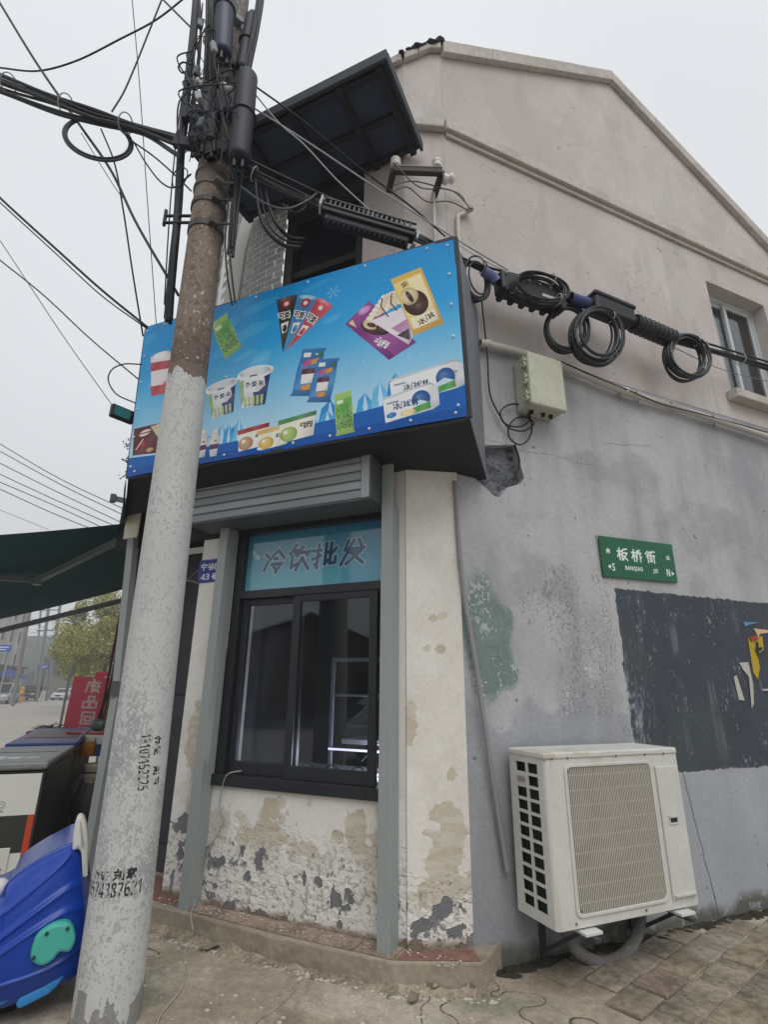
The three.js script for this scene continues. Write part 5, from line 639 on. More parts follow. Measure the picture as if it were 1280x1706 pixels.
  for (const [p, r, lab] of [[[[-1.699,7.49,-2.956], [-1.637,6.919,-3.043], [-1.619,6.314,-3.089], [-1.609,5.761,-3.117]], 0.012, 'black cable slanting down the left front of the pole'], [[[-1.58,7.364,-2.893], [-1.537,6.649,-2.976], [-1.523,6.161,-3.035], [-1.505,5.641,-3.052]], 0.014, 'black cable close along the left edge of the pole'], [[[-1.373,6.102,-2.949], [-1.307,5.823,-2.991], [-1.233,5.595,-3.015], [-1.176,5.497,-3.048]], 0.013, 'black cable crossing the pole down to the right closure'], [[[-1.282,6.11,-2.999], [-1.294,5.874,-3.026], [-1.242,5.55,-3.03], [-1.182,5.237,-3.03]], 0.008, 'thin cable bowing between the pole and the large closure']]) cab('pole_cable', lab, p, r);
  { seed = 5; const o = thing('wire_tangle', 'tangle of thin wires and loops strapped round the top of the pole', 'wires'), q = (x, y, d) => [(x - 360) / 883 * d, y, 0];
    const A = [-1.414,5.326,-3.106], U = [-1.508,7.038,-3.108]; for (let i = 0; i < 26; i++) { const t0 = rnd(), t1 = rnd(), sx = rr(-0.22, 0.2), ex = rr(-0.22, 0.24), P2 = (t, x, z) => [A[0] + (U[0] - A[0]) * t + x, A[1] + (U[1] - A[1]) * t, A[2] + (U[2] - A[2]) * t + z]; part(o, 'wire', tube([P2(t0, sx, 0.1), P2((t0 * 2 + t1) / 3, sx + rr(-0.1, 0.1), 0.2), P2((t0 + 2 * t1) / 3, ex + rr(-0.12, 0.12), rr(0.05, 0.22)), P2(t1, ex, 0.12)], rr(0.003, 0.008), 30, 5), tint[i % 5]); }
    for (let i = 0; i < 5; i++) part(o, 'clip', rbox(0.05, 0.09, 0.04, 0.01, ...[A[0] + (U[0] - A[0]) * (0.2 + i * 0.17) + rr(-0.12, 0.14), A[1] + (U[1] - A[1]) * (0.2 + i * 0.17), A[2] + (U[2] - A[2]) * (0.2 + i * 0.17) + 0.2], 0, rr(-1, 1), rr(-0.4, 0.4)), S(i % 2 ? 0x9aa0a6 : 0x4a4f57, 0.5)); }
  // lines to the left
  const LL = (label, pts, r, m) => cab('overhead_line', label, pts, r, m, 'overhead line');
  bundle('cable_bundle', 'heavy black cable bundle coming in from the upper left to the pole', [[-4.436,7.356,-3.423], [-3.63,6.921,-3.411], [-3.115,6.661,-3.394], [-2.619,6.422,-3.369], [-2.194,6.214,-3.334], [-1.766,5.961,-3.261], [-1.484,5.741,-3.177]], 7, 0.055, 0.013, 61, M.rubber, 5);
  bundle('cable_bundle', 'lower loose strand of cables below the heavy bundle at the left', [[-4.347,7.082,-3.41], [-3.592,6.767,-3.411], [-2.973,6.481,-3.402], [-2.565,6.341,-3.396], [-2.191,6.214,-3.386], [-1.725,5.74,-3.23]], 3, 0.02, 0.012, 67);
  { const o = thing('hanging_coil', 'black cable coil hanging from the heavy bundle at the left', 'cable coil'); for (let k = 0; k < 7; k++) { const pts = []; for (let i = 0; i < 20; i++) { const a = (i / 20) * 6.283, s = 1 - 0.09 * hash(k, 71); const c = [[-2.59,6.184,-3.418]][0], ux = [[-2.279,6.142,-3.432]][0], uy = [[-2.68,6.499,-3.459]][0]; pts.push(c.map((v, n) => v + s * ((ux[n] - v) * Math.cos(a) + (uy[n] - v) * Math.sin(a)) + 0.014 * (hash(k, n + 73) - 0.5))); } part(o, 'loop', tube(pts, 0.011, 60, 6, true), tn(M.rubber, hash(k, 77))); } }
  LL('thick dark line falling from the upper left edge behind the coil to the pole', [[-4.179,8.485,-3.57], [-3.432,7.314,-3.543], [-2.828,6.444,-3.52], [-2.453,5.893,-3.495], [-2.13,5.291,-3.487], [-1.649,4.504,-3.436]], 0.013);
  LL('dark line curving up from the left edge to the top of the picture', [[-4.328,7.563,-3.67], [-3.888,7.415,-3.614], [-3.431,7.28,-3.554], [-3.079,7.373,-3.523], [-2.64,7.584,-3.452], [-2.288,7.766,-3.39], [-1.938,8.032,-3.301]], 0.009);
  LL('dark line dropping from the top in a bow to the heavy bundle', [[-2.203,8.035,-3.3], [-2.318,7.525,-3.366], [-2.394,7.112,-3.4], [-2.454,6.763,-3.412], [-2.506,6.496,-3.397]], 0.008);
  LL('short dark line from the top edge down to the pole', [[-2.367,8.254,-3.437], [-1.811,7.321,-3.224]], 0.009);
  LL('very thin vertical line left of the pole', [[-3.409,10.237,-4.456], [-3.293,9.112,-4.836], [-3.175,7.686,-5.317], [-3.011,5.809,-5.95]], 0.006);
  LL('double dark line sloping from the left edge down to the shop board', [[-3.728,5.948,-3.582], [-3.472,5.7,-3.612], [-2.941,5.238,-3.716], [-2.495,4.854,-3.793], [-2.074,4.521,-3.852]], 0.011);
  LL('second strand close below the double dark line', [[-3.728,5.896,-3.599], [-3.472,5.66,-3.626], [-2.983,5.246,-3.766], [-2.532,4.849,-3.847], [-2.074,4.506,-3.857]], 0.006);
  LL('thin straight wire from the left edge towards the flood lamp', [[-6.881,9.121,-6.943], [-6.571,8.719,-7.079], [-5.484,7.203,-7.591], [-4.605,6.053,-7.979]], 0.007);
  LL('thin wire sagging from the left edge to the board corner', [[-4.584,6.276,-4.738], [-4.378,6.123,-4.789], [-3.899,5.767,-4.909], [-3.384,5.322,-5.06], [-2.46,4.487,-4.708]], 0.008);
  LL('long wire hanging from the coil down to the shop board', [[-2.71,6.545,-3.591], [-2.583,6.251,-3.69], [-2.493,5.823,-3.835], [-2.402,5.287,-4.016], [-2.294,4.698,-4.215]], 0.008);
  LL('thin wire crossing from the coil towards the riser conduit', [[-2.897,6.506,-3.604], [-2.551,5.994,-3.777], [-2.238,5.826,-3.834], [-1.797,5.378,-3.563]].slice(0, 2).concat([[-2.494,5.93,-3.799]]), 0.004);
  LL('slack wire sagging between the heavy bundle and the pole', [[-2.259,6.142,-3.41], [-2.089,5.853,-3.402], [-1.915,5.616,-3.377], [-1.772,5.494,-3.313], [-1.597,5.507,-3.203]], 0.007);
  LL('taut wire between the coil and the pole clamp', [[-2.297,6.162,-3.404], [-2.038,5.928,-3.377], [-1.723,5.551,-3.293], [-1.595,5.378,-3.246]], 0.007);
  LL('small loop of wire at the upper left of the shop board', [[-2.164,4.272,-4.042], [-2.329,4.271,-4.042], [-2.43,4.224,-4.058], [-2.461,4.143,-4.085], [-2.396,4.028,-4.124], [-2.214,3.944,-4.153]], 0.006);
  const far = [[738, 850], [752, 862], [772, 872], [790, 880], [802, 886], [812, 890]], fl = [[[-22.467,14.945,-27.142], [-18.365,12.732,-27.889], [-14.439,11.033,-28.462]], [[-22.462,14.526,-27.283], [-18.02,12.285,-28.04], [-14.333,10.647,-28.592]], [[-22.455,13.85,-27.511], [-18.357,11.959,-28.149], [-14.772,10.385,-28.681]], [[-22.448,13.239,-27.718], [-18.693,11.634,-28.259], [-14.939,10.126,-28.768]], [[-22.443,12.788,-27.87], [-18.689,11.312,-28.368], [-15.275,9.865,-28.856]], [[-22.439,12.434,-27.989], [-18.684,10.862,-28.52], [-15.614,9.733,-28.901]], [[-29.902,14.517,-37.84], [-25.353,12.845,-38.405]]];
  const nm = ['uppermost', 'second', 'third', 'fourth', 'fifth', 'lowest']; fl.forEach((p, i) => LL(i < 6 ? nm[i] + ' of six distant lines above the green awning' : 'single faint distant line just above the green awning', p, i < 6 ? 0.028 : 0.02, S(0x55585c, 0.7)));
}
// ---------------------------------------------------------------- green awning
{
  const a = thing('awning', 'dark green fabric awning with a folding arm over the pavement', 'awning', [0, 0, 0]);
  const RN = [-2.36, 3.1, -4.97], FN = [-4.35, 2.62, -4.1], RF2 = [-3.75, 2.93, -7.7], FF = [-5.75, 2.16, -6.75], n = 24, m = 20, pos = [], id = [];
  const at = (u, v) => [0, 1, 2].map((k) => { const p = RN[k] + (FN[k] - RN[k]) * u, q = RF2[k] + (FF[k] - RF2[k]) * u; return p + (q - p) * v + (k === 1 ? -0.05 * Math.sin(Math.PI * u) * (0.6 + 0.4 * Math.sin(v * 9)) : 0); });
  for (let s = 0; s < 2; s++) for (let j = 0; j <= m; j++) for (let i = 0; i <= n; i++) { const p = at(i / n, j / m); pos.push(p[0], p[1] + (s ? 0.004 : 0), p[2]); }
  const N = (n + 1) * (m + 1); for (let s = 0; s < 2; s++) for (let j = 0; j < m; j++) for (let i = 0; i < n; i++) { const q = s * N + j * (n + 1) + i; if (s) id.push(q, q + 1, q + n + 2, q, q + n + 2, q + n + 1); else id.push(q, q + n + 2, q + 1, q, q + n + 1, q + n + 2); }
  const g = new THREE.BufferGeometry(); g.setAttribute('position', new THREE.Float32BufferAttribute(pos, 3)); g.setIndex(id); g.computeVertexNormals(); boxUV(g);
  part(a, 'fabric', g, grain([14, 72, 76], 0.1, 0.5, 0.8, { bump: 0.001 }));
  const mt = S(0x24282a, 0.5), gm = S(0x6f7a7a, 0.4);
  part(a, 'roller', [tube([RN, RF2], 0.045, 4, 12)], S(0x1d3a34, 0.6)); part(a, 'front_rail', [bar(FN, FF, 0.07, 0.05)], mt);
  const E0 = [-2.42, 2.98, -4.95], el = at(0.42, 0.42); el[1] -= 0.1; const fe = at(0.97, 0.16); fe[1] -= 0.06;
  part(a, 'folding_arm', [bar(E0, el, 0.05, 0.06), bar(el, fe, 0.045, 0.05), cyl(0.05, 0.05, 0.1, ...el)], gm);
  part(a, 'stay_bar', [bar([-3.6, 2.86, -7.9], [-5.597,2.233,-7.58], 0.07, 0.06)], mt);
  part(a, 'wall_bracket', [rbox(0.18, 0.34, 0.02, 0.01, ...[-2.336,3.026,-4.711], 0, RC, 0)], S(0xb7b29c, 0.5)); part(a, 'gear', [cyl(0.07, 0.06, 0.1, -2.38, 3.14, -4.86, 1.2, 0, 0.5), tube([[-2.4, 3.1, -4.84], [-2.45, 3.0, -4.82], [-2.44, 2.94, -4.82]], 0.014, 10, 6), ball(0.05, -2.42, 3.18, -4.85)], S(0x7d8183, 0.4));
}
// ---------------------------------------------------------------- freezer, packets, ride, bits at the left
{
  const f = thing('ice_cream_freezer', 'grey and white ice cream freezer standing behind the blue ride', 'freezer', [-2.62, 0, -4.59], 0.366), Wd = 0.62, gy = grain([126, 128, 128], 0.04, 0.6, 0.42), bk = S(0x17181a, 0.32);
  part(f, 'cabinet', span(-Wd, 0, 0.06, 0.94, -1.34, -0.02, 0.02), bk); part(f, 'kick_plinth', box(Wd - 0.06, 0.06, 1.2, -Wd / 2, 0.03, -0.7), M.black);
  const tx = canvasTex(640, 900, (g, w, h) => { // front print: white panel with mark and two ring symbols, dark band with a green corner
    g.fillStyle = '#d6d6ce'; g.fillRect(0, 0, w, h); g.fillStyle = '#33332f'; g.fillRect(0, h * 0.34, w, h * 0.3); g.fillStyle = '#93b790'; g.beginPath(); g.moveTo(0, h * 0.34); g.lineTo(w * 0.42, h * 0.34); g.lineTo(w * 0.37, h * 0.64); g.lineTo(0, h * 0.64); g.fill();
    g.strokeStyle = '#2a2a26'; words(g, '冰淇', w * 0.2, h * 0.09, 66, 13, 1.25); g.fillStyle = '#d8cc78'; g.fillRect(w * 0.2, h * 0.195, w * 0.24, 22); g.strokeStyle = '#6a6a64'; for (const x of [0.38, 0.58]) { g.lineWidth = 5; g.beginPath(); g.arc(w * x, h * 0.255, 30, 0, 7); g.stroke(); g.beginPath(); g.arc(w * x, h * 0.255, 15, 0, 7); g.stroke(); g.fillStyle = '#6a6a64'; g.fillRect(w * x - 24, h * 0.3, 48, 9); }
    g.fillStyle = '#bf4622'; g.fillRect(w * 0.9, h * 0.34, w * 0.07, h * 0.66); g.fillStyle = '#2a2a28'; g.fillRect(w * 0.97, 0, w * 0.03, h);
  });
  part(f, 'front_panel', planar(span(-Wd + 0.01, -0.01, 0.08, 0.915, -0.019, 0.0, 0.006), -Wd + 0.01, 0.08, Wd - 0.02, 0.835), S(0xffffff, 0.42, { map: tx }));
  const vent = part(f, 'vent_panel', span(-Wd + 0.02, -0.14, 0.1, 0.42, 0.001, 0.014, 0.004), S(0xcfcfc6, 0.45)), vs = S(0x2a2a28, 0.7); for (let i = 0; i < 9; i++) { part(vent, 'louvre', span(-Wd + 0.04, -0.3, 0.125 + i * 0.03, 0.134 + i * 0.03, 0.0145, 0.018, 0.001), vs); if (i < 6) part(vent, 'louvre', span(-0.27, -0.17, 0.13 + i * 0.03, 0.139 + i * 0.03, 0.0145, 0.018, 0.001), vs); }
  part(f, 'lid', [span(-Wd - 0.005, 0.005, 0.942, 1.0, -1.345, 0.02, 0.022)], gy); part(f, 'lid_sticker', [0, 1, 2].map((i) => span(-0.46 + i * 0.12, -0.36 + i * 0.12, 1.0005, 1.002, -0.42 + 0.05 * i, -0.2 - 0.02 * i, 0.0005)), S(0xb9bcbc, 0.4)); part(f, 'lid_seam', span(-Wd + 0.05, -0.05, 1.0004, 1.003, -0.75, -0.74, 0.001), bk);
  const f2 = thing('chest_freezer', 'dark chest freezer with a blue lid standing behind the grey and white one', 'freezer', [-2.62 - 1.4 * Math.sin(0.366), 0, -4.59 - 1.4 * Math.cos(0.366)], 0.366); part(f2, 'cabinet', span(-Wd, 0.0, 0.05, 0.97, -1.4, 0, 0.02), S(0x2a2b2c, 0.4)); const bl2 = S(0x12357a, 0.42);
  const lidg = span(-Wd - 0.005, 0.005, 0.972, 1.015, -1.4, 0.0, 0.014); xf(lidg, 0, -1.0, 0); lidg.rotateX(0.04); lidg.translate(0, 1.004, 0); part(f2, 'lid', lidg, bl2); const gw2 = span(-Wd + 0.08, -0.06, 0.0155, 0.019, -1.0, -0.45, 0.001); gw2.rotateX(0.04); gw2.translate(0, 1.004, 0); part(f2, 'lid_window', gw2, S(0x4a4038, 0.45)); part(f2, 'handle', span(-0.4, -0.2, 0.98, 1.0, 0.001, 0.02, 0.004), M.black);
  // things lying on the far edge of the lid
  const on = (px, py, d) => 0;
  one('packet', 'yellow packet lying at the left edge of the blue freezer lid', 'packet', [xf(new THREE.SphereGeometry(0.13, 16, 10).scale(1.2, 0.45, 0.7), ...[-4.202,0.961,-6.848], 0, 0.4, 0.25)], grain([196, 154, 62], 0.12, 0.2, 0.6));
  one('packet', 'small red packet on top of the yellow one', 'packet', [xf(new THREE.SphereGeometry(0.055, 14, 8).scale(1.3, 0.45, 0.8), ...[-4.226,1.034,-6.929], 0, 0.3, 0.1)], S(0xb02c34, 0.5));
  const dr = []; for (let i = 0; i < 70; i++) { const a = rr(-0.35, 0.35), L = rr(0.08, 0.22), q = new THREE.ConeGeometry(0.006, L, 4); dr.push(xf(q, ...[[-4.598,1.011,-7.887]][0].map((v, k) => v + (k === 0 ? a * 0.5 : rr(-0.02, 0.04))), rr(-1, 1), 0, 1.5 + rr(-0.7, 0.7))); }
  one('dried_plant', 'dry brown plant stalks lying on the back of the freezer', 'plant', dr, S(0x5d5140, 0.9));
}
{ // blue moulded ride with a white fin
  const k = thing('kiddie_ride', 'glossy blue plastic childrens ride with a white fin in front of the freezer', 'kiddie ride', K0, RK), bl = new THREE.MeshPhysicalMaterial({ color: 0x0c3a96, roughness: 0.26, clearcoat: 0.4, clearcoatRoughness: 0.2 }), lb = S(0x2f86cc, 0.3), tl = S(0x45ab9c, 0.35), wt = S(0xd0cfca, 0.35);
  const sp = (pts, n) => new THREE.SplineCurve(pts.map((p) => new THREE.Vector2(...p))).getPoints(n).map((p) => [p.x, p.y]);
  const out = sp([[-0.674,0.418], [-0.536,0.491], [-0.35,0.509], [-0.25,0.541], [-0.225,0.608], [-0.13,0.677], [-0.055,0.715], [0.023,0.749], [0.059,0.726], [0.095,0.665], [0.141,0.526], [0.173,0.386], [0.189,0.225], [0.152,0.15], [0.006,0.107], [-0.164,0.078], [-0.372,0.066], [-0.584,0.131], [-0.684,0.283]], 200);
  // puffed hull: ring by ring from the outline towards the middle, bulging forwards
  const c0 = [-0.192,0.339], R = 56, pos = [], id = [], no = out.length;
  const ridges = [[[0.027,0.712], [-0.026,0.662], [-0.122,0.582], [-0.246,0.484], [-0.374,0.393]], [[0.13,0.577], [0.052,0.571], [-0.068,0.505], [-0.228,0.395], [-0.353,0.293]], [[0.152,0.465], [0.052,0.473], [-0.078,0.418], [-0.217,0.338], [-0.345,0.256]], [[0.179,0.316], [0.082,0.269], [-0.044,0.235], [-0.191,0.212], [-0.326,0.171]]].map((r) => sp(r, 40));
  const near = (x, y, r) => { let d = 9, side = 0; for (let i = 0; i + 1 < r.length; i++) { const dx = r[i + 1][0] - r[i][0], dy = r[i + 1][1] - r[i][1], t = Math.min(1, Math.max(0, ((x - r[i][0]) * dx + (y - r[i][1]) * dy) / (dx * dx + dy * dy))), q = Math.hypot(x - r[i][0] - dx * t, y - r[i][1] - dy * t); if (q < d) { d = q; side = Math.sign(dx * (y - r[i][1]) - dy * (x - r[i][0])); } } return d * side; };
  for (let j = 0; j <= R; j++) for (let i = 0; i < no; i++) { const t = Math.pow(j / R, 1.3), x = out[i][0] + (c0[0] - out[i][0]) * t, y = out[i][1] + (c0[1] - out[i][1]) * t; let z = 0.13 * Math.pow(1 - (1 - t) ** 3, 0.6); const fade = Math.min(1, t / 0.05); ridges.forEach((r, n) => { const s = near(x, y, r); z += fade * (0.016 * Math.exp(-((s / 0.011) ** 2)) + (n < 3 ? 0.012 : -0.012) / (1 + Math.exp(-s / 0.008))); }); pos.push(x, y, z); }
  for (let j = 0; j < R; j++) for (let i = 0; i < no; i++) { const a = j * no + i, b = j * no + ((i + 1) % no); id.push(a, b + no, b, a, a + no, b + no); }
  const h = new THREE.BufferGeometry(); h.setAttribute('position', new THREE.Float32BufferAttribute(pos, 3)); h.setIndex(id); h.computeVertexNormals(); part(k, 'hull', boxUV(h), new THREE.MeshPhysicalMaterial({ color: 0x0a3a9a, roughness: 0.26, specularIntensity: 0.7, clearcoat: 0.2, clearcoatRoughness: 0.2, side: THREE.DoubleSide }));
  part(k, 'hull_back', slab(out, -0.5, -0.004, 0.0), bl);
  const zz = 0.15;
  part(k, 'top_rim', tube([[-0.249,0.538, 0.0], [-0.224,0.605, 0.0], [-0.129,0.674, 0.0], [-0.054,0.713, 0.0], [0.024,0.744, 0.0]], 0.012, 30, 8), bl);
  const blobShape = sp([[-0.074,0.338], [-0.061,0.408], [0.002,0.445], [0.075,0.435], [0.112,0.368], [0.096,0.316], [0.052,0.32], [0.03,0.293], [-0.015,0.277], [-0.062,0.303], [-0.074,0.338]], 40);
  const bb = slab(blobShape, zz - 0.03, zz + 0.04, 0.016); part(k, 'teal_pad', boxUV(bb), tl); for (const p of [[-0.018,0.409], [0.07,0.417], [-0.055,0.319]]) part(k, 'screw_hole', cyl(0.009, 0.009, 0.01, p[0], p[1], zz + 0.04, Math.PI / 2, 0, 0, 10), S(0x16423c, 0.7));
  for (const [A, B, w] of [[[0.075,0.219], [0.041,0.17], 0.03], [[-0.1,0.181], [-0.174,0.154], 0.035], [[0.024,0.148], [-0.073,0.117], 0.022]]) part(k, 'light_stripe', [xf(new THREE.CapsuleGeometry(w, Math.hypot(B[0] - A[0], B[1] - A[1]), 6, 12).scale(1, 1, 0.3), (A[0] + B[0]) / 2, (A[1] + B[1]) / 2, zz - 0.045, 0, 0, Math.atan2(B[1] - A[1], B[0] - A[0]) - Math.PI / 2)], lb);
  const fin = slab(sp([[0.031,0.72], [0.022,0.807], [0.028,0.873], [0.049,0.886], [0.074,0.857], [0.101,0.77], [0.122,0.64], [0.122,0.592], [0.107,0.591], [0.086,0.686], [0.059,0.726]], 30), -0.06, 0.05, 0.02); part(k, 'fin', boxUV(fin), wt);
  part(k, 'plinth', [rbox(0.9, 0.16, 0.4, 0.03, c0[0] - 0.35, 0.08, -0.28)], M.black); part(k, 'white_knob', ball(0.05, ...[-0.279,0.55], -0.1, 14), wt);
  // mirror of a scooter parked behind the freezer
  const s = thing('scooter_mirror', 'round grey scooter mirror on a stalk sticking up behind the freezer', 'mirror', [-3.001,1.178,-6.036], 0); part(s, 'shell', new THREE.SphereGeometry(0.085, 20, 14).scale(1, 0.72, 0.5), S(0x4c524e, 0.35)); part(s, 'stalk', tube([[-0.05, -0.03, 0], [-0.12, -0.07, 0], [-0.2, -0.2, 0], [-0.22, -0.5, 0]], 0.013, 16, 7), M.galv);
}
{ // stand with goods beside the post, red banners, rods
  const st = thing('goods_stand', 'white shelf with a red edge holding boxes behind the freezer', 'shelf', [-3.205,0.962,-6.637], -0.2); st.position.y = 0; const yT = [-3.206,1.053,-6.606][1];
  part(st, 'board', rbox(0.7, 0.1, 0.4, 0.01, 0, yT - 0.05, 0), S(0xc9cac6, 0.5)); part(st, 'red_edge', rbox(0.7, 0.02, 0.41, 0.004, 0, yT + 0.011, 0), S(0xa03a40, 0.5)); part(st, 'lower_board', rbox(0.7, 0.04, 0.4, 0.01, 0, 0.62, 0), S(0x9c9d9a, 0.5)); for (const x of [-0.33, 0.33]) part(st, 'leg', box(0.04, yT - 0.1, 0.34, x, (yT - 0.1) / 2, -0.02), M.steel);
  for (const [x, z] of [[-0.1, 0.2], [0.05, 0.2]]) part(st, 'slot', rbox(0.016, 0.035, 0.006, 0.002, x, yT - 0.05, 0.203), S(0x3a5a46, 0.6));
  one('carton', 'orange printed carton on the shelf behind the freezer', 'box', [xf(boxUV(new RoundedBoxGeometry(0.13, 0.15, 0.12, 2, 0.008)), ...[-3.246,0.91,-6.443])], grain([186, 116, 48], 0.16, 0.2, 0.6));
  one('carton', 'dark blue patterned carton right of the orange one', 'box', [xf(boxUV(new RoundedBoxGeometry(0.11, 0.15, 0.12, 2, 0.008)), ...[-3.153,0.906,-6.497])], grain([44, 82, 122], 0.4, 0.12, 0.6));
  const bk = thing('plastic_tub', 'cream plastic tub with a lid below the orange carton', 'tub', [-3.162,0.629,-6.432]); part(bk, 'body', cyl(0.1, 0.088, 0.2, 0, 0, 0), S(0xb2ab92, 0.45)); part(bk, 'lid', [cyl(0.106, 0.106, 0.022, 0, 0.111, 0), cyl(0.1, 0.104, 0.012, 0, 0.128, 0)], S(0xbfb89e, 0.45)); part(bk, 'dark_band', [cyl(0.0985, 0.0965, 0.02, 0, 0.05, 0)], S(0x4a4a44, 0.6)); part(bk, 'label', cyl(0.096, 0.091, 0.05, 0, -0.02, 0), S(0x99947e, 0.6));
  const bag = new THREE.SphereGeometry(0.2, 28, 20), bp = bag.attributes.position; for (let i = 0; i < bp.count; i++) { const n = 0.8 + 0.45 * fbm(bp.getX(i) * 9 + 3, bp.getY(i) * 9 + bp.getZ(i) * 6, 4); bp.setXYZ(i, bp.getX(i) * n * 0.8, bp.getY(i) * n * 1.5, bp.getZ(i) * n * 0.8); } bag.computeVertexNormals(); bag.translate(...[-3.149,0.332,-6.427]); one('sack', 'dark crumpled sack below the plastic tub', 'sack', bag, S(0x3d3d3e, 0.6));
  const bt = canvasTex(256, 400, (g, w, h) => { g.fillStyle = '#d4566a'; g.fillRect(0, 0, w, h); g.strokeStyle = '#d9c0bc'; ['废', '品', '回', '收'].forEach((c, i) => glyph(g, c, 84, 16 + i * 96, 76, 12)); });
  const bn = thing('banner_sign', 'red upright banner with four large white characters by the roadside', 'banner', [-4.356,0.944,-8.226], 0.35); bn.position.y = 0; const hB = 1.7, wB = 0.58; const q = part(bn, 'face', planar(box(wB, 0.9, 0.02, 0, hB - 0.45, 0), -wB / 2, hB - 0.9, wB, 0.9), S(0xffffff, 0.6, { map: bt })); q.rotation.z = -0.035; q.position.x = 0.05; part(bn, 'frame', [box(0.03, 1.9, 0.03, -0.25, 0.95, -0.03), box(0.03, 1.9, 0.03, 0.3, 0.95, -0.03)], M.steel);
  const b2 = thing('banner_sign', 'second red banner standing behind the first and mostly hidden', 'banner', [-4.54,0.868,-9.307], 0.2); b2.position.y = 0; part(b2, 'face', box(0.5, 1.2, 0.02, 0, 1.2, 0), S(0xa02c3c, 0.6)); part(b2, 'stripe', box(0.3, 0.05, 0.004, 0.05, 1.71, 0.014), S(0xd0a8a4, 0.6)); part(b2, 'frame', [box(0.03, 0.8, 0.03, -0.22, 0.4, 0), box(0.03, 0.8, 0.03, 0.22, 0.4, 0)], M.steel);
  const rods = [[[[-3.417,2.486,-6.966], [-3.569,1.162,-7.202]], 0x6b4f38, 'brown wooden rod standing tallest among the rods by the grey post'], [[[-3.328,2.4,-6.89], [-3.448,1.169,-7.094]], 0x8b6a45, 'tan wooden rod beside the tallest brown rod'], [[[-3.348,1.812,-6.983], [-3.56,1.132,-7.107]], 0x4a3a34, 'dark rod leaning furthest left among the rods'], [[[-3.333,1.754,-7.002], [-3.5,1.133,-7.107]], 0x5c4a42, 'dark brown short rod in the leaning bunch'], [[[-3.405,1.886,-7.011], [-3.497,1.13,-7.16]], 0x3a3332, 'thin black rod crossing the leaning bunch'], [[[-3.267,1.702,-6.915], [-3.359,1.14,-6.999]], 0x6e5f57, 'grey brown rod nearest the post in the bunch']];
  for (const [p, c, l] of rods) one('rod', l, 'rod', tube(p, 0.016, 4, 7), S(c, 0.8));
}
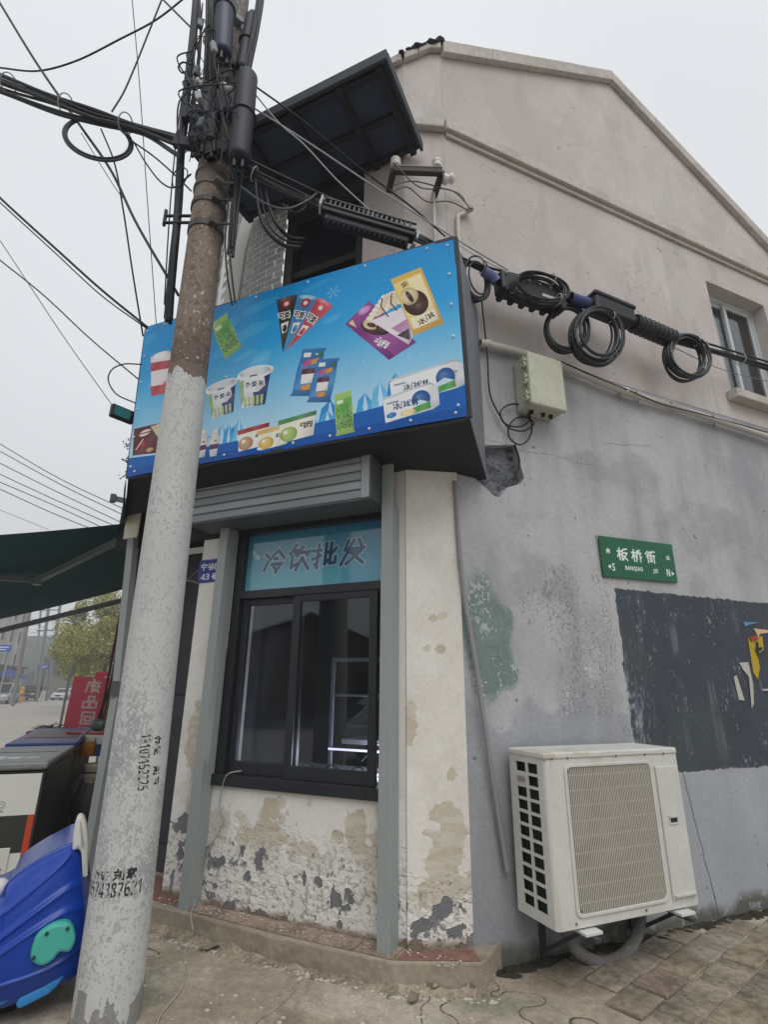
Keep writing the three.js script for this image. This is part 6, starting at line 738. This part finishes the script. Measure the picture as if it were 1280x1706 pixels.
{ // little things on the ground and the wall
  const wr = [[-1.12,0.968,-4.237], [-1.228,0.663,-4.319], [-1.237,0.549,-4.323], [-1.178,0.745,-4.296]];
  cab('power_lead', 'long thin pale lead hanging from the window sill down over the step to the ground', [[-1.003,0.999,-4.189], [-1.115,0.964,-4.235], [-1.156,0.843,-4.286], [-1.16,0.745,-4.293], [-1.117,0.673,-4.274], [-1.158,0.575,-4.293], [-1.222,0.457,-4.321], [-1.241,0.328,-4.325], [-1.266,0.179,-4.292], [-1.237,0.15,-4.132], [-1.151,0.15,-3.913], [-1.179,0.06,-4.041], [-1.204,0.012,-3.977], [-1.113,0.02,-3.757], [-1.066,0.02,-3.511], [-1.08,0.02,-3.289], [-1.037,0.02,-3.054]], 0.0045, S(0xaaa79e, 0.6), 'lead');
  const leaf = (px, l, rot, s) => { const g = new THREE.PlaneGeometry(0.2 * s, 0.09 * s, 10, 6), p = g.attributes.position; for (let i = 0; i < p.count; i++) { const x = p.getX(i) / (0.1 * s), y = p.getY(i) / (0.045 * s), w = Math.sqrt(Math.max(0, 1 - x * x)); p.setXYZ(i, p.getX(i), p.getY(i) * w, 0.008 * Math.sin(x * 4) + 0.012 * y * y * w + 0.004 * hash(i, 3)); } g.rotateX(-Math.PI / 2); g.computeVertexNormals(); xf(g, px[0], px[1] + 0.012, px[2], 0, rot, 0); return one('dry_leaf', l, 'leaf', g, S(0x7d7566, 0.85, { side: THREE.DoubleSide })); };
  leaf([-1.048,0.01,-4.002], 'curled grey dry leaf on the ground before the step', 0.3, 0.8); leaf([-1.502,0.01,-4.337], 'small dark dry leaf near the foot of the step at the left', 0.8, 0.6); leaf([0.184,0.01,-3.453], 'small pale dry leaf near the right end of the step', 1.2, 0.6);
  const peb = []; for (let i = 0; i < 420; i++) { const near = rnd(), u = rr(-2.2, 0.2), o = near < 0.45 ? 0.16 + 0.05 * rnd() - (u > -0.3 ? (u + 0.3) * 0.4 : 0) : near < 0.7 ? 0.02 + 0.12 * rnd() : rr(0.22, 1.1), on = near >= 0.45 && near < 0.7; const g = new THREE.IcosahedronGeometry(rr(0.003, on ? 0.008 : 0.012), 0).scale(1.3, 0.6, 1); g.translate(PC[0] + u * Math.cos(RC) + (near < 0.45 ? o + 0.06 : o) * Math.sin(RC), on ? 0.149 : 0.014, PC[2] - u * Math.sin(RC) + (near < 0.45 ? o + 0.06 : o) * Math.cos(RC)); peb.push(g); }
  tag(one('paint_crumbs', 'crumbs of fallen paint and grit along the step', 'grit', peb, S(0xb9b4a8, 0.9)), 0, 0, 0, 'stuff');
  { // loose earth and paint dust banked against the foot of the step
    const line = [[0.12, 0.0], [-0.34, 0.185], [-1.14, 0.215], [-2.03, 0.16], [-3.0, 0.12]], pos = [], id = [], n = 160, m = 6; for (let i = 0; i <= n; i++) { const f = (i / n) * (line.length - 1), k = Math.min(line.length - 2, Math.floor(f)), t = f - k, u = line[k][0] + (line[k + 1][0] - line[k][0]) * t, o = line[k][1] + (line[k + 1][1] - line[k][1]) * t, w = 0.05 + 0.12 * fbm(i * 0.13, 3, 3), hh = 0.055 * fbm(i * 0.17 + 9, 6, 3); for (let j = 0; j <= m; j++) { const s = j / m, O = o - 0.01 + w * s; pos.push(PC[0] + u * Math.cos(RC) + O * Math.sin(RC), 0.009 + hh * (1 - s) ** 2 + 0.006 * noise(i * 1.7, j * 1.9) * (1 - s), PC[2] - u * Math.sin(RC) + O * Math.cos(RC)); } }
    for (let i = 0; i < n; i++) for (let j = 0; j < m; j++) { const a = i * (m + 1) + j; id.push(a, a + 1, a + m + 2, a, a + m + 2, a + m + 1); } const g = new THREE.BufferGeometry(); g.setAttribute('position', new THREE.Float32BufferAttribute(pos, 3)); g.setIndex(id); g.computeVertexNormals(); tag(one('loose_earth', 'loose earth banked against the foot of the step', 'earth', boxUV(g), grain([146, 134, 116], 0.3, 0.5, 0.95, { bump: 0.006 })), 0, 0, 0, 'stuff'); }
  const moss = []; for (let i = 0; i < 320; i++) { const s = rnd() * 3.2, g = new THREE.IcosahedronGeometry(rr(0.01, 0.035), 1).scale(1.4, 0.5, 1), p = g.attributes.position; for (let q = 0; q < p.count; q++) p.setXYZ(q, p.getX(q) * (0.7 + 0.6 * hash(q, i)), p.getY(q) * (0.7 + 0.6 * hash(q, i + 9)), p.getZ(q)); g.computeVertexNormals(); const o = 0.03 + 0.1 * rnd() * rnd(); g.translate(PW[0] + (s + 0.1) * Math.cos(RW) + o * Math.sin(RW), 0.012, PW[2] - (s + 0.1) * Math.sin(RW) + o * Math.cos(RW)); moss.push(g); }
  tag(one('moss', 'dark moss and dirt gathered along the foot of the side wall', 'moss', moss, grain([62, 60, 46], 0.3, 0.2, 0.95)), 0, 0, 0, 'stuff');
}
// ---------------------------------------------------------------- street in the distance
{
  const far = (px, d, h = 0) => 0;
  function car(name, label, pos, ry, col, s = 1, tall = 0) {
    const c = thing(name, label, 'car', pos, ry), L = 4.3 * s, hw = 0.88 * s, h1 = 0.85 * s, h2 = (1.42 + tall) * s, paintM = S(col, 0.3, { metalness: 0.2 }), gl = S(0x1c2226, 0.12);
    const prof = [[-L / 2, 0.32], [-L / 2, 0.72], [-L / 2 + 0.12, h1], [L / 2 - 1.1, h1 + 0.06], [L / 2 - 0.15, h1 - 0.12], [L / 2, 0.6], [L / 2, 0.32]], cabp = [[-L / 2 + 0.1, h1], [-L / 2 + (tall ? 0.25 : 0.75), h2], [L / 2 - 1.9, h2], [L / 2 - 1.1, h1 + 0.06]];
    const ex = (p, w, b) => { const g = slab(p, -w, w, b); g.rotateY(-Math.PI / 2); return boxUV(g); };
    part(c, 'body', ex(prof, hw, 0.06), paintM); part(c, 'cabin', ex(cabp, hw * 0.88, 0.05), paintM);
    part(c, 'windscreen', ex([[L / 2 - 1.12, h1 + 0.13], [L / 2 - 1.83, h2 - 0.1], [L / 2 - 1.8, h2 - 0.08], [L / 2 - 1.08, h1 + 0.14]].map(([x, y]) => [x + 0.03, y + 0.02]), hw * 0.78, 0), gl); for (const sd of [-1, 1]) part(c, 'side_glass', xf(ex([[-L / 2 + 0.5, h1 + 0.06], [-L / 2 + 0.95, h2 - 0.1], [L / 2 - 1.95, h2 - 0.1], [L / 2 - 1.3, h1 + 0.08]], 0.01, 0), sd * hw * 0.885, 0, 0), gl);
    part(c, 'rear_glass', ex([[-L / 2 + 0.16, h1 + 0.1], [-L / 2 + (tall ? 0.26 : 0.7), h2 - 0.1], [-L / 2 + (tall ? 0.22 : 0.66), h2 - 0.1], [-L / 2 + 0.12, h1 + 0.1]], hw * 0.75, 0), gl);
    for (const sd of [-1, 1]) { part(c, 'headlight', rbox(0.34, 0.13, 0.06, 0.02, sd * hw * 0.68, 0.7 * s, L / 2), S(0xdfe3e6, 0.15)); part(c, 'mirror', rbox(0.16, 0.1, 0.08, 0.02, sd * (hw + 0.07), h1 + 0.1, L / 2 - 1.3), paintM); part(c, 'tail_light', rbox(0.2, 0.16, 0.05, 0.02, sd * hw * 0.8, 0.78 * s, -L / 2), S(0x8d1f1f, 0.3)); for (const z of [-L / 2 + 0.8, L / 2 - 0.85]) { const w = part(c, 'wheel', cyl(0.32, 0.32, 0.2, sd * (hw - 0.09), 0.32, z, 0, 0, Math.PI / 2, 20), S(0x111213, 0.8)); part(w, 'rim', cyl(0.2, 0.2, 0.21, sd * (hw - 0.085), 0.32, z, 0, 0, Math.PI / 2, 14), M.galv); } }
    part(c, 'grille', rbox(0.7, 0.14, 0.05, 0.02, 0, 0.6 * s, L / 2 + 0.005), M.black); part(c, 'bumper', [rbox(hw * 1.9, 0.18, 0.14, 0.04, 0, 0.38, L / 2), rbox(hw * 1.9, 0.18, 0.14, 0.04, 0, 0.38, -L / 2)], paintM); part(c, 'number_plate', rbox(0.42, 0.12, 0.02, 0.005, 0, 0.42, L / 2 + 0.08), S(0x8fa0b8, 0.4));
    return c;
  }
  const base = (p) => [p[0], 0, p[2]];
  car('parked_car', 'silver people carrier parked at the left edge of the street', base([-37.151,1.237,-54.987]), 0.35, 0x9a9c9b, 1.08, 0.36);
  car('parked_car', 'dark grey car parked behind the silver people carrier', base([-43.566,1.189,-69.78]), 0.3, 0x3b3d3f, 1.1, 0.2);
  car('parked_car', 'white car driving in the middle of the street nearest the red banner', base([-41.926,1.209,-73.994]), 0.2, 0xd2d4d4, 1.02);
  car('parked_car', 'white car further off behind the standing person', base([-61.479,1.048,-105.712]), 0.2, 0xd2d4d4); car('parked_car', 'white car furthest away half behind the nearer white one', base([-66.066,1.015,-118.388]), 0.2, 0xc9cccc, 1, 0.2);
  // person in dark clothes, one skin over the limbs
  { const R = 44, mc = new MarchingCubes(R, M.black, false, false, 40000), sc = 1.0, bones = [[[0, 0.92, 0], [0, 1.42, 0], 0.15, 0.17], [[-0.09, 0.9, 0], [-0.11, 0.48, 0.04], 0.09, 0.065], [[-0.11, 0.48, 0.04], [-0.12, 0.06, 0], 0.06, 0.045], [[0.09, 0.9, 0], [0.11, 0.48, 0.02], 0.09, 0.065], [[0.11, 0.48, 0.02], [0.14, 0.06, -0.1], 0.06, 0.045], [[-0.12, 0.04, 0], [-0.12, 0.04, 0.15], 0.045, 0.04], [[0.14, 0.05, -0.1], [0.14, 0.04, 0.06], 0.045, 0.04], [[-0.2, 1.4, 0], [-0.27, 1.12, -0.03], 0.06, 0.05], [[-0.27, 1.12, -0.03], [-0.26, 0.86, 0.06], 0.045, 0.035], [[0.2, 1.4, 0], [0.28, 1.12, -0.02], 0.06, 0.05], [[0.28, 1.12, -0.02], [0.27, 0.86, 0.08], 0.045, 0.035], [[0, 1.42, 0], [0, 1.56, 0.01], 0.055, 0.05], [[0, 1.62, 0.01], [0, 1.66, 0.02], 0.1, 0.1]];
    const A = new THREE.Vector3(), Bv = new THREE.Vector3(), Pv = new THREE.Vector3(), half = 0.95; for (let z = 0; z < R; z++) for (let y = 0; y < R; y++) for (let x = 0; x < R; x++) { Pv.set((x / R * 2 - 1) * half, (y / R * 2 - 1) * half + 0.88, (z / R * 2 - 1) * half); let d = 1; for (const [a, b, r0, r1] of bones) { A.set(...a); Bv.set(...b).sub(A); const t = Math.min(1, Math.max(0, Pv.clone().sub(A).dot(Bv) / Bv.lengthSq())), q = Pv.distanceTo(A.clone().addScaledVector(Bv, t)) - (r0 + (r1 - r0) * t), k = 0.04, hh = Math.max(k - Math.abs(d - q), 0) / k; d = Math.min(d, q) - hh * hh * k * 0.25; } mc.field[x + y * R + z * R * R] = -d; }
    mc.isolation = 0; mc.update(); const n = mc.count, g = new THREE.BufferGeometry(); g.setAttribute('position', new THREE.BufferAttribute(mc.positionArray.slice(0, n * 3), 3)); g.setAttribute('normal', new THREE.BufferAttribute(mc.normalArray.slice(0, n * 3), 3)); g.scale(half, half, half); g.translate(0, 0.88, 0); 
    const pn = thing('person', 'person in dark clothes standing in the street beside the parked cars', 'person', base([-57.29,1.081,-97.257]), 0.4); part(pn, 'body', boxUV(g), S(0x1d1e22, 0.85)); part(pn, 'hair', new THREE.SphereGeometry(0.115, 14, 10, 0, 6.3, 0, 1.6).translate(0, 1.66, 0.0), S(0x0c0b0b, 0.8)); part(pn, 'face', new THREE.SphereGeometry(0.085, 12, 8).scale(0.9, 1.1, 0.8).translate(0, 1.63, 0.055), S(0xa88468, 0.7)); }
  // buildings
  const bld = thing('apartment_building', 'pale apartment block with vertical ribs at the far left', 'building', [-56.2, 0, -66], 0.25), bw = grain([188, 184, 178], 0.06, 5, 0.9);
  part(bld, 'wall', box(14, 13, 24, 0, 6.5, 0), bw); const win = box(1.5, 1.5, 0.1), wm = S(0x3c4247, 0.3), rib = box(0.5, 12.6, 0.6); for (let i = 0; i < 8; i++) { part(bld, 'rib', rib, bw).position.set(-6.8 + i * 1.95, 6.3, 12.2); if (i < 7) for (let k = 0; k < 4; k++) part(bld, 'window', win, wm).position.set(-5.85 + i * 1.95, 2.2 + k * 3, 12.03); } const rb2 = box(0.6, 12.6, 0.5); for (let i = 0; i < 9; i++) { part(bld, 'rib', rb2, bw).position.set(7.2, 6.3, -11 + i * 2.8); if (i < 8) for (let k = 0; k < 4; k++) { const w = part(bld, 'window', win, wm); w.position.set(7.03, 2.2 + k * 3, -9.6 + i * 2.8); w.rotation.y = Math.PI / 2; } }
  const low = thing('shop_row', 'low grey shop row with awnings below the apartment block', 'building', [-43.5, 0, -60], 0.3); part(low, 'wall', box(10, 3.6, 16, -3.2, 1.8, 0), grain([140, 136, 130], 0.1, 3, 0.9)); part(low, 'roof', box(10.6, 0.25, 16.6, -3.2, 3.75, 0), S(0x63605c, 0.9)); for (let i = 0; i < 4; i++) part(low, 'shutter', box(0.1, 2.4, 3, 1.86, 1.25, -6 + i * 4), S([0x8b8884, 0x5f4a46, 0x9a9894, 0x6d6a66][i], 0.7)); part(low, 'fascia_board', box(0.12, 0.7, 15, 1.9, 3.1, 0), S(0x7a4a44, 0.7)); part(low, 'fascia_board', box(0.13, 0.9, 4, 1.95, 3.0, 5.5), S(0xb0b0ac, 0.7));
  const low2 = thing('shop_row', 'second low building with a dark open front further along the street', 'building', [-45, 0, -86], 0.3); part(low2, 'wall', box(9, 3.4, 14, 0, 1.7, 0), grain([128, 122, 116], 0.1, 3, 0.9)); part(low2, 'open_front', box(4, 2.6, 0.1, 1.5, 1.3, 7.05), S(0x1b1c1e, 0.9)); part(low2, 'roof', box(9.4, 0.25, 14.4, 0, 3.52, 0), S(0x5d5a58, 0.9));
  const sgnB = (label, p, w, h, ry) => { const o = thing('road_sign', label, 'sign', p, ry); part(o, 'board', box(w, h, 0.06), S(0x2457a6, 0.5)); part(o, 'white_print', [box(w * 0.7, h * 0.16, 0.01, 0, h * 0.15, 0.04), box(w * 0.5, h * 0.14, 0.01, -w * 0.05, -h * 0.2, 0.04)], S(0xcfd6e0, 0.5)); part(o, 'post', box(0.08, p[1], 0.08, w * 0.4, -p[1] / 2 - h / 2 + 0.0, -0.06), M.steel); return o; };
  sgnB('blue sign board high at the far left edge of the street', [-31.572,4.589,-45.413], 1.2, 0.55, 0.4); sgnB('blue sign board over the street beyond the dark car', [-39.69,3.818,-64.671], 1.15, 0.45, 0.3);
  const tent = thing('market_tent', 'blue peaked tent canopy over the silver people carrier', 'tent', base([-40.594,1.209,-60.274]), 0.4); part(tent, 'canopy', [xf(new THREE.ConeGeometry(2.3, 0.9, 4), 0, 3.0, 0, 0, 0.785)], S(0x2b3a78, 0.8)); for (const [x, z] of [[-1.5, -1.5], [1.5, -1.5], [1.5, 1.5], [-1.5, 1.5]]) part(tent, 'leg', box(0.06, 2.6, 0.06, x, 1.3, z), M.steel);
  const infl = thing('advert_column', 'small yellow advertising figure beside the silver people carrier', 'advert figure', base([-38.106,1.232,-59.211]), 0.2); part(infl, 'column', [cyl(0.3, 0.26, 0.9, 0, 0.45, 0), cyl(0.2, 0.3, 0.4, 0, 1.1, 0), ball(0.2, 0, 1.4, 0)], S(0xc19224, 0.6)); part(infl, 'band', cyl(0.35, 0.345, 0.2, 0, 0.8, 0), S(0xa2321f, 0.6));
  one('sandwich_board', 'white board standing on the street beside the dark car', 'board', [xf(box(0.8, 1.2, 0.05), ...[[-40.724,1.215,-67.66]][0].map((v, i) => i === 1 ? 0.6 : v), -0.15, 0.3, 0)], S(0xc4c4c0, 0.6));
  const up = (label, a, b, arms) => { const o = thing('utility_pole', label, 'utility pole'); part(o, 'shaft', tube([a, b], 0.16, 4, 10), S(0x8c8a86, 0.9)); for (const [t, w] of arms) { const p = a.map((v, i) => b[i] + (v - b[i]) * t); part(o, 'crossarm', bar([p[0] - w / 2, p[1], p[2]], [p[0] + w / 2, p[1] + 0.05, p[2]], 0.1, 0.1), S(0x55585a, 0.7)); for (const s of [-0.4, 0, 0.4]) part(o, 'insulator', cyl(0.05, 0.07, 0.2, p[0] + s * w, p[1] + 0.16, p[2]), M.ceramic); } return o; };
  up('distant leaning pole in front of the apartment block', base([-31.823,1.284,-48.639]), [-30.649,8.206,-46.303], []); up('distant pole with two crossarms in the middle of the street view', base([-38.926,1.228,-63.434]), [-37.81,10.897,-60.17], [[0.1, 2.2], [0.3, 2.0]]); up('distant pole with crossarms right of the other, by the blue sign', base([-40.361,1.218,-67.659]), [-38.953,11.534,-64.177], [[0.2, 2.4], [0.38, 1.8], [0.5, 1.0]]); up('thin far pole left of the crossarm poles', base([-59,1.062,-95.153]), [-58.13,14.591,-90.586], []);
  const lw = [[[-42.687,9.561,-60.621], [-37.92,8.578,-60.953], [-33.847,9.005,-60.809]], [[-39.945,7.335,-61.373], [-38.473,8.021,-63.252], [-21.211,6.963,-40.39]], [[-39.276,8.307,-61.045], [-38.98,7.413,-65.568], [-36.787,5.718,-66.14]]]; lw.forEach((p, i) => cab('overhead_line', ['faint line over the far street, uppermost', 'faint line between the far poles and the tree', 'faint line falling from the far pole into the tree'][i], p, 0.025, S(0x63666a, 0.8), 'overhead line'));
  // hills and trees
  const hill = (label, p, w, h, d, c) => { const g = new THREE.SphereGeometry(1, 48, 24), q = g.attributes.position; for (let i = 0; i < q.count; i++) { const n = 0.8 + 0.4 * fbm(q.getX(i) * 4 + w, q.getY(i) * 5 + q.getZ(i) * 3, 5); q.setXYZ(i, q.getX(i) * w * n, q.getY(i) * h * n, q.getZ(i) * d * n); } g.computeVertexNormals(); g.translate(p[0], -0.5, p[2]); tag(one('hill', label, 'hill', boxUV(g), grain(c, 0.4, 6, 1)), 0, 0, 0, 'structure'); };
  hill('dark wooded rise at the end of the street', [-98, 0, -170], 50, 17, 24, [70, 76, 66]);
  function tree(name, label, pos, H, rx, ry, n, cols, size, sd) {
    const t = thing(name, label, 'tree', pos); part(t, 'trunk', [tube([[0, 0, 0], [0.1, H * 0.4, 0.05], [0, H * 0.75, 0]], 0.16 * H / 8, 10, 8), ...[0, 1, 2, 3, 4, 5].map((i) => tube([[0, H * (0.35 + i * 0.06), 0], [Math.cos(i * 2.1 + sd) * rx * 0.4, H * (0.5 + i * 0.06), Math.sin(i * 2.1) * rx * 0.4], [Math.cos(i * 2.1 + sd) * rx * 0.8, H * (0.62 + i * 0.06), Math.sin(i * 2.1) * rx * 0.8]], 0.05 * H / 8, 8, 6))], S(0x4a4036, 0.95));
    seed = sd; const cl = []; for (let i = 0; i < 70; i++) { const a = rnd() * 6.283, b = Math.acos(rr(-1, 1)), q = Math.cbrt(rr(0.15, 1)); cl.push([q * rx * Math.sin(b) * Math.cos(a), H - ry + q * ry * Math.cos(b), q * rx * Math.sin(b) * Math.sin(a), rr(0.12, 0.3) * rx]); }
    cols.forEach((c, ci) => { const pos2 = [], nor = []; for (let i = 0; i < n / cols.length; i++) { const k = cl[Math.floor(rnd() * cl.length)], d = new THREE.Vector3(rr(-1, 1), rr(-1, 1), rr(-1, 1)); if (d.length() > 1) { i--; continue; } const p = new THREE.Vector3(k[0], k[1], k[2]).addScaledVector(d, k[3] * 1.3), u = new THREE.Vector3(rr(-1, 1), rr(-1, 1), rr(-1, 1)).normalize().multiplyScalar(size * rr(0.6, 1.3)), v = new THREE.Vector3(rr(-1, 1), rr(-1, 1), rr(-1, 1)).cross(u).normalize().multiplyScalar(size * 0.55); pos2.push(...p.clone().sub(u).toArray(), ...p.clone().add(v).toArray(), ...p.clone().add(u).toArray(), ...p.clone().sub(u).toArray(), ...p.clone().add(u).toArray(), ...p.clone().sub(v).toArray()); } const g = new THREE.BufferGeometry(); g.setAttribute('position', new THREE.Float32BufferAttribute(pos2, 3)); g.computeVertexNormals(); boxUV(g); part(t, 'crown', g, new THREE.MeshPhysicalMaterial({ color: c, roughness: 0.9, transmission: 0.0, side: THREE.DoubleSide })); });
    return t;
  }
  tree('roadside_tree', 'large yellow green tree filling the street view beside the grey post', base([-18.054,1.407,-35.932]), 7.9, 2.9, 3.1, 26000, [0x9c9c5c, 0x8d9050, 0xaaa868], 0.085, 11);
  tree('roadside_tree', 'lower yellow green tree left of and behind the large one', base([-24.46,1.355,-46.504]), 6.9, 2.7, 2.5, 22000, [0x9a9952, 0x888c4a], 0.1, 23);
  tree('dark_bush', 'dark evergreen bush under the yellow green trees', base([-78.451,0.912,-137.42]), 8.5, 7, 4.4, 9000, [0x26302a, 0x1e2824], 0.42, 37); tree('dark_bush', 'dark evergreen bush below the trees nearer the red banner', base([-67.524,1.009,-126.833]), 7.5, 6.5, 4, 9000, [0x28332b, 0x202a25], 0.42, 41);
  const tw = thing('bare_twigs', 'thin leafy twigs of a tree showing left of the shop board end', 'tree', [0, 0, 0]); seed = 99; const tg = [], lf = []; const root = [-6.867,8.195,-14.644]; part(tw, 'trunk', tube([[root[0], 0, root[2]], root], 0.12, 6, 8), S(0x4a4036, 0.95)); for (let i = 0; i < 26; i++) { const e = [root[0] - rr(0.1, 1.15), root[1] + rr(-0.7, 1.1), root[2] + rr(-0.6, 0.6)], m2 = e.map((v, k) => (v + root[k]) / 2 + rr(-0.12, 0.12)); tg.push(tube([root, m2, e], 0.012, 8, 5)); for (let q = 0; q < 16; q++) { const t = rr(0.5, 1), c = m2.map((v, k) => v + (e[k] - v) * t + rr(-0.08, 0.08)); lf.push(xf(new THREE.CircleGeometry(0.035, 5), ...c, rr(-2, 2), rr(-2, 2), 0)); } } part(tw, 'branch', tg, S(0x4a4036, 0.95)); part(tw, 'leaves', lf, S(0x6d7060, 0.9, { side: THREE.DoubleSide }));
  const gw = thing('garden_wall', 'weathered pale wall with railings behind the leaning rods', 'wall', base([-9.986,1.472,-21.135]), 0.5); part(gw, 'wall', box(1.6, 2.6, 8, 0.6, 1.3, -3), grain([150, 138, 122], 0.2, 1.5, 0.95)); for (let i = 0; i < 8; i++) part(gw, 'railing', box(0.04, 0.9, 0.04, -0.18, 3.05, -6 + i * 0.9), S(0x3c3a38, 0.7)); part(gw, 'railing', box(0.05, 0.05, 7, -0.18, 3.5, -3), S(0x3c3a38, 0.7));
  // houses over the road, which the window mirrors
  const house = (label, p, ry, w, d, h, ridge, c, rc) => { const o = thing('opposite_house', label, 'house', p, ry); part(o, 'wall', boxUV(slab([[-w / 2, 0], [w / 2, 0], [w / 2, h], [0, ridge], [-w / 2, h]], -d / 2, d / 2)), grain(c, 0.1, 2, 0.9)); const a = Math.atan2(ridge - h, w / 2), L = Math.hypot(ridge - h, w / 2) + 0.5; for (const s of [-1, 1]) part(o, 'roof', box(L, 0.12, d + 0.8, s * (w / 4 + 0.12), (h + ridge) / 2 + 0.06, 0, 0, 0, -s * a), S(rc, 0.9)); for (const x of [-w / 4, w / 4]) part(o, 'window', box(1, 1.2, 0.06, x, 1.7, d / 2 + 0.03), S(0x22262a, 0.2)); part(o, 'door', box(1, 2.1, 0.08, 0, 1.05, d / 2 + 0.04), S(0x4a3a30, 0.6)); return o; };
  house('dark roofed house across the road, mirrored in the left window pane', [-22, 0, 9], 1.95, 11, 9, 2.7, 4.7, [120, 110, 100], 0x3a3736);
  house('yellowish house across the road, mirrored in the right window pane', [-9.5, 0, 13.5], 2.5, 7, 7, 5.0, 6.8, [170, 158, 118], 0x37322f);
  car('parked_car', 'white car parked across the road, mirrored in the serving window', [-6.6, 0, 3.4], 0.5, 0xd2d4d4, 1);
}
renderer.render(scene, camera);
